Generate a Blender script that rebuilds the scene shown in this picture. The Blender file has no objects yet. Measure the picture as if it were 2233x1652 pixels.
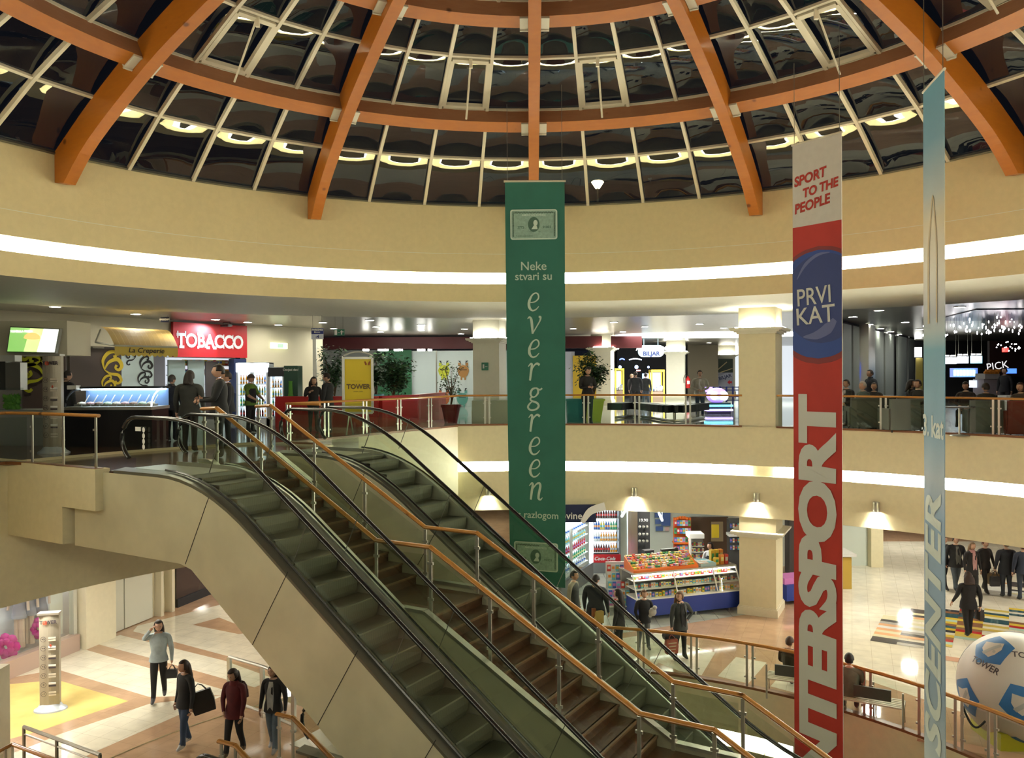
import bpy, bmesh, math, random
from mathutils import Vector, Matrix
from math import sin, cos, pi, radians as R, sqrt, atan2, floor as FL
random.seed(7)
SC = bpy.context.scene
COL = SC.collection
# ------------------------------------------------------------------ camera, world, exposure
EZ = 7.0            # eye height over the lower floor; gallery floor at GZ
GZ = 5.4
F = 1800.0; CX = 1116.5; CY = 826.0
PITCH, ROLL = -0.006306, 0.005277
_c, _s = cos(ROLL), sin(ROLL); _cp, _sp = cos(PITCH), sin(PITCH)
cam = bpy.data.cameras.new('camera'); camo = bpy.data.objects.new('camera', cam); COL.objects.link(camo)
cam.sensor_width = 36; cam.lens = F / 2233 * 36; cam.clip_end = 400; cam.clip_start = 0.05
_ex = Vector((_c, _s*_sp, -_s*_cp)); _up = Vector((_s, -_c*_sp, _c*_cp)); _fw = Vector((0, _cp, _sp))
m = Matrix((_ex, _up, -_fw)).transposed().to_4x4(); m.translation = (0, 0, EZ); camo.matrix_world = m
SC.camera = camo
SC.view_settings.view_transform = 'Standard'; SC.view_settings.look = 'None'; SC.view_settings.gamma = 1
SC.view_settings.exposure = 1.2
w = bpy.data.worlds.new('night'); SC.world = w; w.use_nodes = True
w.node_tree.nodes['Background'].inputs[0].default_value = (.012, .014, .022, 1)
w.node_tree.nodes['Background'].inputs[1].default_value = 0.22
SC.cycles.max_bounces = 7; SC.cycles.diffuse_bounces = 3; SC.cycles.glossy_bounces = 3
SC.cycles.transparent_max_bounces = 14; SC.cycles.transmission_bounces = 2
SC.cycles.sample_clamp_indirect = 4; SC.cycles.use_denoising = True; SC.cycles.caustics_reflective = False
SC.cycles.caustics_refractive = False; SC.cycles.blur_glossy = 1.0

# ------------------------------------------------------------------ geometry of the place
C0 = Vector((0.0344*10.69, 10.684)); RD = 10.8       # axis and radius of the drum
AZ = .5417
TV = Vector((cos(AZ), -sin(AZ))); NV = Vector((sin(AZ), cos(AZ)))   # down the stairs / across them
def st(t, s): return TV*t + NV*s
def ray(x, y):
    a = (x-CX)/F; b = -(y-CY)/F
    X = _c*a + _s*b; Z = -_s*a + _c*b
    return Vector((X, _cp - _sp*Z, _sp + _cp*Z))
def onz(x, y, z):
    r = ray(x, y); k = (z-EZ)/r.z; return Vector((r.x*k, r.y*k, z))
def atd(x, y, d):
    r = ray(x, y); k = d/r.y; return Vector((r.x*k, d, EZ+r.z*k))
def atx(x, d):       # ground-plan point at depth d seen at column x near the horizon
    r = ray(x, 814); return Vector((r.x*d/r.y, d))
def pol(r, th, c=C0): return Vector((c.x + r*sin(th), c.y + r*cos(th)))
def thof(x, r):      # bearing about the drum axis of the far circle point (radius r) seen at column x
    lo, hi = -pi*.55, pi*.55
    for _ in range(50):
        m_ = (lo+hi)/2; p = pol(r, m_)
        if p.x/max(p.y, .01) < (x-CX)/F: lo = m_
        else: hi = m_
    return (lo+hi)/2

# ------------------------------------------------------------------ materials
MT = {}
def mat(name, col, rough=.6, metal=0, emit=0, ecol=None, noise=0, nscale=8, bump=0, bscale=40, spec=.5, coat=0, col2=None):
    if name in MT: return MT[name]
    M = bpy.data.materials.new(name); M.use_nodes = True; nt = M.node_tree; b = nt.nodes['Principled BSDF']
    c4 = tuple(col)+(1,)
    b.inputs['Base Color'].default_value = c4; b.inputs['Roughness'].default_value = rough
    b.inputs['Metallic'].default_value = metal; b.inputs['Specular IOR Level'].default_value = spec
    b.inputs['Coat Weight'].default_value = coat
    if emit:
        b.inputs['Emission Color'].default_value = tuple(ecol or col)+(1,); b.inputs['Emission Strength'].default_value = emit
    if noise or bump or col2:
        tc = nt.nodes.new('ShaderNodeTexCoord'); nz = nt.nodes.new('ShaderNodeTexNoise')
        nt.links.new(tc.outputs['Object'], nz.inputs['Vector']); nz.inputs['Scale'].default_value = nscale; nz.inputs['Detail'].default_value = 4
        if noise or col2:
            mx = nt.nodes.new('ShaderNodeMix'); mx.data_type = 'RGBA'
            mx.inputs[6].default_value = c4
            mx.inputs[7].default_value = (tuple(col2)+(1,)) if col2 else tuple(min(1, v*(1-noise)) for v in col)+(1,)
            cr = nt.nodes.new('ShaderNodeMapRange'); cr.inputs[1].default_value = .35; cr.inputs[2].default_value = .65
            nt.links.new(nz.outputs['Fac'], cr.inputs[0]); nt.links.new(cr.outputs[0], mx.inputs[0])
            nt.links.new(mx.outputs[2], b.inputs['Base Color'])
        if bump:
            n2 = nt.nodes.new('ShaderNodeTexNoise'); n2.inputs['Scale'].default_value = bscale
            nt.links.new(tc.outputs['Object'], n2.inputs['Vector'])
            bp = nt.nodes.new('ShaderNodeBump'); bp.inputs['Strength'].default_value = bump; bp.inputs['Distance'].default_value = .02
            nt.links.new(n2.outputs['Fac'], bp.inputs['Height']); nt.links.new(bp.outputs[0], b.inputs['Normal'])
    MT[name] = M; return M
def glass(name, tint=(.9, .95, .92), refl=1.0, rough=.01, bump=0, alpha=0.0):
    if name in MT: return MT[name]
    M = bpy.data.materials.new(name); M.use_nodes = True; nt = M.node_tree; nt.nodes.clear()
    o = nt.nodes.new('ShaderNodeOutputMaterial'); tr = nt.nodes.new('ShaderNodeBsdfTransparent'); tr.inputs[0].default_value = tuple(tint)+(1,)
    gl = nt.nodes.new('ShaderNodeBsdfGlossy'); gl.inputs['Roughness'].default_value = rough
    gl.inputs[0].default_value = (.85, .9, .88, 1)
    lw = nt.nodes.new('ShaderNodeLayerWeight'); lw.inputs[0].default_value = .5
    pw = nt.nodes.new('ShaderNodeMath'); pw.operation = 'POWER'; pw.inputs[1].default_value = 5
    ma = nt.nodes.new('ShaderNodeMath'); ma.operation = 'MULTIPLY_ADD'; ma.inputs[1].default_value = .93; ma.inputs[2].default_value = .07
    mu = nt.nodes.new('ShaderNodeMath'); mu.operation = 'MULTIPLY'; mu.inputs[1].default_value = refl; mu.use_clamp = True
    mx = nt.nodes.new('ShaderNodeMixShader')
    nt.links.new(lw.outputs['Facing'], pw.inputs[0]); nt.links.new(pw.outputs[0], ma.inputs[0]); nt.links.new(ma.outputs[0], mu.inputs[0]); nt.links.new(mu.outputs[0], mx.inputs[0])
    nt.links.new(tr.outputs[0], mx.inputs[1]); nt.links.new(gl.outputs[0], mx.inputs[2]); nt.links.new(mx.outputs[0], o.inputs[0])
    if bump:
        tc = nt.nodes.new('ShaderNodeTexCoord'); nz = nt.nodes.new('ShaderNodeTexNoise'); nz.inputs['Scale'].default_value = .9; nz.inputs['Detail'].default_value = 1
        bp = nt.nodes.new('ShaderNodeBump'); bp.inputs['Strength'].default_value = bump; bp.inputs['Distance'].default_value = .1
        nt.links.new(tc.outputs['Object'], nz.inputs['Vector']); nt.links.new(nz.outputs['Fac'], bp.inputs['Height'])
        nt.links.new(bp.outputs[0], gl.inputs['Normal'])
    MT[name] = M; return M
def wood(name, c1, c2, rough=.35, sc=3):
    if name in MT: return MT[name]
    M = mat(name, c1, rough); nt = M.node_tree; b = nt.nodes['Principled BSDF']
    tc = nt.nodes.new('ShaderNodeTexCoord'); mp = nt.nodes.new('ShaderNodeMapping'); mp.inputs['Scale'].default_value = (sc, sc, sc*5)
    nz = nt.nodes.new('ShaderNodeTexNoise'); nz.inputs['Scale'].default_value = 1.5; nz.inputs['Detail'].default_value = 6; nz.inputs['Distortion'].default_value = .6
    vo = nt.nodes.new('ShaderNodeTexVoronoi'); vo.inputs['Scale'].default_value = 1.6
    mx = nt.nodes.new('ShaderNodeMix'); mx.data_type = 'RGBA'; mx.inputs[6].default_value = tuple(c1)+(1,); mx.inputs[7].default_value = tuple(c2)+(1,)
    m2 = nt.nodes.new('ShaderNodeMix'); m2.data_type = 'RGBA'; m2.inputs[6].default_value = (c2[0]*.35, c2[1]*.3, c2[2]*.3, 1)
    mr = nt.nodes.new('ShaderNodeMapRange'); mr.inputs[1].default_value = .05; mr.inputs[2].default_value = .11
    L = nt.links.new
    L(tc.outputs['Object'], mp.inputs[0]); L(mp.outputs[0], nz.inputs['Vector']); L(tc.outputs['Object'], vo.inputs['Vector'])
    L(nz.outputs['Fac'], mx.inputs[0]); L(vo.outputs['Distance'], mr.inputs[0]); L(mr.outputs[0], m2.inputs[0]); L(mx.outputs[2], m2.inputs[7]); L(m2.outputs[2], b.inputs['Base Color'])
    return M
def tiles(name, c1, c2, mortar, size=.6, rough=.08, ang=0.0, spec=.6):
    if name in MT: return MT[name]
    M = mat(name, c1, rough, spec=spec); nt = M.node_tree; b = nt.nodes['Principled BSDF']; L = nt.links.new
    tc = nt.nodes.new('ShaderNodeTexCoord'); mp = nt.nodes.new('ShaderNodeMapping'); mp.inputs['Rotation'].default_value = (0, 0, ang)
    br = nt.nodes.new('ShaderNodeTexBrick'); br.offset = 0; br.inputs['Scale'].default_value = 1/size
    br.inputs['Brick Width'].default_value = 1; br.inputs['Row Height'].default_value = 1; br.inputs['Mortar Size'].default_value = .008
    br.inputs['Color1'].default_value = tuple(c1)+(1,); br.inputs['Color2'].default_value = tuple(c2)+(1,); br.inputs['Mortar'].default_value = tuple(mortar)+(1,)
    nz = nt.nodes.new('ShaderNodeTexNoise'); nz.inputs['Scale'].default_value = 3; nz.inputs['Detail'].default_value = 5
    mx = nt.nodes.new('ShaderNodeMix'); mx.data_type = 'RGBA'; mx.blend_type = 'MULTIPLY'; mx.inputs[0].default_value = .35
    L(tc.outputs['Object'], mp.inputs[0]); L(mp.outputs[0], br.inputs['Vector']); L(tc.outputs['Object'], nz.inputs['Vector'])
    L(br.outputs['Color'], mx.inputs[6]); L(nz.outputs['Fac'], mx.inputs[7]); L(mx.outputs[2], b.inputs['Base Color'])
    return M
def emis(name, col, s): return mat(name, (.8, .8, .8), .5, emit=s, ecol=col)

M_WALLD = mat('drum_plaster', (.68, .565, .30), .75, noise=.05, bump=.15, bscale=120)
M_WALL = mat('cream_plaster', (.72, .65, .42), .75, noise=.05, bump=.15, bscale=120)  # paler than the drum: the different light there put into the colour
M_WALL2 = mat('pale_plaster', (.74, .68, .50), .7, noise=.04)
M_SOFF = mat('grey_soffit', (.70, .69, .56), .6, noise=.04)
M_WHITE = mat('white_paint', (.8, .8, .76), .5)
M_COLW = mat('column_paint', (.78, .75, .60), .55, noise=.03)
M_STRIP = emis('cove_light', (1, .98, .80), 14.0)
M_TUBE = emis('cool_light', (.85, .92, 1), 14)
M_DL = emis('downlight_glow', (1, .98, .84), 75)
M_TIMB = wood('larch_timber', (.43, .140, .010), (.33, .095, .006), .42, 2.2)
M_TIMD = wood('dark_timber', (.32, .15, .07), (.24, .10, .045), .5, 2.2)
M_RAIL = wood('rail_wood', (.50, .235, .055), (.38, .16, .035), .22, 6)
M_CURB = wood('curb_wood', (.22, .09, .035), (.16, .06, .02), .35, 4)
M_FRAME = mat('cream_frame', (.66, .60, .44), .45)
M_STEEL = mat('brushed_steel', (.52, .51, .45), .32, .85, bump=.1, bscale=300)
M_STEELD = mat('dark_steel', (.22, .22, .19), .35, .8)
M_BRKT = mat('bracket_steel', (.62, .60, .48), .5, .3)
M_CLAD = mat('escalator_cladding', (.74, .70, .52), .34, .3, noise=.14, nscale=1.2, spec=.6)
M_BLACK = mat('black_rubber', (.012, .012, .012), .22, spec=.6)
M_BLK = mat('matt_black', (.015, .015, .017), .6)
M_STEP = mat('grooved_step_metal', (.26, .26, .20), .4, .6)
M_GRAN = mat('brown_granite', (.11, .045, .018), .3, noise=.3, nscale=30)
M_GRAND = mat('granite_edge', (.21, .115, .055), .35)
M_GL = glass('clear_glass', (.74, .80, .71), .9)
M_GLW = glass('window_glass', (.95, .97, .95), .8)
M_GLR = glass('railing_glass', (.80, .85, .80), .8)
M_GLD = glass('dome_glass', (.5, .55, .55), 1.7, .01, bump=.03)
M_CEIL = None

# ------------------------------------------------------------------ mesh helpers
class MB:
    def __init__(s): s.v = []; s.f = []; s.m = []; s.mi = 0
    def q(s, *ps, mi=None):
        n = len(s.v); s.v += [tuple(p) for p in ps]; s.f.append(tuple(range(n, n+len(ps)))); s.m.append(s.mi if mi is None else mi); return s
    def add(s, vs, fs, mi=None):
        n = len(s.v); s.v += [tuple(p) for p in vs]
        for f in fs: s.f.append(tuple(n+i for i in f)); s.m.append(s.mi if mi is None else mi)
        return s
    def box(s, c, d, rz=0, mi=None, top=1.0):
        x, y, z = d[0]/2, d[1]/2, d[2]/2; cr, sr = cos(rz), sin(rz); vs = []
        for dz in (-z, z):
            k = top if dz > 0 else 1
            for dx, dy in ((-x, -y), (x, -y), (x, y), (-x, y)):
                dx *= k; dy *= k
                vs.append((c[0]+dx*cr-dy*sr, c[1]+dx*sr+dy*cr, c[2]+dz))
        return s.add(vs, [(3, 2, 1, 0), (4, 5, 6, 7), (0, 1, 5, 4), (1, 2, 6, 5), (2, 3, 7, 6), (3, 0, 4, 7)], mi)
    def bar(s, a, b, w, h, up=(0, 0, 1), mi=None):     # box from a to b; w across, h along up
        a = Vector(a); b = Vector(b); d = (b-a).normalized(); u = Vector(up); x = d.cross(u).normalized(); u = x.cross(d)
        vs = []
        for p in (a, b):
            for i, j in ((-1, -1), (1, -1), (1, 1), (-1, 1)): vs.append(p + x*i*w/2 + u*j*h/2)
        return s.add(vs, [(0, 1, 2, 3), (7, 6, 5, 4), (0, 4, 5, 1), (1, 5, 6, 2), (2, 6, 7, 3), (3, 7, 4, 0)], mi)
    def tube(s, pts, r, n=8, mi=None, cap=True, flat=1.0, closed=False):
        pts = [Vector(p) for p in pts]; N = len(pts); base = len(s.v); rr = r if hasattr(r, '__len__') else [r]*N; up = None
        for i, p in enumerate(pts):
            if closed: d = pts[(i+1) % N]-pts[i-1]
            else: d = pts[min(i+1, N-1)]-pts[max(i-1, 0)]
            d.normalize()
            u = Vector((0, 0, 1)) if abs(d.z) < .95 else Vector((0, 1, 0))
            if up is not None and abs(d.z) >= .95: u = up
            x = d.cross(u).normalized(); u = x.cross(d); up = u
            for k in range(n):
                a = 2*pi*k/n; s.v.append(tuple(p + x*cos(a)*rr[i] + u*sin(a)*rr[i]*flat))
        m_ = s.mi if mi is None else mi
        for i in range(N if closed else N-1):
            for k in range(n):
                a = base+i*n+k; b_ = base+i*n+(k+1) % n; j = ((i+1) % N)
                c = base+j*n+(k+1) % n; d_ = base+j*n+k; s.f.append((a, b_, c, d_)); s.m.append(m_)
        if cap and not closed:
            s.f.append(tuple(base+k for k in range(n))[::-1]); s.m.append(m_)
            s.f.append(tuple(base+(N-1)*n+k for k in range(n))); s.m.append(m_)
        return s
    def prism(s, poly, z0, z1, mi=None):               # ground-plan polygon pushed up
        n = len(poly); vs = [(p[0], p[1], z0) for p in poly]+[(p[0], p[1], z1) for p in poly]
        return s.add(vs, [tuple(range(n))[::-1], tuple(range(n, 2*n))]+[(i, (i+1) % n, n+(i+1) % n, n+i) for i in range(n)], mi)
    def vprism(s, poly, t_of, d, mi=None):              # polygon (a,z) in a vertical plane, pushed by vector d; t_of(a,z)->point
        n = len(poly); d = Vector(d); A = [Vector(t_of(*p)) for p in poly]; B = [p+d for p in A]
        return s.add(A+B, [tuple(range(n)), tuple(range(n, 2*n))[::-1]]+[((i+1) % n, i, n+i, n+(i+1) % n) for i in range(n)], mi)
    def lathe(s, prof, c, n=16, mi=None):
        base = len(s.v); m_ = s.mi if mi is None else mi
        for r, z in prof:
            for k in range(n): a = 2*pi*k/n; s.v.append((c[0]+r*cos(a), c[1]+r*sin(a), c[2]+z))
        for i in range(len(prof)-1):
            for k in range(n):
                s.f.append((base+i*n+k, base+i*n+(k+1) % n, base+(i+1)*n+(k+1) % n, base+(i+1)*n+k)); s.m.append(m_)
        s.f.append(tuple(base+k for k in range(n))[::-1]); s.m.append(m_)
        s.f.append(tuple(base+(len(prof)-1)*n+k for k in range(n))); s.m.append(m_)
        return s
    def ball(s, c, r, n=12, mi=None):
        r = r if hasattr(r, '__len__') else (r, r, r); base = len(s.v); m_ = s.mi if mi is None else mi; H = n//2
        s.v.append((c[0], c[1], c[2]-r[2]))
        for i in range(1, H):
            p = -pi/2+pi*i/H
            for k in range(n): a = 2*pi*k/n; s.v.append((c[0]+r[0]*cos(p)*cos(a), c[1]+r[1]*cos(p)*sin(a), c[2]+r[2]*sin(p)))
        s.v.append((c[0], c[1], c[2]+r[2])); e = len(s.v)-1
        for k in range(n):
            s.f.append((base, base+1+(k+1) % n, base+1+k)); s.m.append(m_)
            s.f.append((e, e-n+k, e-n+(k+1) % n)); s.m.append(m_)
            for i in range(H-2):
                a = base+1+i*n+k; b_ = base+1+i*n+(k+1) % n; s.f.append((a, b_, b_+n, a+n)); s.m.append(m_)
        return s
    def arcwall(s, r, th0, th1, z0, z1, n=48, c=C0, mi=None, r2=None):
        r2 = r if r2 is None else r2
        for i in range(n):
            a = th0+(th1-th0)*i/n; b = th0+(th1-th0)*(i+1)/n; p, q_ = pol(r, a, c), pol(r, b, c); p2, q2 = pol(r2, a, c), pol(r2, b, c)
            s.q((p.x, p.y, z0), (q_.x, q_.y, z0), (q2.x, q2.y, z1), (p2.x, p2.y, z1), mi=mi)
        return s
    def arcbox(s, r0, r1, th0, th1, z0, z1, n=24, c=C0, mi=None):
        s.arcwall(r0, th0, th1, z0, z1, n, c, mi); s.arcwall(r1, th0, th1, z0, z1, n, c, mi)
        s.arcwall(r0, th0, th1, z0, z0, n, c, mi, r2=r1); s.arcwall(r0, th0, th1, z1, z1, n, c, mi, r2=r1)
        for th in (th0, th1):
            p, q_ = pol(r0, th, c), pol(r1, th, c); s.q((p.x, p.y, z0), (q_.x, q_.y, z0), (q_.x, q_.y, z1), (p.x, p.y, z1), mi=mi)
        return s
    def data(s, name, mats, smooth=False):
        me = bpy.data.meshes.new(name); me.from_pydata(s.v, [], s.f)
        mats = mats if isinstance(mats, (list, tuple)) else [mats]
        for x in mats: me.materials.append(x)
        for p, i in zip(me.polygons, s.m): p.material_index = min(i, len(mats)-1)
        b = bmesh.new(); b.from_mesh(me); bmesh.ops.remove_doubles(b, verts=b.verts, dist=1e-5)
        bmesh.ops.recalc_face_normals(b, faces=b.faces)
        b.to_mesh(me); b.free()
        if smooth:
            for p in me.polygons: p.use_smooth = True
            try: me.set_sharp_from_angle(angle=R(40))
            except Exception: pass
        me.update(); return me
    def build(s, name, mats, parent=None, smooth=False):
        o = bpy.data.objects.new(name, s.data(name, mats, smooth)); COL.objects.link(o)
        if parent:
            o.parent = parent; o.matrix_parent_inverse = PINV(parent)
        return o
def WM(o): return (WM(o.parent) if o.parent else Matrix.Identity(4)) @ o.matrix_parent_inverse @ o.matrix_basis
def PINV(p): return WM(p).inverted()
def tag(o, label=None, cat=None, group=None, kind=None):
    if label: o['label'] = label
    if cat: o['category'] = cat
    if group: o['group'] = group
    if kind: o['kind'] = kind
    return o
def struct(o): o['kind'] = 'structure'; return o
def thing(name, label, cat, loc=(0, 0, 0), rz=0, group=None):
    o = bpy.data.objects.new(name, None); COL.objects.link(o); o.location = loc; o.rotation_euler = (0, 0, rz); o.empty_display_size = .2
    return tag(o, label, cat, group)
# parts built in world coordinates keep place through the parent inverse; parts built with local=True sit in the thing's own frame
def loc(mb, name, mats, parent, smooth=False):
    o = bpy.data.objects.new(name, mb.data(name, mats, smooth)); COL.objects.link(o); o.parent = parent; return o
def dup(root, location, rz, label=None, group=None, scale=None):
    r = root.copy(); COL.objects.link(r); r.location = location; r.rotation_euler = (0, 0, rz)
    if scale: r.scale = (scale,)*3
    if label: r['label'] = label
    if group: r['group'] = group
    for ch in list(root.children):
        c = ch.copy(); COL.objects.link(c); c.parent = r
        for g in list(ch.children):
            d = g.copy(); COL.objects.link(d); d.parent = c
    return r
_O1 = ['', 'first', 'second', 'third', 'fourth', 'fifth', 'sixth', 'seventh', 'eighth', 'ninth', 'tenth', 'eleventh', 'twelfth', 'thirteenth', 'fourteenth', 'fifteenth', 'sixteenth', 'seventeenth', 'eighteenth', 'nineteenth']
def nth(n):
    if n < 20: return _O1[n]
    t = ['twent', 'thirt', 'fort', 'fift', 'sixt', 'sevent', 'eight', 'ninet'][n//10-2]
    return t+'ieth' if n % 10 == 0 else t+'y-'+_O1[n % 10]
def text(name, body, size, M, parent, origin, xdir, ydir, bold=0.0, shear=0.0, sx=1.0, align='CENTER', spacing=1.0, lines=1.0, thick=.004, local=False):
    cu = bpy.data.curves.new(name, 'FONT'); cu.body = body; cu.size = size; cu.offset = bold; cu.shear = shear; cu.align_x = align; cu.align_y = 'CENTER'
    cu.space_character = spacing; cu.space_line = lines; cu.extrude = thick/2; cu.resolution_u = 3
    o = bpy.data.objects.new(name, cu); COL.objects.link(o)
    bpy.context.view_layer.update()
    me = bpy.data.meshes.new_from_object(o.evaluated_get(bpy.context.evaluated_depsgraph_get()))
    bpy.data.objects.remove(o); bpy.data.curves.remove(cu)
    x = Vector(xdir).normalized(); y = Vector(ydir).normalized(); z = x.cross(y)
    Mx = Matrix((x*sx, y, z)).transposed().to_4x4(); Mx.translation = Vector(origin)+z*.003
    me.transform(Mx); me.materials.clear(); me.materials.append(M)
    o = bpy.data.objects.new(name, me); COL.objects.link(o)
    if parent:
        o.parent = parent
        if not local: o.matrix_parent_inverse = PINV(parent)
    return o
# ================================================================== THE SETTING
M_FG = tiles('gallery_tiles', (.72, .72, .68), (.66, .66, .63), (.3, .3, .3), .6, .06)
M_FGB = tiles('landing_granite', (.20, .12, .08), (.16, .09, .06), (.08, .05, .04), .6, .12)
M_FB = tiles('brown_floor_tiles', (.62, .40, .25), (.55, .35, .22), (.42, .28, .18), .45, .07, ang=.39)
M_FC = tiles('cream_floor_tiles', (.93, .87, .70), (.88, .82, .66), (.6, .52, .38), .45, .06, ang=.39)
M_FY = mat('yellow_floor', (.80, .60, .20), .12, noise=.2, nscale=1.5)
M_MCEIL = mat('metal_ceiling', (.33, .31, .25), .28, .55, noise=.12, nscale=6)
M_LCEIL = mat('lower_ceiling', (.75, .72, .62), .6)
TE = -14.2                                        # the straight edge of the gallery beside the escalators
RG, RL = 14.6, 10.45
def th_of(p): return atan2(p.x-C0.x, p.y-C0.y)
P_LE = st(TE, 20.35); TH_R0 = th_of(P_LE)
# gallery floor: rings of quads outside the opening
g = MB(); Zg = GZ
def inner(th):
    if th > TH_R0-1e-6 and th < R(118): return pol(RG, th)
    if th < R(-32) or th >= R(118): return pol(RL, th)
    d = Vector((sin(th), cos(th))); # ray against the line t = TE
    k = (TE-C0.dot(TV))/d.dot(TV); return C0+d*max(k, RL)
ths = [R(-62+3*i) for i in range(0, 120)]
ths = sorted(set([round(x, 5) for x in ths if x < R(298)]+[round(TH_R0, 5)]))
for a, b in zip(ths, ths[1:]+[ths[0]+2*pi]):
    p, q_ = inner(a), inner(b if b < 2*pi+ths[0]-.001 else ths[0]); P_, Q = pol(55, a), pol(55, b)
    g.q((p.x, p.y, Zg), (q_.x, q_.y, Zg), (Q.x, Q.y, Zg), (P_.x, P_.y, Zg))
struct(g.build('floor_gallery', M_FG))
# landing in front of the escalators
LP = [st(-20, 8.25), st(-12.95, 8.25), st(-12.95, 8.35), st(-12.55, 8.35), st(-12.0, 9.7), st(-12.0, 11.2), st(-13.0, 11.6), st(-13.0, 13.45), st(TE, 13.5), st(TE, 16), st(-20, 19)]
g = MB(); g.prism([tuple(p) for p in LP], GZ-.3, GZ+.006); struct(g.build('floor_landing', M_FGB))
# gallery fascias
w_ = MB()
TH_L = [R(-115), R(-36)]
w_.arcwall(RL, TH_L[0], TH_L[1], 2.83, GZ+.06, 40)
struct(w_.build('wall_left_fascia', M_WALL))
w_ = MB()
def blk(t0, t1, s0, s1, z0, z1, mb): mb.prism([tuple(st(t0, s0)), tuple(st(t1, s0)), tuple(st(t1, s1)), tuple(st(t0, s1))], z0, z1)
blk(-17, -13.85, 8.1, 8.36, 4.13, GZ+.06, w_); blk(-14.2, -12.9, 8.1, 8.36, 4.77, GZ+.06, w_)
struct(w_.build('wall_landing_block', M_WALL))
w_ = MB(); w_.prism([tuple(st(TE, 13.5)), tuple(st(TE, 20.42)), tuple(st(TE-.3, 20.42)), tuple(st(TE-.3, 13.5))], 2.83, GZ+.04)
w_.prism([tuple(st(TE+.02, 13.45)), tuple(st(TE+.02, 13.7)), tuple(st(-12.9, 13.7)), tuple(st(-12.9, 13.45))], 2.83, GZ+.04)
struct(w_.build('wall_return_fascia', M_WALL2))
TH_R1 = R(112)
w_ = MB()
w_.arcwall(RG, TH_R0, TH_R1, 2.83, 4.02, 60); w_.arcwall(RG, TH_R0, TH_R1, 4.32, GZ+.04, 60)
w_.arcwall(RG, TH_R0, TH_R1, 4.02, 4.02, 60, r2=RG+.16); w_.arcwall(RG, TH_R0, TH_R1, 4.32, 4.32, 60, r2=RG+.16)
ga, gb = thof(1628, RG), thof(1694, RG)
w_.arcwall(RG+.13, ga, gb, 4.02, 4.32, 4)
struct(w_.build('wall_gallery_fascia', M_WALL))
def light_arc(name, r, th0, th1, z0, z1, label, n=40, M=M_STRIP):
    b = MB(); b.arcwall(r, th0, th1, z0, z1, n); b.arcwall(r+.05, th0, th1, z0, z1, n)
    b.arcwall(r, th0, th1, z0, z0, n, r2=r+.05); b.arcwall(r, th0, th1, z1, z1, n, r2=r+.05)
    return tag(b.build(name, M), label, 'light')
M_STRIP2 = emis('cove_light_lower', (1, .99, .84), 24.0)
light_arc('cove_lamp', RG+.08, TH_R0, ga, 4.03, 4.31, 'bright cove lamp strip along the gallery fascia, left of the gap by the column', M=M_STRIP2)
light_arc('cove_lamp', RG+.08, gb, TH_R1, 4.03, 4.31, 'bright cove lamp strip along the gallery fascia, right of the gap by the column', M=M_STRIP2)
# soffit over the gallery edge, metal ceiling beyond, ceiling of the lower floor
w_ = MB(); w_.arcwall(RD, -pi, pi, 8.87, 8.87, 96, r2=17.0); w_.arcwall(17, -pi, pi, 8.87, 8.93, 96)
struct(w_.build('ceiling_soffit', M_SOFF))
w_ = MB(); w_.arcwall(17, -pi, pi, 8.93, 8.93, 96, r2=60); struct(w_.build('ceiling_gallery', M_MCEIL))
w_ = MB(); w_.arcwall(RL, R(-115), TH_R0, 2.83, 2.83, 40, r2=60); w_.arcwall(RG, TH_R0, TH_R1, 2.83, 2.83, 60, r2=60)
struct(w_.build('ceiling_lower', M_LCEIL))
# drum with its cove
w_ = MB(); w_.arcwall(RD, -pi, pi, 8.87, 9.33, 120); w_.arcwall(RD, -pi, pi, 9.62, 11.40, 120)
w_.arcwall(RD, -pi, pi, 9.33, 9.33, 120, r2=RD+.2); w_.arcwall(RD, -pi, pi, 9.62, 9.62, 120, r2=RD+.2)
w_.arcwall(RD, -pi, pi, 11.40, 11.40, 120, r2=RD+.35)
struct(w_.build('wall_drum', M_WALLD))
w_ = MB(); w_.arcwall(RD-.004, -pi, pi, 10.10, 10.112, 120); struct(w_.build('trim_drum_joint', M_SOFF))
light_arc('ring_lamp', RD+.1, -pi, pi, 9.34, 9.61, 'continuous white ring of cove light around the drum under the dome', 120)
# lower floor with its round opening
OPR = 8.9
g = MB(); g.arcwall(OPR, -pi, pi, 0, 0, 96, r2=60, mi=0)
g.prism([tuple(st(-14.6, 7.3)), tuple(st(-11.0, 7.3)), tuple(st(-11.0, 12.6)), tuple(st(-14.3, 12.6))], -.3, .002, mi=0)
g.prism([tuple(st(-1.3, 7.6)), tuple(st(5, 7.6)), tuple(st(5, 14)), tuple(st(-1.3, 14))], -.3, .002, mi=0)
FLOOR = g
_iz = [0]
def inlay(pts, mi, z=.004):
    _iz[0] += .0002; z = .0005+_iz[0]+(z-.004)*.5
    FLOOR.q(*[tuple(onz(x, y, 0).xy)+(z,) for x, y in pts], mi=mi)
# cream bands, yellow triangle (left), traced on the floor plane
inlay([(-60, 1465), (166, 1410), (487, 1503), (490, 1515), (326, 1519), (125, 1459), (-60, 1492)], 1)
inlay([(205, 1402), (262, 1384), (490, 1440), (600, 1480), (555, 1498), (320, 1432)], 1)
inlay([(300, 1364), (480, 1318), (560, 1395), (620, 1440), (640, 1465), (560, 1447), (395, 1403), (290, 1376)], 1)
inlay([(420, 1362), (478, 1346), (560, 1378), (520, 1382)], 0, .006)
inlay([(-30, 1496), (125, 1482), (280, 1528), (90, 1592), (-30, 1625)], 2, .006)
inlay([(94, 1616), (122, 1603), (326, 1534), (489, 1515), (204, 1640), (90, 1700), (-20, 1660)], 1)
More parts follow.
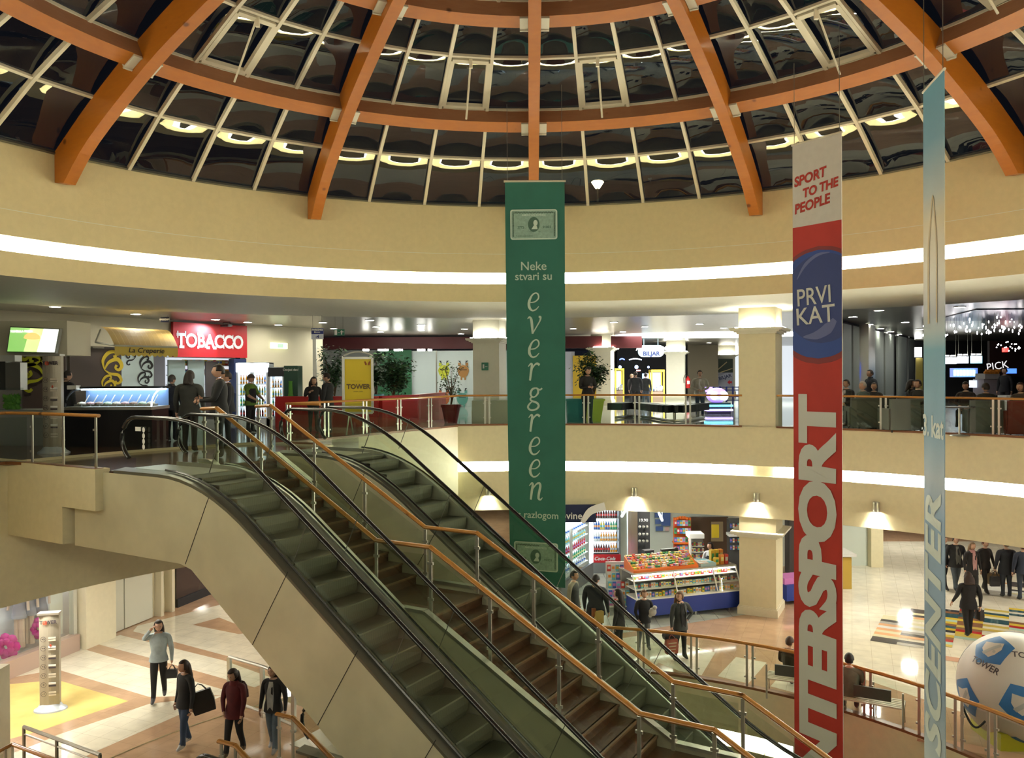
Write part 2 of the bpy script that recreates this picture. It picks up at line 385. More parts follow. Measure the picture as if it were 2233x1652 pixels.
# right of the kiosk: pale floor of the wide mall
inlay([(1735, 1345), (1860, 1180), (2300, 1180), (2300, 1640), (2120, 1560), (1735, 1430)], 1)
inlay([(1425, 1440), (1450, 1392), (1560, 1422), (1530, 1472), (1480, 1462)], 1)
inlay([(1565, 1474), (1605, 1432), (1672, 1444), (1632, 1490)], 1)
inlay([(1680, 1496), (1720, 1452), (1740, 1455), (1740, 1512)], 1)
inlay([(1260, 1490), (1330, 1395), (1430, 1380), (1500, 1390), (1400, 1475)], 1, .003)
struct(FLOOR.build('floor_lower', [M_FB, M_FC, M_FY, mat('orange_inlay', (.75, .25, .05), .12)]))
# rim of the opening, lamp cove below it, basement floor
w_ = MB()
w_.arcwall(OPR, -pi, pi, -1.0, .02, 96); w_.arcwall(OPR, -pi, pi, -2.6, -1.35, 96)
w_.arcwall(OPR, -pi, pi, -1.0, -1.0, 96, r2=OPR+.16); w_.arcwall(OPR, -pi, pi, -1.35, -1.35, 96, r2=OPR+.16)
struct(w_.build('wall_opening_fascia', M_WALL))
light_arc('cove_lamp', OPR+.08, thof(1525, OPR), thof(1722, OPR), -1.34, -1.01, 'cove lamp strip in the fascia under the lower floor edge, bottom of the view', 12)
w_ = MB(); w_.arcwall(.01, -pi, pi, -5.4, -5.4, 24, r2=20); struct(w_.build('floor_basement', M_FC))
w_ = MB(); w_.arcwall(OPR, -pi, pi, -2.6, -2.6, 60, r2=20); struct(w_.build('ceiling_basement', M_LCEIL))
w_ = MB(); w_.arcwall(19.9, -pi, pi, -5.4, -2.6, 60); struct(w_.build('wall_basement', M_WALL))

# ================================================================== THE DOME
dome = thing('glass_dome', 'glazed dome of larch timber ribs, ring beams and cream glazing bars', 'dome', (C0.x, C0.y, 11.4))
DROT = .0197
def hz(r): return EZ + 8.13 - .0320*r*r
RR = [10.8, 9.55, 8.2, 6.78, 5.35, 3.9, 2.4]
HH = [EZ+4.398, EZ+5.266, EZ+6.03, EZ+6.685, EZ+7.24, EZ+7.66, EZ+7.95]
def dp(i, th, off=0.0):     # point on glazing line i, pushed along the inward normal by off
    p = pol(RR[i], th); j0, j1 = max(i-1, 0), min(i+1, 6)
    dr, dz = RR[j1]-RR[j0], HH[j1]-HH[j0]; l = math.hypot(dr, dz); nr, nz = dz/l, -dr/l   # outward normal (nr,nz): dz>0, dr<0
    return Vector((p.x - sin(th)*nr*off, p.y - cos(th)*nr*off, HH[i]-nz*off))
NB = 12; vis = lambda th: True
for k in range(NB):
    th = DROT+2*pi*k/NB; d = Vector((sin(th), cos(th), 0)); x = Vector((cos(th), -sin(th), 0))
    prof_o = [dp(i, th, .06) for i in range(7)]; prof_i = [dp(i, th, .60) for i in range(7)]
    # lower end: hangs past the glass, cut upright against the drum
    e = Vector((d.x*(RD-.03)+C0.x, d.y*(RD-.03)+C0.y, 0)); lo = Vector((e.x, e.y, HH[0]-.62)); li = Vector((e.x-d.x*.30, e.y-d.y*.30, HH[0]-.66))
    top = [Vector((e.x, e.y, HH[0]-.02))]+prof_o[1:]; bot = [lo, li]+[prof_i[0]*.35+prof_i[1]*.65]+prof_i[2:]
    n = 28
    def smooth(P, n):   # Catmull resample
        out = []
        for i in range(len(P)-1):
            p0, p1, p2, p3 = P[max(i-1, 0)], P[i], P[i+1], P[min(i+2, len(P)-1)]
            for q in range(4):
                t = q/4; out.append(.5*((2*p1)+(-p0+p2)*t+(2*p0-5*p1+4*p2-p3)*t*t+(-p0+3*p1-3*p2+p3)*t**3))
        out.append(P[-1]); return out
    T, B = smooth(top, 4), smooth(bot[1:], 4); nT = len(T); B = [lo]+[B[round(i*(len(B)-1)/(nT-2))] for i in range(nT-1)]
    r_ = MB()
    for i in range(nT-1):
        for sx in (-1, 1): r_.q(T[i]+x*.12*sx, T[i+1]+x*.12*sx, B[i+1]+x*.12*sx, B[i]+x*.12*sx)
        r_.q(B[i]-x*.12, B[i]+x*.12, B[i+1]+x*.12, B[i+1]-x*.12); r_.q(T[i]-x*.12, T[i]+x*.12, T[i+1]+x*.12, T[i+1]-x*.12)
    r_.q(T[0]-x*.12, T[0]+x*.12, B[0]+x*.12, B[0]-x*.12)
    r_.build('rib', M_TIMB, dome)
    # ring beams between this rib and the next
    for i in (2, 4):
        rb = MB(); N = 8; th1 = th+2*pi/NB; A = []
        for j in range(N+1):
            a = th+(th1-th)*j/N; p = dp(i, a, .05); j0, j1 = i-1, i+1
            tr = Vector((0, 0, 0)); dr, dz = RR[j1]-RR[j0], HH[j1]-HH[j0]; l = math.hypot(dr, dz)
            tang = Vector((sin(a)*-dr/l, cos(a)*-dr/l, -dz/l)); nin = Vector((-sin(a)*dz/l, -cos(a)*dz/l, dr/l))
            A.append([p-tang*.02, p+nin*.36-tang*.02, p+nin*.36+tang*.30, p+tang*.30])
        for j in range(N):
            for k2 in range(4): rb.q(A[j][k2], A[j+1][k2], A[j+1][(k2+1) % 4], A[j][(k2+1) % 4], mi=1 if k2 == 0 else 0)
        rbo = rb.build('ring_beam', [M_TIMB, M_TIMD], dome)
        for sg, a in ((1, th), (-1, th1)):     # steel hangers at both ends
            br = MB(); tx = Vector((cos(a), -sin(a), 0)); sg_ = sg
            a2 = a+sg*.12/RR[i]; p = dp(i, a2, .0); nin = (dp(i, a2, 1)-p).normalized(); tang = tx.cross(nin)
            if tang.z > 0: tang = -tang
            q0 = p+tx*sg*.09
            br.bar(q0+nin*.10-tang*.0, q0+nin*.46, .16, .03, up=tang); br.bar(q0+nin*.43, q0+nin*.43+tang*.36, .16, .03, up=nin); br.bar(q0+nin*.1+tang*.33, q0+nin*.46+tang*.33, .16, .03, up=tang)
            br.build('bracket', M_BRKT, rbo)
# glazing bars and panes
for k in range(48):
    th = DROT+2*pi*k/48
    if k % 4 == 0: continue
    b = MB()
    for i in range(5): b.bar(dp(i, th, .05), dp(i+1, th, .05), .07, .09, up=(dp(i, th, 1)-dp(i, th)))
    b.build('glazing_bar', M_FRAME, dome)
for i in range(0, 6):
    b = MB()
    for k in range(48):
        a, c = DROT+2*pi*k/48, DROT+2*pi*(k+1)/48
        b.bar(dp(i, a, .04), dp(i, c, .04), (.045 if i == 0 else .055), .07, up=(dp(i, a, 1)-dp(i, a)))
    b.build('glazing_ring', M_FRAME if i else M_STEELD, dome)
for i in range(0, 6):
    b = MB(); n = 6
    for k in range(48):        # sealed panes bow outwards, exaggerated to catch lamp streaks
        a, c = DROT+2*pi*k/48, DROT+2*pi*(k+1)/48; Q = (dp(i, a), dp(i, c), dp(i+1, c), dp(i+1, a)); nn = (Q[1]-Q[0]).cross(Q[3]-Q[0]).normalized(); nn = nn if nn.z > 0 else -nn
        G = [[Q[0].lerp(Q[1], u/n).lerp(Q[3].lerp(Q[2], u/n), v/n)+nn*((.09, .12, .14, .15, .15, .1)[i]*(1-.3*(2*u/n-1)**2)*(1-(2*v/n-1)**2)+.0+.0004*((k*7+i*3) % 5)) for u in range(n+1)] for v in range(n+1)]
        b.add([p for r_ in G for p in r_], [(v*(n+1)+u, v*(n+1)+u+1, (v+1)*(n+1)+u+1, (v+1)*(n+1)+u) for v in range(n) for u in range(n)])
    b.build('glass_panes', M_GLD, dome, True)
b = MB(); b.arcwall(2.4, -pi, pi, HH[6]-.25, HH[6]+.1, 48); b.build('crown_ring', M_TIMB, dome)
# opening lights with their pushrods
for cell in (-2, 1, -7, 6, -11, 9):
    a = DROT+2*pi*cell/48; c = a+2*pi/48; m1 = (a+c)/2
    A_, B_, C_, D_ = dp(2, a, .05), dp(2, c, .05), dp(3, c, .05), dp(3, a, .05); cen = (A_+B_+C_+D_)/4
    sh = [cen+(p-cen)*.86 for p in (A_, B_, C_, D_)]; up = dp(2, m1, 1)-dp(2, m1)
    b = MB()
    for i in range(4): b.bar(sh[i], sh[(i+1) % 4], .09, .10, up=up)
    vw = b.build('vent_frame', M_FRAME, dome)
    b = MB(); q0 = (sh[2]+sh[3])/2; nn = up.normalized(); b.tube([q0+nn*.02, (sh[0]+sh[1])/2+nn*.55+(q0-cen)*.25], .022, 6); b.box(tuple(q0+nn*.08), (.07, .07, .2))
    b.build('opener_rod', M_FRAME, vw)

# ================================================================== ESCALATORS AND STAIRS
def P3(t, s, z): v = st(t, s); return Vector((v.x, v.y, z))
NV3 = Vector((NV.x, NV.y, 0))
def esc_path(tk, zt, drop, h, tl, tr, kn=1.05, rad=True):
    """(t,z) polyline of a line h above the walking surface: flat, bend, slope .7, bend, flat"""
    tk2 = tk+drop/.7; pts = [(tl, zt+h)]
    def bend(t0, z0, a0, a1):
        o = []
        for i in range(0, 9):
            u = i/8; x = -kn+2*kn*u; # quadratic blend from slope a0 to a1 across 2kn
            o.append((t0+x, z0+a0*min(x, 0)+(a1*max(x, 0)) + ((a1-a0)*(kn-abs(x))**2/(4*kn))))
        return o
    pts += bend(tk, zt+h, 0, -.7); pts += bend(tk2, zt+h-drop, -.7, 0); pts.append((tr, zt+h-drop)); return pts
def escalator(label, s1, wd, tk, zt, drop, floor_only=False):
    e = thing('escalator', label, 'escalator', tuple(P3(tk, s1+wd/2, zt)), -AZ)
    tl, tr = tk-1.95, tk+drop/.7+1.4; tk2 = tk+drop/.7
    so = .17
    for side, s in ((0, s1), (1, s1+wd)):
        o = -1 if side == 0 else 1
        hand = esc_path(tk, zt, drop, .92, tl+.1, tr-.1); deck = esc_path(tk, zt, drop, .05, tl-.25, tr+.3)
        rr = .36; newel = [(tl+.1+rr*cos(a)*-1 if False else tl+.1-rr*sin(a), zt+.92-rr+rr*cos(a)) for a in [R(x) for x in range(150, -1, -15)]]
        newel2 = [(tr-.1+rr*sin(a), zt-drop+.92-rr+rr*cos(a)) for a in [R(x) for x in range(0, 151, 15)]]
        path = newel[:-1]+hand+newel2[1:]
        b = MB(); b.tube([P3(t, s, z) for t, z in path], .040, 10, flat=.8); b.build('handrail', M_BLACK, e, True)
        # glass balustrade
        b = MB(); n = len(hand); lo = [(t, z) for t, z in esc_path(tk, zt, drop, .07, tl+.1, tr-.1)]
        for i in range(n-1): b.q(P3(hand[i][0], s, hand[i][1]-.03), P3(hand[i+1][0], s, hand[i+1][1]-.03), P3(lo[i+1][0], s, lo[i+1][1]), P3(lo[i][0], s, lo[i][1]))
        ns = newel[::-1]
        for i in range(len(ns)-1): b.q(P3(ns[i][0], s, ns[i][1]), P3(ns[i+1][0], s, ns[i+1][1]), P3(tl+.1, s, max(zt+.07, ns[i+1][1]) if i > 7 else ns[i+1][1]), P3(tl+.1, s, ns[i][1]))
        b.build('balustrade_glass', M_GL, e)
        for i in range(6):
            tt = tl+1.9+i*1.75
            if tt < tk2:
                z = (zt if tt < tk-1 else zt-(tt-tk)*.7); b = MB(); b.bar(P3(tt, s, z+.08), P3(tt+.28, s, z+.88-.2), .010, .010); b.build('glass_joint', M_STEELD, e)
        # deck capping, inner skirt, outer cladding
        n = len(deck); b = MB()
        for i in range(n-1):
            (ta, za), (tb, zb) = deck[i], deck[i+1]
            b.q(P3(ta, s+o*so, za), P3(tb, s+o*so, zb), P3(tb, s-o*.05, zb+.03), P3(ta, s-o*.05, za+.03))
            b.q(P3(ta, s+o*so, za), P3(tb, s+o*so, zb), P3(tb, s+o*so, zb-.05), P3(ta, s+o*so, za-.05))
        b.build('deck_cap', M_STEELD if side == 0 else M_STEEL, e)
        b = MB(); b.tube([P3(t, s+o*.03, z+.05) for t, z in deck[1:-1]], .018, 5); b.build('glass_gasket', M_BLACK, e)
        b = MB()
        for i in range(n-1):
            (ta, za), (tb, zb) = deck[i], deck[i+1]
            b.q(P3(ta, s-o*.05, za+.03), P3(tb, s-o*.05, zb+.03), P3(tb, s-o*.10, zb-.42), P3(ta, s-o*.10, za-.42))
        b.build('skirt_panel', M_STEEL, e)
        und_ = esc_path(tk-.35, zt, drop, -1.30, tl-.9, tr+.3, kn=.01); b = MB()
        dk = [(tl-1.35, zt)]+[(t, z-.05) for t, z in deck]
        so2 = so
        def undz(t):
            return zt-1.30-min(max(0, (t-(tk-.35)))*.7, drop)
        for i in range(n):
            (ta, za), (tb, zb) = dk[i], dk[i+1]
            b.q(P3(ta, s+o*so2, za), P3(tb, s+o*so2, zb), P3(tb, s+o*so2, undz(tb)), P3(ta, s+o*so2, undz(ta)))
        cl = b.build('side_cladding', M_CLAD, e)
        b = MB()   # joints between the cladding sheets
        for i, tt in enumerate([tk-.42]+[tk+1.05+1.27*j for j in range(5)]):
            zz = undz(tt+.02); b.bar(P3(tt+.02, s+o*(so2+.003), zz+.01), P3(tt+.02+(1.27 if i else .95)*.573*1.0, s+o*(so2+.003), zz+(1.27 if i else 1.0)*.82*.93+(.18 if i else .30)), .007, .007)
        b.build('panel_joint', M_BLK, cl)
    # underside
    b = MB(); U = [(tl-.25, undz(tl)), (tk-.35, undz(tk-.35)), (tk2-.35, undz(tk2)), (tr+.3, undz(tr))]
    for (ta, za), (tb, zb) in zip(U, U[1:]): b.q(P3(ta, s1-so, za), P3(tb, s1-so, zb), P3(tb, s1+wd+so, zb), P3(ta, s1+wd+so, za))
    b.build('underside', M_CLAD, e)
    b = MB(); b.prism([tuple(st(tl-.6, s1+.02)), tuple(st(tk-.75, s1+.02)), tuple(st(tk-.75, s1+wd-.02)), tuple(st(tl-.6, s1+wd-.02))], zt-.04, zt+.012); b.build('comb_plate', M_STEEL, e)
    # steps
    run = .40; cnt = int((tk2-tk+1.6)/run); sa, sb = s1+.11, s1+wd-.11
    me = None
    for i in range(cnt):
        t0 = tk-.75+i*run; mid = t0+run/2
        def surf(t):
            t += .32; kn = .55
            if t < tk-kn: return zt
            if t < tk+kn: x = t-tk; return zt-.7*max(x, 0)-.7*(kn-abs(x))**2/(4*kn)
            if t < tk2-kn: return zt-.7*(t-tk)
            if t < tk2+kn: x = t-tk2; return zt-drop-.7*min(x, 0)*1.0+(-.0)+.7*(kn-abs(x))**2/(4*kn)*-1*-1 if x < 0 else zt-drop+.7*(kn-abs(x))**2/(4*kn)
            return zt-drop
        z = surf(t0)
        b = MB(); rise = max(.02, z-surf(t0+run)+.05)
        pr = [(t0, z), (t0+run-.015, z), (t0+run, z-.015)]+[(t0+run+.0-.075*(1-cos(u*pi/2)), z-.015-(rise-.015)*sin(u*pi/2)) for u in (.25, .5, .75, 1)]
        pts = [P3(t, sa, zz) for t, zz in pr]
        for j in range(len(pr)-1): b.q(P3(pr[j][0], sa, pr[j][1]), P3(pr[j+1][0], sa, pr[j+1][1]), P3(pr[j+1][0], sb, pr[j+1][1]), P3(pr[j][0], sb, pr[j][1]), mi=0 if j == 0 else 1)
        b.build('step', [M_STEP, M_STEPR], e)
    return e
def groove(name, col, rough, metal, sc):
    M = mat(name, col, rough, metal); nt = M.node_tree; b = nt.nodes['Principled BSDF']; L = nt.links.new
    tc = nt.nodes.new('ShaderNodeTexCoord'); mp = nt.nodes.new('ShaderNodeMapping'); mp.inputs['Rotation'].default_value = (0, 0, AZ-pi/2)
    wv = nt.nodes.new('ShaderNodeTexWave'); wv.inputs['Scale'].default_value = sc
    mx = nt.nodes.new('ShaderNodeMix'); mx.data_type = 'RGBA'; mx.inputs[6].default_value = tuple(col)+(1,); mx.inputs[7].default_value = tuple(v*.45 for v in col)+(1,)
    L(tc.outputs['Object'], mp.inputs[0]); L(mp.outputs[0], wv.inputs['Vector']); L(wv.outputs['Fac'], mx.inputs[0]); L(mx.outputs[2], b.inputs['Base Color']); return M
M_STEP = groove('grooved_tread', (.10, .10, .07), .5, .3, 16)
M_STEPR = groove('grooved_riser', (.20, .20, .14), .5, .3, 16)
TK, S1, WD, GAP = -10.42, 8.41, 1.088, 2.40
escA = escalator('nearer of the two long escalators from the gallery, cream clad side in full view', S1, WD, TK, GZ, GZ)
escB = escalator('farther of the two long escalators from the gallery, beyond the brown stairs', S1+WD+GAP, WD, TK, GZ, GZ)
DT, DS = 1.3, -.75
escC = escalator('lower escalator going down below the cream clad one, its black newel beside the women', S1+DS, WD, TK+DT, 0, GZ)
escD = escalator('escalator leading down from the lower floor behind the lower stairs', S1+WD+GAP+DS, WD, TK+DT, 0, GZ)

def rail_run(parent, pts, zt, posts, base=None, double=False, gz0=.10, gz1=.86, rail_r=.042, glass=True, RM=None):
    """handrail along 3-D pts (rail height), posts at list of (x,y,zbase,ztop)"""
    b = MB()
    for a, c in zip(pts, pts[1:]): b.tube([a, c], rail_r, 10, flat=.62)
    b.build('handrail', RM or M_RAIL, parent, True)
def stairs(label, dt, ds, zt):
    s0, s1 = 9.72+ds, 11.20+ds
    e = thing('staircase', label, 'stairs', tuple(P3(-12+dt, 10.4+ds, zt)), -AZ)
    fl = [(-12.02, 0, 12, -8.38, -1.98), (-7.34, -1.98, 11, -4.05, -3.76), (-3.07, -3.76, 10, -.05, -5.4)]
    for fi, (ta, za, n, tb, zb) in enumerate(fl):
        run = (tb-ta)/n; rise = (za-zb)/n
        for i in range(n):
            b = MB(); t0 = ta+run*i+dt; z1 = zt+za-rise*i
            b.prism([tuple(st(t0-.02, s0)), tuple(st(t0+.03, s0)), tuple(st(t0+.03, s1)), tuple(st(t0-.02, s1))], z1-.035, z1, mi=1)
            b.prism([tuple(st(t0-.01, s0)), tuple(st(t0+.01, s0)), tuple(st(t0+.01, s1)), tuple(st(t0-.01, s1))], z1-rise, z1-.035, mi=0)
            b.prism([tuple(st(t0, s0)), tuple(st(t0+run, s0)), tuple(st(t0+run, s1)), tuple(st(t0, s1))], z1-rise-.03, z1-rise, mi=0)
            b.build('stair_step', [M_GRAN, M_GRAND], e)
        if fi < 2:
            tb2 = fl[fi+1][0]; b = MB(); b.prism([tuple(st(tb+dt-.3, s0)), tuple(st(tb2+dt, s0)), tuple(st(tb2+dt, s1)), tuple(st(tb+dt-.3, s1))], zt+zb-.15, zt+zb-.001); b.build('landing_slab', M_GRAN, e)
    prof = [(-12.3, -.02), (-12.02, -.02), (-8.38, -2.0), (-7.34, -2.0), (-4.05, -3.78), (-3.07, -3.78), (-.05, -5.42)]
    for s, o in ((s0, -1), (s1, 1)):
        b = MB(); b2 = MB()
        for (ta, za), (tb, zb) in zip(prof, prof[1:]):
            z0, z1 = zt+za+.10, zt+zb+.10; lo0, lo1 = max(z0-1.15, zt-5.42), max(z1-1.15, zt-5.42)
            b.vprism([(ta+dt, z0), (tb+dt, z1), (tb+dt, lo1), (ta+dt, lo0)], lambda a, z: P3(a, s+o*.06, z), tuple(NV3*.05*-o))
            b2.bar(P3(ta+dt, s+o*.02, z0+.02), P3(tb+dt, s+o*.02, z1+.02), .12, .05)
        b.build('stringer', M_CLAD, e); b2.build('stringer_cap', M_STEEL, e)
    b = MB(); 
    for (ta, za), (tb, zb) in zip(prof, prof[1:]):
        z0, z1 = zt+za-.45, zt+zb-.45
        if z1 > zt-5.4: b.q(P3(ta+dt, s0, z0), P3(tb+dt, s0, z1), P3(tb+dt, s1, z1), P3(ta+dt, s1, z0))
    b.build('underside', M_CLAD, e)
    kn = [(-12.42, -.02), (-12.02, 0), (-8.38, -1.98), (-7.34, -1.98), (-4.05, -3.76), (-3.07, -3.76), (-.05, -5.4)]
    for nm, s in (('near', 9.83+ds), ('far', 11.08+ds)):
        rl = thing('stair_railing', ('wooden topped glass railing on the %s side of the %s' % (nm, 'long brown granite stairs' if zt > 1 else 'lower flight bottom left')), 'railing', tuple(P3(-12+dt, s, zt)), -AZ)
        b = MB(); pts = [P3(t+dt, s, zt+z+1.02) for t, z in kn]
        for a, c in zip(pts, pts[1:]): b.tube([a, c], .048, 10, flat=.7)
        b.build('handrail', M_RAIL, rl, True)
        def zz(t):
            for (ta, za), (tb, zb) in zip(kn, kn[1:]):
                if ta <= t <= tb: return za+(zb-za)*(t-ta)/(tb-ta)
        ps = [-12.36, -12.02, -10.9, -9.7, -8.38, -7.34, -6.3, -5.2, -4.05, -3.07, -2.0, -1.0, -.1]
        for t in ps:
            b = MB(); b.bar(P3(t+dt, s, zt+zz(t)+.05), P3(t+dt, s, zt+zz(t)+.98), .05, .022, up=tuple(NV3)); 
            b.box(tuple(P3(t+dt, s, zt+zz(t)+.25)), (.1, .03, .04), -AZ); b.box(tuple(P3(t+dt, s, zt+zz(t)+.78)), (.1, .03, .04), -AZ); b.build('post', M_STEEL, rl)
        for a, c in zip(ps[1:], ps[2:]):
            b = MB(); a2, c2 = a+.06, c-.06; b.q(P3(a2+dt, s, zt+zz(a2)+.14), P3(c2+dt, s, zt+zz(c2)+.14), P3(c2+dt, s, zt+zz(c2)+.90), P3(a2+dt, s, zt+zz(a2)+.90)); b.build('glass_panel', M_GLR, rl)
    return e
stairs('brown granite staircase with two half landings running between the two long escalators', 0, 0, GZ)
stairs('granite staircase going down from the lower floor between its escalators', DT, DS, 0)

# ================================================================== GALLERY RAILINGS
def railing(label, xy, zb, posts, hr=.94, pair=.13, curb=True, endcap=True, rail_r=.040):
    """xy: list of plan points; posts: list of distances along it for twin posts"""
    pts = [Vector(p) for p in xy]; L = [0]
    for a, c in zip(pts, pts[1:]): L.append(L[-1]+(c-a).length)
    def at(d):
        d = max(0, min(L[-1], d))
        for i in range(len(L)-1):
            if d <= L[i+1]+1e-9: return pts[i].lerp(pts[i+1], (d-L[i])/max(1e-6, L[i+1]-L[i])), (pts[i+1]-pts[i]).normalized()
        return pts[-1], (pts[-1]-pts[-2]).normalized()
    e = thing('glass_railing', label, 'railing', (pts[0].x, pts[0].y, zb))
    b = MB(); b.tube([(p.x, p.y, zb+hr) for p in pts], rail_r, 10, flat=.75); b.build('handrail', M_RAIL, e, True)
    if curb:
        b = MB()
        for a, c in zip(pts, pts[1:]): b.bar((a.x, a.y, zb+.045), (c.x, c.y, zb+.045), .16, .05)
        b.build('curb', M_CURB, e)
    marks = []
    for d in posts:
        for q in ((-pair/2, pair/2) if pair else (0,)):
            if d+q < -.001 or d+q > L[-1]+.001: continue
            p, dr = at(d+q); b = MB(); b.bar((p.x, p.y, zb+.05), (p.x, p.y, zb+hr-.02), .05, .02, up=(-dr.y, dr.x, 0))
            for hh in (.26, .70): b.bar((p.x-dr.x*.03, p.y-dr.y*.03, zb+hh), (p.x+dr.x*.06*(1 if q > 0 else -1), p.y+dr.y*.06*(1 if q > 0 else -1), zb+hh), .035, .035)
            b.build('post', M_STEEL, e); marks.append(d+q)
    marks = sorted(set([0]+marks+[L[-1]]))
    for a, c in zip(marks, marks[1:]):
        if c-a < .3: continue
        b = MB(); k = max(1, int((c-a)/.5)); 
        for i in range(k):
            p, _ = at(a+.04+(c-a-.08)*i/k); q_, _ = at(a+.04+(c-a-.08)*(i+1)/k)
            b.q((p.x, p.y, zb+.08), (q_.x, q_.y, zb+.08), (q_.x, q_.y, zb+hr-.07), (p.x, p.y, zb+hr-.07))
        b.build('glass_panel', M_GLR, e)
    return e
def arcpts(r, th0, th1, n=24): return [pol(r, th0+(th1-th0)*i/n) for i in range(n+1)]
def arcpost(r, th0, xs): return [r*(thof(x, r)-th0) for x in xs]
RR_ = RG+.05
t0 = thof(1618, RR_)
railing('curved gallery railing from the cream column back past the green banner', arcpts(RR_, TH_R0, t0, 20), GZ, arcpost(RR_, TH_R0, [1062, 1166, 1278, 1389, 1500]))
t1 = thof(1694, RR_); t2 = R(100)
railing('curved glass railing of the gallery in front of the dark cafe at right', arcpts(RR_, t1, t2, 26), GZ, arcpost(RR_, t1, [1812, 1926, 2172])+[RR_*(thof(2233, RR_)-t1)+1.6])
pl = [st(TE-.05, 20.4), st(TE-.05, 13.6), st(-13.2, 13.6)]
railing('straight glass railing beside the farther escalator in front of the red wall', pl, GZ, [1.3, 2.7, 4.1, 5.5, 6.75])
lp = arcpts(RL-.02, R(-110), R(-62.0), 12); lp = [p for p in lp if (p-C0).dot(TV) > -9.5 or p.dot(NV) < 8.1]
kx = st(-15.05, 8.2)
railing('glass railing along the gallery edge at far left, up to the stepped corner', [p for p in lp]+[kx], GZ, [2, 3.9, 5.8, 7.5, 8.9])
railing('glass railing on top of the stepped plaster block by the escalator head', [kx, st(-12.95, 8.2)], GZ, [.12, .95+.13, 2.02], pair=.0)
# lower floor: railing round the opening
th0, th1 = thof(1250, OPR), R(100)
railing('wooden topped glass railing curving round the opening in the lower floor', arcpts(OPR+.08, th0, th1, 30), 0, arcpost(OPR+.08, th0, [1325, 1395, 1511, 1633, 1890, 2010])+[OPR*(thof(2092, OPR)-th0), OPR*(thof(2165, OPR)-th0)], hr=1.0, rail_r=.05)
th0 = th_of(st(-13.9, 7.3))
railing('railing round the lower opening at bottom left', [pol(OPR+.08, th0-1.0+1.0*i/10) for i in range(11)]+[st(-12.0, 7.35)], 0, [4.3, 6.2, 8.9], hr=1.0)
# ================================================================== COLUMNS, LIGHTS, SIGNS, UPPER FLOOR
def px(x0, y0, x1, y1, d, th=.05):
    """centre and size of an upright slab facing the viewer side of the hall, front at depth d"""
    a, b_ = atd(x0, y1, d), atd(x1, y0, d)
    return ((a.x+b_.x)/2, d+th/2, (a.z+b_.z)/2), (b_.x-a.x, th, b_.z-a.z)
def slab(name, x0, y0, x1, y1, d, M, label=None, cat=None, th=.05, parent=None, group=None, kind=None):
    b = MB(); c, s = px(x0, y0, x1, y1, d, th); b.box(c, s); o = b.build(name, M, parent)
    return tag(o, label, cat, group, kind)
def onpl(x, y, p0, p1):
    p0, p1 = Vector(p0), Vector(p1); n = Vector((p1.y-p0.y, p0.x-p1.x)); r = ray(x, y); k = n.dot(p0)/(n.x*r.x+n.y*r.y); return Vector((r.x*k, r.y*k, EZ+r.z*k))
def plslab(x0, x1, z0, z1, pl, th=.05, off=0, mb=None, mi=None):
    """slab on the vertical plane pl between image columns x0,x1 and heights z0,z1, thickness towards the viewer"""
    a, c = onpl(x0, 814, *pl), onpl(x1, 814, *pl); d = (c-a); d.z = 0; n = Vector((d.y, -d.x, 0)).normalized()
    if n.dot(Vector((a.x, a.y, 0))) > 0: n = -n
    mb = mb or MB(); A = a+n*off; Cc = c+n*off
    mb.prism([(A.x, A.y), (Cc.x, Cc.y), (Cc.x+n.x*th, Cc.y+n.y*th), (A.x+n.x*th, A.y+n.y*th)], z0, z1, mi=mi); return mb
def zat(x, y, pl): return onpl(x, y, *pl).z
M_UP = emis('column_uplight', (1, .97, .84), 30)
def column(cx, cy, w, dpt, rz, z0, z1, zc, label, up=True, base=.25, M=M_COLW):
    e = thing('column', label, 'column', (cx, cy, z0), rz, None)
    b = MB(); b.box((0, 0, (z1-z0)/2), (w, dpt, z1-z0)); loc(b, 'shaft', M, e)
    h = zc-z0; b = MB(); n = 4
    for i, (k, hh) in enumerate([(.05, .0), (.12, .05), (.20, .09), (.22, .12)]): b.box((0, 0, h-.06+hh), (w+2*k, dpt+2*k, .05))
    loc(b, 'cornice', M_COLW, e)
    b = MB(); k = .10
    for sx, sy, lx, ly in ((0, -dpt/2-k, w*.8, .06), (0, dpt/2+k, w*.8, .06), (-w/2-k, 0, .06, dpt*.8), (w/2+k, 0, .06, dpt*.8)): b.box((sx, sy, h+(.11 if up else -.03)), (lx, ly, .03))
    if up: loc(b, 'uplight', M_UP, e)
    if base: b = MB(); b.box((0, 0, base/2), (w+.1, dpt+.1, base)); b.box((0, 0, base+.02), (w+.05, dpt+.05, .04)); loc(b, 'plinth', M_WALL2, e)
    return e
cA = atx(1655, 24.0); phA = th_of(cA)
CA = pol(RG+.62, phA)
M_COLC = mat('cream_column_paint', (.72, .65, .43), .65, noise=.04)
column(CA.x, CA.y, 1.03, 1.16, -phA, GZ, 8.87, 8.20, 'cream square column rising at the gallery edge between the two railings', base=0, M=M_COLC)
eA = column(CA.x, CA.y, 1.03, 1.16, -phA, 0, 2.83, 2.33, 'cream square column on the lower floor beside the kiosk, with lamp glow at its top', up=False, base=.22, M=M_COLC)
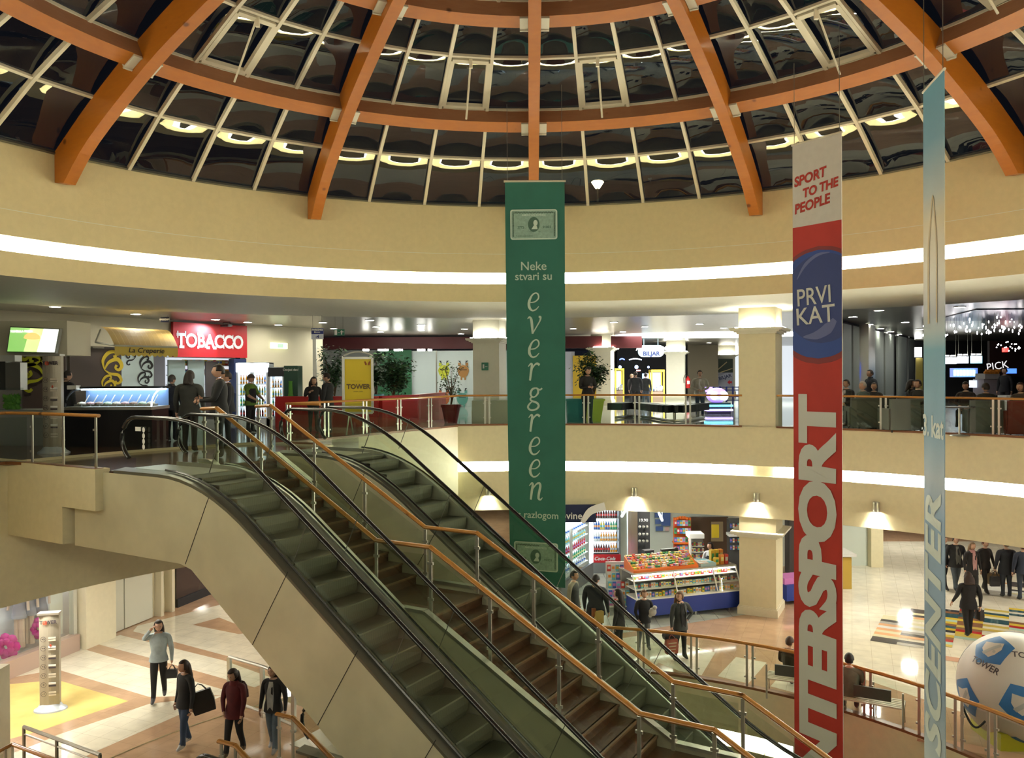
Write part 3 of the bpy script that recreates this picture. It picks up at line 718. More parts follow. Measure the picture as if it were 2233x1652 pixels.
for nm, x, d, w, rz, zc, lab in ((1, 1068, 30.2, .98, -.25, 8.2, 'pale column behind the green banner with an exit sign on it'), (2, 1314, 41.5, 1.0, -.3, 8.2, 'pale column with glowing cornice behind the leafy potted tree'),
        (3, 1474, 50.5, 1.1, -.25, 8.2, 'pale column with glowing cornice beside the red extinguisher'), (4, 1584, 59.5, 1.15, -.2, 8.2, 'pale column with glowing cornice above the billiard poster'),
        (5, 187, 28.6, 1.04, -.0, 8.2, 'pale column with glowing cornice behind the ice cream counter')):
    p = atx(x, d); column(p.x, p.y, w, w, rz, GZ, 8.93, zc, lab)
# ceiling downlights of the gallery
dlp = [(296, 684), (399, 678), (607, 707.7), (703.7, 702.7), (727.5, 715.8), (806.5, 697.7), (820, 712), (830, 723), (919, 707.7), (919, 720), (1013, 716.5), (1005, 727), (1339, 702), (1406, 711.7), (1358, 722.8), (1526, 705.8), (1578, 714.4), (1392, 743), (1546, 747),
       (1917, 676), (2093, 668.8), (1896, 706.5), (1920, 715.8), (1942, 722.6), (1960, 728.3), (1977, 734), (1991, 738.5), (2004, 744), (1974, 702), (2006, 717), (2020, 724), (2066, 743.6), (2076, 747.6), (2086, 751.5), (120, 668), (1250, 716), (1140, 709), (1790, 694), (1860, 690), (470, 696), (540, 702), (620, 722)]
proto = None
for i, (x, y) in enumerate(dlp):
    p = onz(x, y, 8.92)
    if (Vector((p.x, p.y))-C0).length < 17: p.z = 8.86
    if proto is None:
        proto = thing('downlight', 'round recessed downlight glowing in the gallery ceiling', 'ceiling light', (p.x, p.y, p.z), 0, 'downlights in the gallery ceiling')
        b = MB(); b.lathe([(.17, 0), (.17, -.012), (.14, -.016), (.14, -.002)], (0, 0, 0), 20); loc(b, 'trim_ring', M_WHITE, proto)
        b = MB(); b.lathe([(.135, -.006), (.135, -.008)], (0, 0, 0), 20); loc(b, 'lamp', M_DL, proto)
    else: dup(proto, (p.x, p.y, p.z), 0)
for k, (x, i) in enumerate(sorted((x, i) for i, (x, y) in enumerate(dlp))): bpy.data.objects['downlight' if i == 0 else 'downlight.%03d' % i]['label'] = 'round recessed gallery ceiling downlight, %s from the left of the photo' % nth(k+1)
# broad oval light recess in the ceiling right of centre
b = MB(); c = onz(1560, 731, 8.9); b.lathe([(3.2, 0), (3.2, -.02)], (0, 0, 0), 40); o = b.build('ceiling_light_recess', emis('recess_glow', (1, .99, .93), 5)); o.location = (c.x, c.y, 8.925); o.scale = (1.6, 1, 1)
tag(o, 'large glowing oval light recess in the gallery ceiling near the far columns', 'ceiling light')
# wall lamps on the gallery fascia
proto = None
for i, (x, lab) in enumerate([(1063, 'left of the green banner'), (1383, 'above the drinks coolers'), (1650, 'above the lower cream column'), (1912, 'right of the red banner')]):
    p = pol(RG-.08, thof(x, RG)); th = thof(x, RG); z = 3.42
    e = thing('wall_lamp', 'grey cylinder wall lamp shining down the fascia, '+lab, 'wall lamp', (p.x, p.y, z), -th, 'cylinder lamps on the gallery fascia')
    b = MB(); b.tube([(0, 0, -.13), (0, 0, .13)], .085, 16, cap=False); b.lathe([(.085, .128), (.085, .13)], (0, 0, 0), 16); b.box((0, .07, 0), (.06, .1, .12)); loc(b, 'housing', M_STEEL, e, True)
    b = MB(); b.lathe([(.07, -.10), (.07, -.105)], (0, 0, 0), 14); loc(b, 'lamp', emis('wall_lamp_glow', (1, .93, .75), 120), e)
    L = bpy.data.lights.new('wall_lamp_beam', 'SPOT'); L.energy = 75; L.spot_size = R(100); L.spot_blend = .5; L.color = (1, .93, .76); L.shadow_soft_size = .05
    lo = bpy.data.objects.new('beam', L); COL.objects.link(lo); lo.parent = e; lo.location = (0, -.02, -.12); lo.rotation_euler = (R(14), 0, 0)
# lower ceiling lights (behind the fascias, lighting the lower floor)
proto = None; M_LD = emis('lower_light_glow', (1, .96, .84), 80)
for r, n, a0, a1 in ((12.0, 5, -108, -40), (16.5, 9, -100, 90), (21, 11, -75, 90), (27, 10, -50, 80)):
    for i in range(n):
        a = R(a0+(a1-a0)*(i+.5)/n); p = pol(r if a < R(-30) or r > 15 else 16.5, a)
        if proto is None:
            proto = thing('lower_downlight', 'round downlight in the ceiling over the lower floor', 'ceiling light', (p.x, p.y, 2.82), 0, 'downlights over the lower floor')
            b = MB(); b.lathe([(.27, 0), (.27, -.02)], (0, 0, 0), 16); loc(b, 'trim_ring', M_WHITE, proto)
            b = MB(); b.lathe([(.23, -.022), (.23, -.026)], (0, 0, 0), 16); loc(b, 'lamp', M_LD, proto)
        else: dup(proto, (p.x, p.y, 2.82), 0)

# ------------------------------------------------------------------ lettering mapped onto banners
def text2d(body, size, bold=0.0, shear=0.0, sx=1.0, align='CENTER', spacing=1.0):
    cu = bpy.data.curves.new('t', 'FONT'); cu.body = body; cu.size = size; cu.offset = bold; cu.shear = shear; cu.align_x = align; cu.align_y = 'CENTER'
    cu.space_character = spacing; cu.resolution_u = 4
    o = bpy.data.objects.new('t', cu); COL.objects.link(o); bpy.context.view_layer.update()
    me = bpy.data.meshes.new_from_object(o.evaluated_get(bpy.context.evaluated_depsgraph_get())); bpy.data.objects.remove(o)
    V = [(v.co.x*sx, v.co.y) for v in me.vertices]; Fc = [tuple(p.vertices) for p in me.polygons]; bpy.data.meshes.remove(me); return V, Fc
def ribbon(pts, ws, n=5):
    P = [Vector(p) for p in pts]; Q = []; W = []
    for i in range(len(P)-1):
        p0, p1, p2, p3 = P[max(i-1, 0)], P[i], P[i+1], P[min(i+2, len(P)-1)]
        for q in range(n):
            t = q/n; Q.append(.5*((2*p1)+(-p0+p2)*t+(2*p0-5*p1+4*p2-p3)*t*t+(-p0+3*p1-3*p2+p3)*t**3)); W.append(ws[i]*(1-t)+ws[i+1]*t)
    Q.append(P[-1]); W.append(ws[-1]); V = []; Fc = []
    for i in range(len(Q)):
        d = (Q[min(i+1, len(Q)-1)]-Q[max(i-1, 0)]).normalized(); nn = Vector((-d.y, d.x)); V += [tuple(Q[i]+nn*W[i]/2), tuple(Q[i]-nn*W[i]/2)]
    for i in range(len(Q)-1): Fc.append((2*i, 2*i+2, 2*i+3, 2*i+1))
    return V, Fc
GL = {'e': [([(.17, .47), (.48, .50), (.72, .68), (.72, .90), (.55, 1.0), (.30, .86), (.12, .52), (.12, .22), (.30, .02), (.55, .06), (.76, .25)], [.05, .07, .09, .10, .07, .10, .17, .18, .10, .08, .04])],
      'v': [([(.0, .86), (.12, .96), (.24, .84), (.30, .45), (.33, .02)], [.04, .10, .17, .17, .12]), ([(.33, .03), (.60, .42), (.82, .75), (.86, .95), (.74, .97)], [.08, .07, .09, .14, .10])],
      'r': [([(.02, .80), (.18, .95), (.27, .88), (.20, .45), (.13, .0)], [.04, .10, .16, .16, .13]), ([(.24, .62), (.44, .88), (.62, .97), (.78, .88)], [.07, .09, .13, .15])],
      'n': [([(.02, .80), (.18, .95), (.27, .88), (.19, .45), (.12, .0)], [.04, .10, .16, .16, .13]), ([(.23, .58), (.50, .90), (.72, .96), (.78, .78), (.68, .35), (.66, .08), (.80, .02), (.92, .14)], [.07, .09, .14, .16, .16, .15, .09, .04])],
      'g': [([(.52, .98), (.28, .90), (.16, .66), (.26, .48), (.46, .48), (.66, .68), (.66, .90), (.52, .98)], [.08, .13, .14, .10, .08, .13, .13, .08]), ([(.62, .93), (.80, .88), (.95, .96)], [.07, .10, .09]),
            ([(.30, .48), (.14, .36), (.24, .24), (.60, .12), (.70, -.08), (.48, -.26), (.14, -.28), (-.02, -.12), (.10, .08), (.30, .22)], [.08, .10, .11, .13, .14, .10, .11, .13, .10, .06])]}
def banner(name, label, TL, TR, H, bot_shift, twist, mats, bands, th=.012, n=30):
    """cloth hung from TL..TR; B(u,v,off): u 0..1 across, v metres down; bands = [(v_end, material index)]"""
    TL, TR = Vector(TL), Vector(TR); W = (TR-TL).length; cen = (TL+TR)/2; ax = (TR-TL).normalized(); a0 = atan2(ax.y, ax.x)
    def B(u, v, off=0.0):
        k = v/H; a = a0+twist*k; x = Vector((cos(a), sin(a), 0)); nn = Vector((sin(a), -cos(a), 0))
        rip = .004*sin(u*9+v*.7)*min(1, k*3)
        return cen+Vector(bot_shift)*k+x*((u-.5)*W)+Vector((0, 0, -v))+nn*(off+rip)
    e = thing(name, label, 'banner', tuple(cen))
    b = MB(); vs = sorted(set([round(H*i/n, 4) for i in range(n+1)]+[v for v, _ in bands])); NU = 6
    for v0, v1 in zip(vs, vs[1:]):
        mi = next(m_ for ve, m_ in bands if v1 <= ve+1e-4)
        for i in range(NU):
            b.q(B(i/NU, v0), B((i+1)/NU, v0), B((i+1)/NU, v1), B(i/NU, v1), mi=mi)
            b.q(B(i/NU, v0, -th), B((i+1)/NU, v0, -th), B((i+1)/NU, v1, -th), B(i/NU, v1, -th), mi=mi)
    for u in (0, 1):
        for v0, v1 in zip(vs, vs[1:]): b.q(B(u, v0), B(u, v1), B(u, v1, -th), B(u, v0, -th))
    b.build('cloth', mats, e, True)
    b = MB(); b.tube([B(-.02, .0, -.006), B(1.02, .0, -.006)], .022, 8); b.build('top_rod', M_FRAME, e)
    b = MB()
    for u in (.04, .96):
        p = B(u, 0); b.tube([p, p+Vector((0, 0, 1.6+.4*(u > .5)))], .006, 5)
    b.build('hanging_wires', M_STEELD, e)
    return e, B, W
def press(name, VF, B, W, v0, M, e, u0=.5, rot=0, off=.006, label=None):
    """put 2-D lettering (metres, y up) on the banner, centre at u0, v0"""
    V, Fc = VF; c, s = cos(rot), sin(rot)
    b = MB(); b.add([B(u0+(x*c-y*s)/W, v0-(x*s+y*c), off) for x, y in V], Fc); o = b.build(name, M, e); return tag(o, label)
M_BG = mat('green_banner_cloth', (.028, .16, .11), .75, noise=.12, nscale=2)
M_BGT = mat('pale_green_print', (.48, .60, .47), .7); M_CARD = mat('card_print', (.30, .46, .35), .6, noise=.2, nscale=20); M_CARDE = mat('card_edge', (.55, .68, .55), .6); M_CARDD = mat('card_dark', (.06, .14, .09), .6)
D1 = 17.2; a = atd(1101, 396, D1); c = atd(1231, 394, D1); Hh = 8.55
gb, B, W = banner('hanging_banner', 'tall green banner lettered evergreen, hanging at the middle of the hall', a, c, Hh, (0.03, .5, 0), R(-20), [M_BG], [(Hh, 0)])
vm = lambda y: (y-395)*D1/F*1.004
def rrect(w, h, r, n=5):
    P = []
    for cx_, cy_, a0 in ((w/2-r, h/2-r, 0), (-w/2+r, h/2-r, 90), (-w/2+r, -h/2+r, 180), (w/2-r, -h/2+r, 270)):
        P += [(cx_+r*cos(R(a0+90*i/n)), cy_+r*sin(R(a0+90*i/n))) for i in range(n+1)]
    return P, [tuple(range(len(P)))]
def grid(w, h, nx, ny):   # finely cut rectangle so that it follows the cloth
    V = [(-w/2+w*i/nx, -h/2+h*j/ny) for j in range(ny+1) for i in range(nx+1)]; Fc = [(j*(nx+1)+i, j*(nx+1)+i+1, (j+1)*(nx+1)+i+1, (j+1)*(nx+1)+i) for j in range(ny) for i in range(nx)]; return V, Fc
def card(yc, full=True):
    v = vm(yc); cw, chh = .98, .62
    press('card_edge', rrect(cw, chh, .05), B, W, v, M_CARDE, gb, .48, off=.02)
    press('card_face', rrect(cw-.05, chh-.05, .04), B, W, v, M_CARD, gb, .48, off=.026)
    V = []; Fc = []
    hx, hy = cw/2-.06, chh/2-.06; b1 = [(-hx, -hy), (-hx, hy)]+[(-hx+2*hx*i/30, hy-.012*(i % 2)) for i in range(1, 30)]+[(hx, hy), (hx, -hy)]; V, Fc = ribbon(b1, [.028]*len(b1), 1)
    press('card_border', (V, Fc), B, W, v, mat('card_border_print', (.14, .25, .17), .6, noise=.7, nscale=60), gb, .48, off=.030)
    O = [(.12*cos(2*pi*i/24), .155*sin(2*pi*i/24)) for i in range(24)]; press('card_medallion', (O, [tuple(range(24))]), B, W, v, M_CARDD, gb, .48, off=.032)
    O = [(.035+.045*cos(2*pi*i/14), .03+.06*sin(2*pi*i/14)) for i in range(14)]; press('card_portrait', (O+[(-.05, -.10), (.08, -.10), (.06, -.03), (.0, -.02)], [tuple(range(14)), (14, 15, 16, 17)]), B, W, v, M_CARDE, gb, .48, off=.036)
    press('card_heading', text2d('AMERICAN EXPRESS', .055, .001), B, W, v-.19, M_CARDE, gb, .48, off=.034)
    press('card_number', text2d('3775', .07, .001), B, W, v+.06, M_CARDD, gb, .26, off=.034); press('card_number', text2d('91003', .07, .001), B, W, v+.06, M_CARDD, gb, .70, off=.034)
    press('card_small_print', text2d('VALID          AX', .035), B, W, v+.15, M_CARDD, gb, .5, off=.034); press('card_small_print', text2d('DAVID HARDERAN', .04), B, W, v+.24, M_CARDD, gb, .32, off=.034)
card(488); card(1220)
press('slogan', text2d('Neke', .25, .002), B, W, vm(578), M_BGT, gb, .47); press('slogan', text2d('stvari su', .235, .002), B, W, vm(600), M_BGT, gb, .47)
for ch, y in zip('evergreen', (655, 706, 757, 808, 862, 921, 972, 1022, 1073)):
    V = []; Fc = []
    for pts, ws in GL[ch]:
        v_, f_ = ribbon(pts, ws); n0 = len(V); V += [((x-.42)*.37*.86, (y_-.5)*.37) for x, y_ in v_]; Fc += [tuple(n0+i for i in f) for f in f_]
    press('letter', (V, Fc), B, W, vm(y), M_BGT, gb, .47)
press('slogan', text2d('s razlogom', .205, .002), B, W, vm(1127), M_BGT, gb, .52)

M_BW = mat('white_banner_cloth', (.62, .58, .50), .75, noise=.05); M_BR = mat('red_banner_cloth', (.52, .035, .022), .7, noise=.15, nscale=1.5); M_BRD = mat('dark_red_print', (.22, .03, .03), .7); M_BB = mat('blue_disc_print', (.035, .055, .19), .7); M_BB2 = mat('blue_disc_light_print', (.12, .14, .30), .7)
M_BT = mat('banner_white_print', (.60, .60, .54), .7); M_RT = mat('banner_red_print', (.42, .03, .015), .7)
a = atd(1728, 317, 16.3); c = atd(1835, 287, 15.4); c.z = a.z = (a.z+c.z)/2; Hh = 13.0
rb_, B, W = banner('hanging_banner', 'tall red white and blue banner lettered INTERSPORT PRVI KAT', a, c, Hh, (0, 0, 0), R(-1), [M_BW, M_BR], [(1.63, 0), (Hh, 1)])
vm = lambda y: (y-302)*15.85/F
for i, (t_, y, u) in enumerate((('SPORT', 383, .36), ('TO THE', 411, .57), ('PEOPLE', 443, .40))):
    press('handwritten_line', text2d(t_, .26 if i != 1 else .24, .010, .18, .92), B, W, vm(y), M_RT, rb_, u, rot=.12)
def disc(r, cx_, cy_, w, r2=0, a0=0, a1=360):   # disc clipped to the banner width
    V = []; Fc = []; n = 60
    for i in range(n+1):
        y = -r+2*r*i/n; h = sqrt(max(r*r-y*y, 0)); x0, x1 = max(cx_-h, -w/2), min(cx_+h, w/2)
        if x1 < x0: x0 = x1 = max(-w/2, min(w/2, cx_))
        V += [(x0+(x1-x0)*j/6, y+cy_) for j in range(7)]
    for i in range(n):
        for j in range(6): Fc.append((i*7+j, i*7+j+1, i*7+j+8, i*7+j+7))
    return V, Fc
press('disc_shadow', disc(1.13, .04, 0, W), B, W, vm(664), M_BRD, rb_, off=.003); press('disc', disc(1.04, .04, 0, W), B, W, vm(662), mat('blue_rim_print', (.03, .07, .28), .7), rb_, off=.006)
press('disc_inner', disc(.86, .12, .05, W), B, W, vm(655), M_BB, rb_, off=.009)
V, Fc = ribbon([(-.44, .45), (-.25, .72), (.02, .88), (.30, .90)], [.01, .07, .06, .01]); press('disc_highlight', (V, Fc), B, W, vm(655), M_BB2, rb_, off=.013)
V, Fc = ribbon([(-.30, -.72), (.0, -.70), (.25, -.58), (.40, -.42)], [.02, .16, .22, .10]); press('disc_highlight', (V, Fc), B, W, vm(650), M_BB2, rb_, off=.013)
press('floor_line', text2d('PRVI', .47, .004, 0, .86), B, W, vm(645), M_BT, rb_, .45, rot=.05, off=.018); press('floor_line', text2d('KAT', .47, .004, 0, .98), B, W, vm(687), M_BT, rb_, .47, rot=.05, off=.018)
V, Fc = text2d('INTERSPORT', 1.10, .055, 0, .93, spacing=.93)
xs = [v[0] for v in V]; ys = [v[1] for v in V]; x0, x1, y0, y1 = min(xs), max(xs), min(ys), max(ys)
Lw = vm(1735)-vm(858); V = [((x-(x0+x1)/2)/(x1-x0)*Lw, (y-(y0+y1)/2)/(y1-y0)*.86) for x, y in V]
press('brand_lettering', (V, Fc), B, W, (vm(858)+vm(1735))/2, M_BT, rb_, .50, rot=pi/2, off=.012)
# blue banner seen nearly edge on
def bandmat(name, stops, z0, z1):
    M = mat(name, (.3, .4, .5), .7); nt = M.node_tree; b = nt.nodes['Principled BSDF']; L = nt.links.new
    g_ = nt.nodes.new('ShaderNodeNewGeometry'); sp = nt.nodes.new('ShaderNodeSeparateXYZ'); mr = nt.nodes.new('ShaderNodeMapRange'); mr.inputs[1].default_value = z1; mr.inputs[2].default_value = z0
    cr = nt.nodes.new('ShaderNodeValToRGB'); el = cr.color_ramp.elements; el[0].position = stops[0][0]; el[0].color = stops[0][1]+(1,); el[1].position = stops[-1][0]; el[1].color = stops[-1][1]+(1,)
    for p, c_ in stops[1:-1]: k = el.new(p); k.color = c_+(1,)
    L(g_.outputs['Position'], sp.inputs[0]); L(sp.outputs[2], mr.inputs[0]); L(mr.outputs[0], cr.inputs[0]); L(cr.outputs[0], b.inputs['Base Color']); return M
a = atd(2013, 202, 13.2); c = atd(2058, 150, 12.2); c.z = a.z = (a.z+c.z)/2; Hh = 11.6
zt_ = a.z; yv = lambda y: (y-176)*12.7/F
fr = lambda y: yv(y)/Hh
M_BLU = bandmat('blue_banner_print', [(0, (.13, .33, .42)), (fr(300), (.16, .32, .40)), (fr(420), (.42, .46, .42)), (fr(480), (.62, .52, .32)), (fr(600), (.66, .62, .50)), (fr(680), (.40, .42, .44)), (fr(720), (.38, .46, .46)), (fr(760), (.14, .33, .42)), (fr(960), (.22, .36, .46)), (fr(1040), (.40, .47, .52)), (fr(1120), (.24, .37, .50)), (fr(1500), (.25, .35, .44)), (1, (.60, .66, .60))], zt_-Hh, zt_)
bb, B, W = banner('hanging_banner', 'pale blue banner turned almost edge on at right of the red one', a, c, Hh, (0, 0, 0), 0, [M_BLU], [(Hh, 0)])
M_GOLD = mat('tower_print', (.50, .38, .20), .7); M_BPR = mat('pale_banner_print', (.62, .68, .60), .7)
V, Fc = ribbon([(-.22, -1.0), (-.22, .1), (-.12, .55), (0, .95), (.12, .55), (.2, .1), (.2, -1.0)], [.10, .08, .06, .05, .05, .06, .05]); press('tower_picture', (V, Fc), B, W, yv(560), M_GOLD, bb, .48)
press('floor_line', text2d('3. kat', .46, .012), B, W, yv(930), M_BPR, bb, .46)
V, Fc = text2d('SCENTER', 1.0, .03, .1); xs = [v[0] for v in V]; ys = [v[1] for v in V]; V = [((x-(min(xs)+max(xs))/2)/(max(xs)-min(xs))*4.0, (y-(min(ys)+max(ys))/2)/(max(ys)-min(ys))*.80) for x, y in V]
press('brand_lettering', (V, Fc), B, W, yv(1350), M_BPR, bb, .46, rot=pi/2)

# ------------------------------------------------------------------ left: food court fronts
PLW = ((-15.4, 23.6), (-8.3, 35.0))
M_CREAM = mat('shop_wall_paint', (.66, .60, .44), .7); M_BROWN = mat('brown_panel', (.085, .06, .05), .5); M_LIME = mat('lime_print', (.42, .42, .02), .5); M_YEL = mat('yellow_print', (.75, .55, .03), .5)
b = plslab(-200, 372, 7.95, 8.93, PLW, .2); struct(b.build('wall_shop_header', M_CREAM))
b = plslab(524, 693, GZ, 8.93, PLW, .3); struct(b.build('wall_shop_side', M_CREAM))
b = plslab(-200, 500, GZ, 8.93, ((-15.9, 26.4), (-9.6, 36.5)), .1); struct(b.build('wall_shop_back', mat('shop_back', (.30, .27, .24), .6)))
# swirl panels
SWP = ((-13.8, 26.6), (-10.6, 31.4))
def swirl(mb, cx_, cz, s, pl, flip=1, off=.02, mi=0):
    a = onpl(cx_, 814, *pl); d = (Vector(pl[1])-Vector(pl[0])).normalized(); n = Vector((d.y, -d.x))
    if n.dot(Vector((a.x, a.y))) > 0: n = -n
    def T(x, y): return (a.x+d.x*x*s*flip+n.x*off, a.y+d.y*x*s*flip+n.y*off, cz+y*s)
    for pts, ws in (([(0, 0), (.3, .5), (.9, .7), (1.2, .3), (1.0, 0), (.75, .12), (.85, .32)], [.05, .2, .28, .25, .2, .14, .2]), ([(0, 0), (-.1, .6), (.25, 1.1), (.7, 1.2), (.8, .95), (.62, .85)], [.05, .2, .25, .2, .16, .2]), ([(0, 0), (.4, -.25), (.95, -.35), (1.15, -.7), (.9, -.9), (.72, -.75)], [.05, .16, .22, .2, .16, .18])):
        V, Fc = ribbon(pts, ws); mb.add([T(*v) for v in V], Fc, mi)
e = thing('swirl_panel', 'brown wall panel with lime and yellow swirls behind the column', 'panel', tuple(onpl(200, 850, *SWP)))
plslab(150, 262, GZ, 7.9, SWP, .06).build('board', M_BROWN, e)
b = MB(); swirl(b, 225, 7.2, .5, SWP, off=.08); swirl(b, 222, 6.6, .34, SWP, 1, .08); b.build('swirls', M_YEL, e)
SWL = ((-13.6, 21.6), (-12.0, 24.6))
e = thing('swirl_panel', 'brown wall panel with lime swirls behind the upper totem', 'panel', tuple(atd(90, 850, 23.5)))
slab('board', 49, 770, 143, 905, 24.6, M_BROWN, parent=e)
b = MB(); pl_ = ((-20, 24.55), (0, 24.55)); swirl(b, 94, 7.5, .55, pl_, -1, .05); swirl(b, 98, 7.0, .5, pl_, -1, .05); b.build('swirls', M_LIME, e)
e = thing('swirl_panel', 'white wall panel with black swirls under the striped awning', 'panel', tuple(onpl(300, 850, *SWP)))
plslab(263, 333, 6.2, 7.9, SWP, .06).build('board', mat('ice_panel', (.62, .74, .74), .4), e)
b = MB(); swirl(b, 305, 7.25, .34, SWP, 1, .08); swirl(b, 300, 6.75, .30, SWP, 1, .08); swirl(b, 292, 7.6, .26, SWP, -1, .08); b.build('swirls', M_BLK, e)
# menu screen in its fascia
b = MB(); c_, s_ = px(-60, 699, 146, 775, 21.6, 1.2); b.box(c_, s_); struct(b.build('wall_menu_fascia', M_CREAM))
e = thing('menu_screen', 'backlit green and white menu screen above the salad counter', 'screen', tuple(atd(72, 740, 21.5)))
b = MB(); A = [atd(14, 768, 21.2), atd(121, 770, 21.2), atd(131, 716, 21.4), atd(22, 711, 21.4)]; b.vprism([(0, 0), (1, 0), (2, 0), (3, 0)], lambda i, _: A[i], (0, .12, 0)); b.build('frame', M_STEELD, e)
def lerp4(A, u, v, off=-.012): p = A[0].lerp(A[1], u).lerp(A[3].lerp(A[2], u), v); return Vector((p.x, p.y+off, p.z))
b = MB()
for u0, u1, mi in ((.02, .35, 0), (.35, .62, 1), (.62, .98, 2)):
    b.q(lerp4(A, u0, .04), lerp4(A, u1, .04), lerp4(A, u1+(.06 if u1 < .9 else 0), .96), lerp4(A, u0+(.06 if u0 > .1 else 0), .96), mi=mi)
b.build('picture', [emis('screen_green', (.22, .62, .08), .40), emis('screen_lime', (.62, .85, .25), .55), emis('screen_white', (.95, 1, .85), .9)], e)
b = MB(); b.ball(lerp4(A, .48, .58, -.015), (.22, .01, .14), 12); b.build('food_picture', emis('screen_orange', (.9, .55, .12), .5), e)
text('heading', 'TOMBULA FRESH', .075, emis('screen_text', (1, 1, .9), .8), e, lerp4(A, .25, .82, -.03), (1, 0, 0), (0, -.05, 1))
# awning of the creperie
e = thing('awning', 'yellow brown striped shop awning with scalloped edge lettered La Creperie', 'awning', tuple(atd(300, 745, 23.5)))
M_AW = mat('awning_cloth', (.50, .33, .09), .7); M_AW2 = mat('awning_seam', (.62, .46, .18), .7); M_AWV = mat('awning_valance', (.72, .52, .10), .7)
TA, TB, BA, BB = atd(219, 712, 25.6), atd(363, 719, 26.6), atd(250, 753, 22.6), atd(388, 757, 23.4)
b = MB(); nS = 12
for i in range(nS):
    u0, u1 = i/nS, (i+1)/nS
    for j in range(6):
        v0, v1 = j/6, (j+1)/6; f = lambda u, v: TA.lerp(TB, u).lerp(BA.lerp(BB, u), v)+Vector((0, 0, .12*sin(v*pi)))
        b.q(f(u0, v0), f(u1, v0), f(u1, v1), f(u0, v1), mi=0); um = u0+.06/nS; b.q(f(u0, v0)+Vector((0, -.01, .008)), f(um+.004, v0)+Vector((0, -.01, .008)), f(um+.004, v1)+Vector((0, -.01, .008)), f(u0, v1)+Vector((0, -.01, .008)), mi=1)
b.build('canopy', [M_AW, M_AW2], e)
b = MB(); ns = 48
for i in range(ns):
    u0, u1 = i/ns, (i+1)/ns; h0, h1 = [-.24-.045*abs(sin(u*12*pi)) for u in (u0, u1)]; p, q_ = BA.lerp(BB, u0), BA.lerp(BB, u1); b.q(p, q_, q_+Vector((0, 0, h1)), p+Vector((0, 0, h0)))
b.build('valance', M_AWV, e)
b = MB()
for k in (TA, ): b.tube([TA+Vector((0, 0, -.1)), TA+Vector((.1, -.5, -.5)), BA+Vector((0, .05, 0))], .03, 6)
b.tube([BA, BB], .03, 6); b.build('arm', M_BRKT, e)
dd = (BB-BA).normalized(); mid = BA.lerp(BB, .5)+Vector((0, -.03, -.12)); text('lettering', 'La Creperie', .19, M_BLK, e, mid, dd, (0, 0, 1), .002, .2)
# TOBACCO sign
e = thing('shop_sign', 'red sign board with white slab lettering TOBACCO over the kiosk front', 'sign', tuple(onpl(440, 740, *PLW)))
zt_, zb_ = zat(523, 711.5, PLW), zat(523, 780.4, PLW)
plslab(362, 523, zb_, zt_, PLW, .12, .3).build('board', mat('sign_red', (.55, .012, .02), .45), e)
pA, pB = onpl(366, 814, *PLW), onpl(516, 814, *PLW); dd = (pB-pA).normalized(); nn = Vector((dd.y, -dd.x, 0)); nn = -nn if nn.dot(pA) > 0 else nn
V, Fc = text2d('TOBACCO', 1.0, .035, 0, 1, spacing=1.02)
xs = [v[0] for v in V]; ys = [v[1] for v in V]; Ln = (pB-pA).length*.97; hh = (zt_-zb_)*.42; zc = (zt_+zb_)/2-.02
b = MB(); cen = pA.lerp(pB, .5)+nn*.44; cen.z = zc
for z_ in (0, ): b.add([cen+dd*((x-(min(xs)+max(xs))/2)/(max(xs)-min(xs))*Ln)+Vector((0, 0, (y-(min(ys)+max(ys))/2)/(max(ys)-min(ys))*hh)) for x, y in V], Fc)
lw = Ln/7
for i, ch in enumerate('TOBACCO'):     # slab serifs
    x = -Ln/2+lw*(i+.5)
    if ch == 'T': S = [(x-lw*.0, -1, .5), (x-lw*.38, .78, .12), (x+lw*.38, .78, .12)]
    elif ch == 'A': S = [(x-lw*.33, -1, .35), (x+lw*.36, -1, .38)]
    elif ch == 'B': S = [(x-lw*.36, -1, .18), (x-lw*.36, 1, .18)]
    elif ch == 'C': S = [(x+lw*.34, .55, .10), (x+lw*.34, -.55, .10)]
    else: S = []
    for sx_, sz, wd_ in S:
        p = cen+dd*sx_; h_ = .05 if abs(sz) == 1 else .12; zz_ = p.z+sz*hh/2*(.94 if abs(sz) == 1 else 1); w_2 = wd_*lw/2
        b.q(p-dd*w_2+Vector((0, 0, zz_-p.z-h_)), p+dd*w_2+Vector((0, 0, zz_-p.z-h_)), p+dd*w_2+Vector((0, 0, zz_-p.z+h_)), p-dd*w_2+Vector((0, 0, zz_-p.z+h_)))
b.build('lettering', mat('sign_white', (.85, .85, .9), .4), e)
p = onpl(450, 712, *PLW)+nn*1.1; e2 = thing('flood_lamp', 'black flood lamp on a bracket shining at the red sign board', 'lamp', tuple(p))
b = MB(); b.box(tuple(p), (.42, .2, .07), -.6); b.tube([p+Vector((-.15, .1, 0)), p+Vector((-.15, .1, .12)), p+Vector((.15, -.05, .12)), p+Vector((.15, -.05, 0))], .012, 5); b.build('housing', M_BLK, e2)
L = bpy.data.lights.new('flood', 'SPOT'); L.energy = 60; L.spot_size = R(95); L.spot_blend = .6; L.color = (.95, .9, 1); L.shadow_soft_size = .06
lo = bpy.data.objects.new('flood', L); COL.objects.link(lo); lo.location = p+Vector((0, 0, -.08)); tgt = cen-Vector((0, 0, .05))-dd*.4; lo.rotation_euler = (tgt-lo.location).to_track_quat('-Z', 'Y').to_euler(); lo.parent = e2; lo.matrix_parent_inverse = PINV(e2)
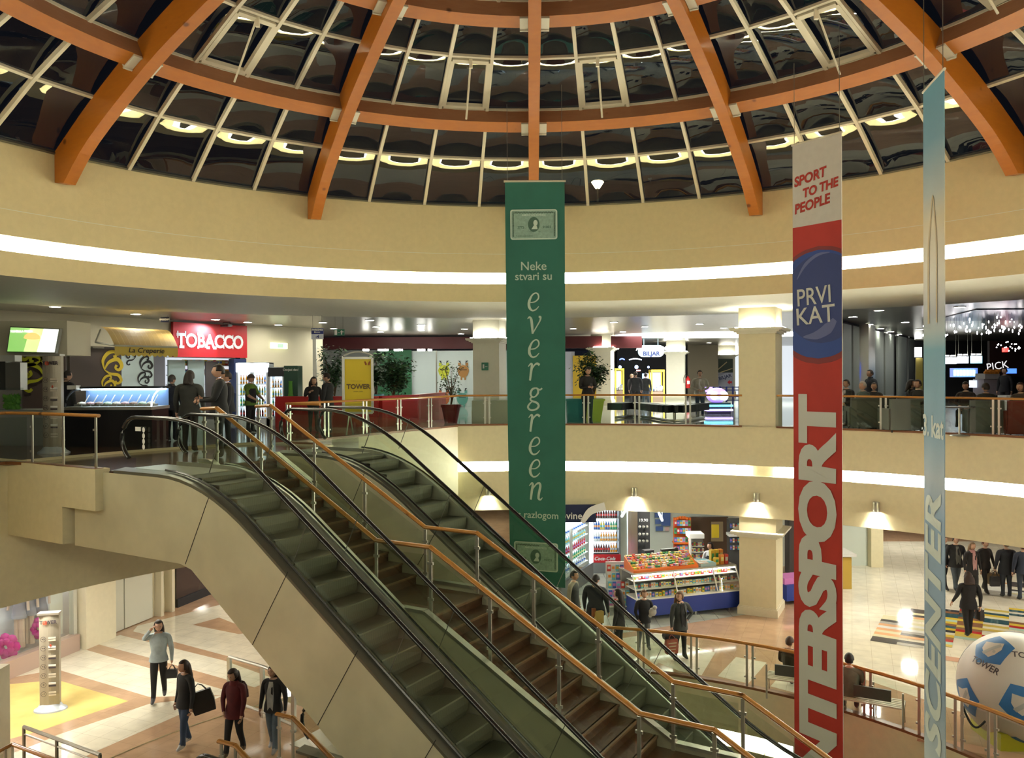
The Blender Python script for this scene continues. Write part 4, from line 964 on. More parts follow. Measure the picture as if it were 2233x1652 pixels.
# shop under the sign: back shelves, frosted panels, blue pilaster
e = thing('shop_shelf', 'lit shelving with small packets behind the tobacco counter', 'shelf', tuple(onpl(440, 850, *PLW)))
PLB = ((-13.4, 28.2), (-8.4, 36.4))
plslab(360, 500, GZ, 7.9, PLB, .05).build('back', emis('shelf_back_glow', (.8, .88, 1), .3), e)  # panel glows in place of the shop's interior lights
b = MB()
for z_ in (6.3, 6.65, 7.0, 7.35, 7.65): plslab(360, 500, z_, z_+.03, PLB, .3, .05, b)
b.build('boards', M_WHITE, e)
CN = ['red', 'amber', 'blue', 'white', 'green', 'pink', 'orange', 'black', 'teal', 'cream']; DN = ['dark cola', 'orange drink', 'blue', 'green', 'clear', 'red', 'yellow', 'pale blue']
cols = [mat('goods_%d' % i, c_, .4) for i, c_ in enumerate([(.6, .05, .04), (.75, .5, .05), (.05, .15, .5), (.7, .7, .68), (.06, .35, .12), (.6, .2, .5), (.8, .3, .05), (.08, .08, .1), (.15, .5, .6), (.85, .8, .3)])]
_pk = {}
def packet(w, d, h, ci):
    k = (w, d, h, ci)
    if k not in _pk:
        b = MB(); b.box((0, 0, h/2), (w, d, h)); b.box((0, -d/2-.001, h*.55), (w*.7, .002, h*.4), mi=1); _pk[k] = b.data('goods_packet', [cols[ci], cols[(ci+3) % 10]])
    return _pk[k]
def place_packet(nm, p, sz, ci, rz, label, cat, group):
    o = bpy.data.objects.new(nm, packet(*sz, ci)); COL.objects.link(o); o.location = p; o.rotation_euler = (0, 0, rz); return tag(o, label, cat, group)
dPL = (Vector(PLB[1])-Vector(PLB[0])).normalized(); rzB = atan2(dPL.y, dPL.x)
for z_ in (7.03, 7.38):
    for i in range(16):
        ci_ = random.randrange(10); p = onpl(395+i*6.4, 814, *PLB); q_ = Vector((p.x+dPL.y*.2, p.y-dPL.x*.2, z_)); place_packet('cigarette_carton', q_, (.16, .1, .2), ci_, rzB, '%s packet, %s from the left on the %s tobacco shelf' % (CN[ci_], nth(i+1), 'lower' if z_ < 7.2 else 'upper'), 'packet', 'packets on the tobacco shop shelf')
for x0, x1, lab in ((361, 398, 'left of the dark gap'), (405, 440, 'right of the dark gap')):
    b = plslab(x0, x1, GZ, 7.55, PLW, .05, .1); tag(b.build('frosted_panel', mat('frosted_panel', (.26, .33, .32), .25)), 'grey green frosted panel of the tobacco shop, '+lab, 'panel')
b = plslab(443, 470, GZ, 7.5, PLW, .05, .1); tag(b.build('dark_shop_door', mat('dark_door', (.07, .06, .06), .3)), 'dark door panel of the tobacco shop beside the men', 'door')
e = thing('blue_pilaster', 'dark blue pilaster with a white notice right of the tobacco shop', 'pilaster', tuple(onpl(510, 850, *PLW)))
plslab(495, 522, GZ, 7.62, PLW, .3, .1).build('pillar', mat('navy_paint', (.015, .03, .11), .4), e); plslab(501, 513, 6.3, 7.0, PLW, .01, .41).build('notice', M_WHITE, e)
plslab(470, 500, GZ, 6.35, PLW, .6, .5).build('counter', mat('navy_paint', (.015, .03, .11), .4)).name = 'shop_counter'
tag(bpy.data.objects['shop_counter'], 'low navy shop counter below the tobacco sign', 'counter')

# ------------------------------------------------------------------ drinks coolers and goods
_bt = {}
def bottle_mesh(ci, h=.26, r=.033):
    k = (ci, h)
    if k not in _bt:
        b = MB(); b.lathe([(r*.9, 0), (r, .02), (r, h*.55), (r*.75, h*.7), (r*.35, h*.82), (r*.35, h*.93)], (0, 0, 0), 8, mi=0); b.lathe([(r*.42, h*.93), (r*.42, h)], (0, 0, 0), 8, mi=1); b.lathe([(r*1.02, h*.25), (r*1.02, h*.48)], (0, 0, 0), 8, mi=2)
        _bt[k] = b.data('bottle', [mat('drink_%d' % ci, [(.09, .02, .01), (.8, .35, .03), (.03, .12, .45), (.05, .4, .2), (.75, .75, .7), (.6, .03, .03), (.75, .62, .1), (.3, .65, .7)][ci], .15), cols[0] if ci % 2 else M_WHITE, cols[(ci*3) % 10]])
    return _bt[k]
def cooler(x0, x1, ybot, h, z0, d, head, body, labels, rows, rz=0, headtxt=None, group='bottles', glow=.9, foot=None):
    """upright glass fronted cooler; front face at depth d seen between image columns x0,x1"""
    p = atx((x0+x1)/2, d); w = (x1-x0)*d/F; e = thing('drinks_cooler', labels, 'fridge', (p.x, p.y, z0), rz)
    D = .65; b = MB()
    for sx in (-1, 1): b.box((sx*(w/2-.025), D/2, h/2), (.05, D, h))
    b.box((0, D-.02, h/2), (w, .04, h)); b.box((0, D/2, .12), (w, D, .24)); b.box((0, D/2, h-.02), (w, D, .04)); loc(b, 'cabinet', body, e)
    b = MB(); b.box((0, .05, h-.16), (w+.01, .14, .28)); loc(b, 'header', head, e)
    if foot: b = MB(); b.box((0, -.012, .36), (w, .03, .24)); loc(b, 'foot_panel', foot, e)
    b = MB(); b.box((0, D-.06, h/2), (w-.1, .02, h-.5)); 
    for sx in (-1, 1): b.box((sx*(w/2-.07), .09, h/2), (.03, .03, h-.6))
    loc(b, 'tube_and_back_glow', emis('cooler_light', (.75, .88, 1), glow), e)  # tubes, plus a back panel glowing as if lit by them
    lo_, hi_ = (.50 if foot else .28), h-.34
    for i in range(rows):
        z = lo_+(hi_-lo_)*i/rows; b = MB(); b.box((0, D/2, z), (w-.1, D-.14, .02)); loc(b, 'shelf', M_WHITE, e)
    b = MB(); b.q((-w/2+.05, .0, lo_-.02), (w/2-.05, 0, lo_-.02), (w/2-.05, 0, hi_+.02), (-w/2+.05, 0, hi_+.02)); dr = loc(b, 'glass_door', M_GLW, e); b = MB(); b.tube([(w/2-.10, -.03, h*.45), (w/2-.10, -.03, h*.62)], .012, 6); loc(b, 'handle', M_STEEL, dr)
    if headtxt: text('header_lettering', headtxt, .17, M_WHITE, e, (0, -.025, h-.16), (1, 0, 0), (0, 0, 1), .008, .25, local=True)
    c_, s_ = cos(rz), sin(rz); hh = (hi_-lo_)/rows
    nb = int((w-.14)/.085)
    for i in range(rows):
        for k in range(nb):
            lx, ly, z = -(w-.14)/2+.04+k*.085, .13, lo_+(hi_-lo_)*i/rows+.012
            o = bpy.data.objects.new('bottle', bottle_mesh((i*3+k//3) % 8, min(.27, hh-.06))); COL.objects.link(o); o.location = (p.x+lx*c_-ly*s_, p.y+lx*s_+ly*c_, z0+z); tag(o, '%s bottle, %s from the left, %s shelf of %s' % (DN[(i*3+k//3) % 8], nth(k+1), ('bottom', 'second', 'third', 'top')[i], group.replace(' upstairs', '')), 'bottle', 'bottles in '+group)
    return e
M_CWHT = mat('cooler_white', (.75, .8, .85), .4); M_CHEAD = emis('cooler_head_glow', (.85, .93, 1), 1.3); M_CDK = mat('cooler_dark', (.03, .03, .035), .4)
cooler(515, 549, 0, 2.0, GZ, 26.0, M_CHEAD, M_CWHT, 'white drinks cooler with glowing rounded top, left of the pair', 4, group='the left white cooler upstairs')
cooler(550, 584, 0, 2.0, GZ, 26.0, M_CHEAD, M_CWHT, 'white drinks cooler with glowing rounded top, behind the cap wearer', 4, group='the right white cooler upstairs')
cooler(585, 619, 0, 1.85, GZ, 26.0, M_CDK, M_CWHT, 'drinks cooler with dark header beside the green beer cooler', 4, group='the dark headed cooler upstairs')
e = thing('beer_cooler', 'dark green cooler side with a beer bottle picture', 'fridge', tuple(atd(634, 925, 25.9)))
slab('cabinet', 620, 797, 649, 928, 25.9, mat('beer_green', (.01, .06, .03), .3), parent=e, th=.6)
b = MB(); q_ = atd(634, 900, 25.85); b.lathe([(.15, 0), (.17, .1), (.17, .55), (.07, .85), (.055, 1.2), (.065, 1.25)], (0, 0, 0), 14)
o = b.build('bottle_picture', mat('beer_print', (.08, .30, .02), .3), e, True); o.data.transform(Matrix.Translation((q_.x, q_.y, q_.z-.25)) @ Matrix.Scale(.1, 4, (0, 1, 0)))
text('lettering', 'Osvjezi dan!', .10, M_WHITE, e, atd(634, 806, 25.87), (1, 0, 0), (0, 0, 1), .002); text('lettering', 'PAN', .17, M_WHITE, e, atd(634, 880, 25.87), (1, 0, 0), (0, 0, 1), .004)
# emergency sign, hanging signs
e = thing('exit_sign', 'lit green and white emergency exit box on the cream wall above the coolers', 'sign', tuple(onpl(595, 753, *PLW)))
za, zb2 = zat(595, 760, PLW), zat(595, 748, PLW); plslab(578, 613, za, zb2, PLW, .08, .3).build('light_box', emis('exit_pale', (.9, 1, .6), 1.2), e); plslab(591, 603, za+.03, zb2-.03, PLW, .01, .39).build('pictogram', emis('exit_green', (.02, .5, .12), .5), e)
M_SGB = mat('sign_blue', (.02, .03, .22), .4); M_SGG = mat('sign_green', (.01, .17, .09), .4); M_SGW = mat('sign_face_white', (.75, .77, .85), .5)
def hang(name, label, x0, y0, x1, y1, d, M, parts):
    e = thing(name, label, 'sign', tuple(atd((x0+x1)/2, (y0+y1)/2, d))); slab('plate', x0, y0, x1, y1, d, M, parent=e, th=.03)
    b = MB()
    for x in (x0+3, x1-3): p = atd(x, y0, d+.015); b.tube([p, (p.x, p.y, 8.9)], .006, 4)
    b.build('wires', M_STEELD, e)
    for kind, a_ in parts:
        if kind == 'text': t_, x, y, s_ = a_; text('lettering', t_, s_, M_WHITE if M is not M_SGW else M_SGB, e, atd(x, y, d-.005), (1, 0, 0), (0, 0, 1), .006)
        else: slab('pictogram', *a_, d-.006, M_WHITE, parent=e, th=.005)
    return e
e = hang('parking_sign', 'hanging blue and white parking sign with an arrow', 679, 715, 705, 728, 26, M_SGB, [('text', ('PARKING', 692, 718.8, .082)), ('box', (687, 723.2, 698, 724.6)), ('box', (685, 722.4, 688, 725.4))]); slab('lower_plate', 679, 728, 705, 739.5, 26, M_SGW, parent=e, th=.03); text('lettering', '-4', .12, M_SGB, e, atd(692, 734, 25.99), (1, 0, 0), (0, 0, 1), .006)
hang('exit_sign', 'hanging green exit sign with running figure left of the yellow poster stand top', 728, 717.5, 751, 731.5, 27, M_SGG, [('box', (729.5, 719.5, 735, 730)), ('box', (737, 724.5, 741, 725.5)), ('box', (743.5, 720, 746, 729)), ('box', (742, 722.5, 749, 724))])
hang('parking_sign', 'small dark hanging sign at the left end of the red sign board', 350, 690.5, 368, 702.5, 26, mat('sign_dark', (.01, .015, .05), .4), [('text', ('PARKING', 359, 696.5, .075))])
e = thing('exit_sign', 'small square green exit sign fixed on the pale column', 'sign', tuple(atd(1057, 799, 29.5))); slab('plate', 1050, 790, 1065, 807, 29.55, M_SGG, parent=e, th=.03)
slab('pictogram', 1052.5, 794, 1056, 803, 29.54, M_WHITE, parent=e, th=.006); slab('pictogram', 1058, 798, 1063, 799.5, 29.54, M_WHITE, parent=e, th=.006)

# ------------------------------------------------------------------ playroom behind the glass
M_MAR = mat('maroon_fascia', (.085, .008, .01), .5); M_RED = mat('red_lacquer', (.46, .02, .02), .35)
slab('wall_playroom_fascia', 691, 732, 1400, 762, 41, M_MAR, kind='structure', th=.3)
slab('wall_playroom_left', 650, 763, 826, 930, 41.0, mat('grey_wall', (.22, .23, .22), .6), kind='structure', th=.1)
slab('wall_playroom_green', 824, 763, 897, 930, 40.6, mat('green_wall', (.012, .11, .04), .6), kind='structure', th=.1)
slab('wall_playroom_right', 895, 763, 1232, 930, 40.9, mat('pale_blue_wall', (.55, .63, .62), .5), kind='structure', th=.1)
slab('wall_playroom_violet', 1225, 766, 1253, 930, 40.3, mat('pale_violet_wall', (.55, .56, .66), .5), kind='structure', th=.1)
slab('wall_playroom_yellow', 1250, 775, 1300, 930, 40.2, mat('yellow_wall', (.60, .40, .02), .5), kind='structure', th=.1)
slab('glass_post', 683, 722, 689, 930, 30.5, M_STEEL, 'slim steel post at the corner of the playroom front', 'post', th=.1)
slab('window_1', 951, 764, 953, 925, 39.5, M_STEELD, kind='structure', th=.05)
for i, (x, w_3) in enumerate(((797, 12), (835, 22), (868, 18), (918, 16), (937, 8))):
    slab('ceiling_spot', x-w_3/2, 760.5, x+w_3/2, 764.5, 38+.2*i, emis('spot_glow', (1, .98, .9), 16), '%s bright lamp from the left along the top of the playroom front' % nth(i+1), 'lamp', th=.2, group='lamps at the top of the playroom front')
# animal stickers
for x, y, c_, lab in ((968, 808, (.50, .55, .03), 'yellow green'), (1010, 808, (.38, .19, .05), 'brown'), (968, 868, (.50, .13, .04), 'orange'), (1008, 868, (.12, .36, .32), 'teal')):
    e = thing('wall_sticker', lab+' animal sticker on the playroom wall', 'sticker', tuple(atd(x, y, 40.8))); q_ = atd(x, y, 40.85); s_ = 40.85/F; b = MB()
    P = []
    for i in range(24): a_ = 2*pi*i/24; P.append((q_.x+12*s_*cos(a_)*(1 if sin(a_) < 0 else 1.05), q_.z+15*s_*sin(a_)*(1 if sin(a_) < 0 else .8)))
    b.vprism(P, lambda a_, z: (a_, 40.86, z), (0, .03, 0))
    for sx in (-1, 1): b.box((q_.x+sx*8*s_, 40.87, q_.z+14*s_), (6*s_, .03, 7*s_)); b.box((q_.x+sx*4*s_, 40.87, q_.z-17*s_), (3.5*s_, .03, 6*s_))
    b.build('body', mat('sticker_'+lab.replace(' ', '_'), c_, .5), e)
    b = MB()
    for sx in (-1, 1): b.tube([(q_.x+sx*6*s_, 40.85, q_.z+16*s_), (q_.x+sx*7*s_, 40.85, q_.z+22*s_)], .02, 4); b.tube([(q_.x+sx*7*s_, 40.85, q_.z+19*s_), (q_.x+sx*10*s_, 40.85, q_.z+22*s_)], .015, 4)
    b.box((q_.x, 40.845, q_.z+2*s_), (16*s_, .01, 1.2*s_)); b.build('outline', M_BLK, e)
# red low wall, grey block
e = MB(); A = [atx(603, 25.6), atx(826, 25.2), atx(905, 27.0), atx(965, 30.0)]
for a_, c_ in zip(A, A[1:]): e.bar((a_.x, a_.y, GZ+.47), (c_.x, c_.y, GZ+.47), .25, .94)
tag(e.build('low_partition', M_RED), 'low glossy red partition behind the gallery railing', 'partition')
slab('bench_block', 1029, 873, 1112, 929, 26.2, mat('grey_block', (.42, .40, .32), .5), 'grey beige block seat in front of the pale column', 'block', th=1.0)
# yellow poster stand
e = thing('poster_stand', 'white framed poster stand with a yellow poster lettered TOWER', 'stand', tuple(atd(780, 945, 22)))
s_ = 22/F; slab('poster', 751, 782, 811, 898, 22, mat('poster_yellow', (.75, .57, .015), .5), parent=e, th=.03)
M_ALU = mat('white_aluminium', (.62, .62, .56), .35, .3); b = MB(); q0, q1 = atd(750, 900, 22), atd(812, 780, 22)
for a_, c_ in (((q0.x, q0.z), (q1.x, q0.z)), ((q1.x, q0.z), (q1.x, q1.z)), ((q1.x, q1.z), (q0.x, q1.z)), ((q0.x, q1.z), (q0.x, q0.z))): b.bar((a_[0], 21.98, a_[1]), (c_[0], 21.98, c_[1]), .06, .035, up=(0, 1, 0))
cx_ = (q0.x+q1.x)/2; w2 = (q1.x-q0.x)/2; b.tube([(cx_+w2*(k/8), 22.0, q1.z+.06+.10*(1-(k/8)**2)) for k in range(-8, 9)], .022, 6); b.tube([(q0.x-.05, 22.1, q0.z), (q0.x-.05, 22.1, q1.z+.05)], .02, 6)
for sx in (-1, 1):
    b.tube([(cx_+sx*.24, 22, q0.z), (cx_+sx*.30 if sx < 0 else cx_+.14, 21.9, GZ)], .02, 6); b.tube([(cx_+sx*.24, 22.05, q0.z), (cx_+sx*.24, 22.5, GZ)], .02, 6)
b.build('frame', M_ALU, e)
M_PT = mat('poster_dark_print', (.16, .10, .02), .5)
text('lettering', 'TOWER', .175, M_PT, e, atd(781.5, 843, 21.985), (1, 0, 0), (0, 0, 1), .006); text('small_lettering', 'Dobro je. Jako je.', .055, mat('poster_faint', (.6, .42, .01), .5), e, atd(781, 830, 21.985), (1, 0, 0), (0, 0, 1)); text('small_lettering', 'centar rijeka', .05, M_PT, e, atd(781, 853, 21.985), (1, 0, 0), (0, 0, 1))
def butterfly(x, y, s_): 
    q_ = atd(x, y, 21.98); b = MB()
    for sx in (-1, 1): b.add([(q_.x+sx*a_*s_, 21.98, q_.z+z*s_) for a_, z in ((.02, 0), (.10, .14), (.17, .12), (.14, .02), (.12, -.06), (.05, -.08))], [(0, 1, 2, 3, 4, 5)])
    b.build('butterfly_print', mat('butterfly_print', (.35, .10, .01), .5), e)
butterfly(801, 793, .5); butterfly(765, 889, .35)

# plants
M_LEAF = mat('leaf_green', (.03, .085, .03), .5, noise=.4, nscale=5); M_LEAFL = mat('leaf_light', (.07, .16, .05), .5); M_TRUNK = mat('trunk', (.10, .06, .03), .8)
def plant(label, x, d, zf, h, w, potc, poth=.55, potw=.5, dens=420, leaf=.11, square=True, sparse=False, cat='potted plant'):
    p = atx(x, d); e = thing('potted_plant', label, cat, (p.x, p.y, zf)); rnd = random.Random(int(x)); b = MB()
    if square: b.add([(sx*potw/2*k, sy*potw/2*k, z) for z, k in ((0, .68), (poth, 1)) for sx, sy in ((-1, -1), (1, -1), (1, 1), (-1, 1))], [(3, 2, 1, 0), (0, 1, 5, 4), (1, 2, 6, 5), (2, 3, 7, 6), (3, 0, 4, 7), (4, 5, 6, 7)]); b.box((0, 0, poth-.03), (potw+.05, potw+.05, .06))
    else: b.lathe([(potw*.34, 0), (potw*.5, poth*.85), (potw*.55, poth*.85), (potw*.55, poth), (potw*.45, poth)], (0, 0, 0), 16)
    loc(b, 'pot', mat('pot_%02d%02d%02d' % tuple(int(v*99) for v in potc), potc, .4), e)
    br = MB(); tips = []
    br.tube([(0, 0, poth-.05), (.03, .02, h*.45), (0, .0, h*.6)], [.03, .025, .02], 6)
    for i in range(16 if not sparse else 14):
        a_ = rnd.random()*2*pi; r = w/2*(.35+.6*rnd.random()); z = h*(.5+.47*rnd.random()) if not sparse else h*(.5+.5*rnd.random()); z0 = h*(.3+.25*rnd.random())
        br.tube([(.02, .01, z0), (r*.5*cos(a_), r*.5*sin(a_), (z0+z)/2+.05), (r*cos(a_), r*sin(a_), z)], [.014, .009, .004], 5); tips.append((r*cos(a_), r*sin(a_), z)); tips.append((r*.6*cos(a_), r*.6*sin(a_), (z0+z)/2+.1))
    loc(br, 'branches', M_TRUNK, e)
    lf = MB()
    for i in range(int(dens*2.4)):
        t_ = rnd.choice(tips); sg = .105*w if not sparse else .07*w; c_ = Vector((t_[0]+rnd.gauss(0, sg), t_[1]+rnd.gauss(0, sg), t_[2]+rnd.gauss(0, sg)))
        a_ = rnd.random()*2*pi; dr = Vector((cos(a_), sin(a_), -.9+1.1*rnd.random())).normalized(); sd = dr.cross(Vector((rnd.random()-.5, rnd.random()-.5, 1))).normalized(); L_ = leaf*1.2*(.7+.6*rnd.random())
        lf.q(c_, c_+dr*L_*.5+sd*L_*.26, c_+dr*L_, c_+dr*L_*.5-sd*L_*.26, mi=int(rnd.random() < .25))
    o = loc(lf, 'foliage', [M_LEAF, M_LEAFL], e); return e
plant('bushy dark potted tree behind the couple, left of the yellow poster', 728, 28.5, GZ, 2.6, 1.0, (.3, .3, .28), dens=520)
plant('large bushy potted tree in a teal pot, right of the yellow poster', 856, 27.6, GZ, 2.35, 1.35, (.02, .26, .28), .75, .75, dens=900)
plant('spiky potted plant just right of the yellow poster top', 818, 29.5, GZ, 2.5, .6, (.1, .4, .5), .9, .5, dens=260, leaf=.2)
plant('thin sparse tree in a dark red round pot before the animal stickers', 983, 27.2, GZ, 1.95, 1.1, (.20, .02, .02), .6, .62, dens=150, leaf=.075, square=False, sparse=True)
plant('leafy green potted tree in a lime pot by the pale column', 1293, 27.6, GZ, 2.3, 1.0, (.45, .60, .04), .75, .68, dens=800)
pp = atx(1276, 27.3); e = thing('teal_pot', 'teal square pot beside the lime pot', 'pot', (pp.x-.35, pp.y, GZ)); b = MB(); b.box((0, 0, .37), (.5, .5, .74), top=1.15); loc(b, 'body', mat('teal_pot_paint', (.01, .16, .17), .4), e); b = MB(); b.box((0, 0, .74), (.62, .62, .05)); loc(b, 'rim', mat('teal_pot_paint', (.01, .16, .17), .4), e)
# ================================================================== ICE CREAM COUNTER, SALAD BAR, TOTEMS
M_TOT = mat('totem_grey', (.36, .33, .26), .35, .2)
def totem(label, x, ybase, z0, d, rz=0):
    p = atx(x, d); e = thing('totem_sign', label, 'info totem', (p.x, p.y, z0), rz)
    b = MB(); n = 8; P = [(-.19+.38*i/n, -.06-.05*sin(pi*i/n)) for i in range(n+1)]+[(.19, .05), (-.19, .05)]; b.prism(P, .12, 2.02); loc(b, 'panel', M_TOT, e)
    b = MB(); b.prism([(-.21, -.13), (.21, -.13), (.21, .07), (-.21, .07)], 2.02, 2.06); loc(b, 'cap', M_STEEL, e)
    b = MB(); V = []; 
    for z, w_, d_ in ((0, .33, .24), (.03, .32, .23), (.07, .25, .16), (.15, .2, .1)): V.append([(w_*cos(2*pi*i/20), d_*sin(2*pi*i/20), z) for i in range(20)])
    for i in range(3): b.add(V[i]+V[i+1], [(k, (k+1) % 20, 20+(k+1) % 20, 20+k) for k in range(20)])
    loc(b, 'base', mat('totem_base', (.55, .62, .70), .3, .3), e, True)
    M_D = mat('totem_print', (.05, .04, .05), .5); M_O = mat('totem_red', (.55, .06, .02), .5)
    text('lettering', 'T', .10, M_D, e, (-.125, -.13, 1.87), (1, 0, 0), (0, 0, 1), .003, local=True); text('lettering', '@', .09, M_O, e, (-.055, -.13, 1.87), (1, 0, 0), (0, 0, 1), .002, local=True); text('lettering', 'WER', .10, M_D, e, (.065, -.13, 1.87), (1, 0, 0), (0, 0, 1), .003, local=True)
    for i, t_ in enumerate(('+5', '+4', '+3', '+2', '+1', '0', '-1')):
        z = 1.52-.19*i; b = MB()
        for k in range(18): a0, a1 = 2*pi*k/18, 2*pi*(k+1)/18; b.q(*[(-.09+r*cos(a), -.128, z+r*sin(a)) for r, a in ((.055, a0), (.055, a1), (.048, a1), (.048, a0))])
        loc(b, 'floor_ring', M_D, e); text('floor_number', t_, .06, M_D, e, (-.09, -.125, z), (1, 0, 0), (0, 0, 1), .001, local=True)
        b = MB(); b.box((.075, -.12, z+.02), (.14, .01, .035)); b.box((.075, -.12, z-.03), (.14, .01, .03), mi=1); loc(b, 'shop_strip', [M_WHITE if i % 2 else mat('strip_pale', (.6, .55, .45), .5), M_D if i in (2, 3, 5) else mat('strip_pale', (.6, .55, .45), .5)], e)
    b = MB(); b.add([(.02, -.125, 1.38), (.08, -.125, 1.38), (.05, -.125, 1.33)], [(0, 1, 2)]); b.box((.05, -.122, 1.395), (.025, .006, .03)); loc(b, 'arrow', M_O, e)
    return e
totem('grey floor directory totem behind the gallery railing, lettered TOWER', 116, 985, GZ, 17.2)
totem('grey floor directory totem standing on the yellow floor patch, lettered TOWER', 104, 1545, 0, 17.3, .2)
# ice cream counter
p = atx(236, 18.6); e = thing('ice_cream_counter', 'curved glass ice cream counter with glowing top and tubs', 'display counter', (p.x, p.y, GZ), .0)
W_ = 1.95; b = MB(); b.box((0, .45, .42), (W_, .9, .84)); loc(b, 'body', mat('counter_black', (.02, .018, .018), .25), e)
b = MB(); b.box((0, .4, .87), (W_+.06, 1.0, .07)); loc(b, 'ledge', M_STEEL, e)
b = MB(); P = [(-.02+.62*(1-cos(u*pi/2)), .90+.40*sin(u*pi/2)) for u in [i/8 for i in range(9)]]
for i in range(8): b.q((-W_/2, P[i][0], P[i][1]), (W_/2, P[i][0], P[i][1]), (W_/2, P[i+1][0], P[i+1][1]), (-W_/2, P[i+1][0], P[i+1][1]))
loc(b, 'curved_glass', M_GLW, e)
b = MB(); b.box((0, .76, 1.285), (W_-.1, .34, .035)); b.tube([(W_/2, y_, z_) for y_, z_ in P], .016, 6); loc(b, 'light_bar', emis('counter_light', (.75, .88, 1), 5), e)
b = MB(); b.tube([(-W_/2+.0, y_, z_) for y_, z_ in P], .03, 6); b.box((0, .75, 1.33), (W_+.05, .4, .05)); loc(b, 'hood_frame', M_BLK, e)
b = MB(); b.box((0, .92, 1.1), (W_, .02, .4)); loc(b, 'back_glass', mat('counter_back', (.12, .2, .35), .2), e)
for i in range(9):
    b = MB(); x = -W_/2+.15+i*.2; b.box((x, .42, .93), (.17, .36, .05)); b.ball((x, .42, .96), (.08, .16, .05), 10, mi=1); b.tube([(x+.03, .5, .98), (x+.08, .62, 1.16)], .012, 5, mi=2)
    loc(b, 'ice_cream_tub', [M_STEEL, mat('cream_%d' % (i % 4), [(.8, .75, .6), (.7, .4, .4), (.35, .2, .12), (.6, .75, .5)][i % 4], .5), M_WHITE], e)
slab('napkin_box', 146, 840, 166, 849, 19.0, M_WHITE, 'small white box on top of the ice cream counter', 'box', th=.2)
# salad bar
e = thing('salad_counter', 'glass salad counter with green leaves left of the upper totem', 'display counter', tuple(atd(45, 900, 19)))
slab('body', -40, 893, 97, 985, 19, mat('counter_grey', (.25, .27, .25), .5), parent=e, th=.8); slab('glass_front', -40, 845, 50, 893, 19, M_GLW, parent=e, th=.02)
slab('steel_oven', 12, 790, 44, 850, 20.5, M_STEEL, parent=e, th=.3); slab('hood', -30, 774, 32, 788, 20.4, M_ALU, parent=e, th=.3); slab('dark_niche', -30, 788, 12, 850, 20.6, M_STEELD, parent=e, th=.2)
b = MB(); rnd = random.Random(3)
for i in range(240):
    q_ = atd(10+rnd.random()*32, 890-rnd.random()*28, 19.2+rnd.random()*.3); a_ = rnd.random()*6.28; d_ = Vector((cos(a_), 0, sin(a_)))*.07; s_2 = Vector((-sin(a_), .3, cos(a_)))*.035; b.q(q_-d_, q_+s_2, q_+d_, q_-s_2)
tag(b.build('salad_leaves', mat('lettuce', (.14, .38, .04), .5), e), None, None, None, 'stuff')
# red extinguisher etc. on the left column
def extinguisher(x, y0, y1, d, label):
    q_ = atd(x, y1, d); h = (y1-y0)*d/F; e = thing('fire_extinguisher', label, 'fire extinguisher', tuple(q_)); b = MB(); b.lathe([(h*.17, 0), (h*.18, h*.1), (h*.18, h*.72), (h*.08, h*.84), (h*.06, h*.92)], (0, 0, 0), 14); loc(b, 'cylinder', mat('fire_red', (.5, .01, .01), .3), e, True)
    b = MB(); b.box((0, 0, h*.95), (h*.2, h*.08, h*.06)); b.tube([(0, 0, h*.95), (-h*.2, 0, h*1.05), (-h*.32, 0, h*.8), (-h*.3, 0, h*.4)], h*.025, 6); loc(b, 'valve_and_hose', M_BLK, e, True); b = MB(); b.box((0, -h*.18, h*.45), (h*.2, .004, h*.25)); loc(b, 'label_sticker', M_WHITE, e); return e
extinguisher(194, 822, 850, 27.7, 'red fire extinguisher on the pale column behind the ice cream counter'); extinguisher(1500, 818, 846, 49.8, 'red fire extinguisher on the pale column beside the man in white')
slab('extinguisher_notice', 185, 788, 192, 798, 28.0, M_WHITE, 'small white notice with a red symbol on the left pale column', 'notice', th=.01)
# chairs in the food court
M_CHR = mat('grey_chair', (.12, .13, .12), .5)
def chair(label, x, d, rz, zf=GZ, group=None):
    p = atx(x, d); e = thing('chair', label, 'chair', (p.x, p.y, zf), rz, group)
    b = MB(); b.box((0, 0, .45), (.44, .44, .03)); loc(b, 'seat', M_CHR, e)
    b = MB(); b.box((0, -.21, .72), (.44, .025, .42)); loc(b, 'backrest', M_CHR, e)
    for sx in (-1, 1):
        for sy in (-1, 1): b = MB(); b.tube([(sx*.2, sy*.2, .44 if sy > 0 else .9), (sx*.23, sy*.23, 0)], .012, 6); loc(b, 'leg', M_STEEL, e)
    return e
chair('grey backed chair under the sitting man at the food court', 354, 21.0, 0)
# ================================================================== ARCADE, FAR HALL
slab('wall_arcade_back', 1300, 742, 1640, 880, 64, M_BLK, kind='structure', th=.2)
slab('wall_billiard', 1500, 750, 1566, 860, 57, mat('tan_wall', (.30, .25, .16), .6), kind='structure', th=.2)
slab('wall_corridor_end', 1600, 740, 1745, 872, 60, emis('corridor_glow', (.85, .92, 1), .35), kind='structure', th=.2)  # end wall glows by itself, corridor light put into its surface
slab('wall_arcade_side', 1346, 738, 1452, 880, 60, mat('arcade_black', (.006, .006, .012), .5), kind='structure', th=.2)
e = thing('lit_sign', 'glowing pale blue rounded sign lettered BILJAR over the dark arcade', 'sign', tuple(atd(1420, 765, 47)))
c_, s_2 = px(1392, 752, 1448, 778, 47, .1); b = MB(); P, f_ = rrect(s_2[0], s_2[2], .28, 6); b.vprism(P, lambda x, z: (c_[0]+x, 47, c_[2]+z), (0, .15, 0)); b.box((c_[0]-.4, 47.08, 8.75), (.03, .03, .4)); b.box((c_[0]+.4, 47.08, 8.75), (.03, .03, .4)); b.build('light_box', emis('arcade_sign', (.35, .75, .85), .6), e)
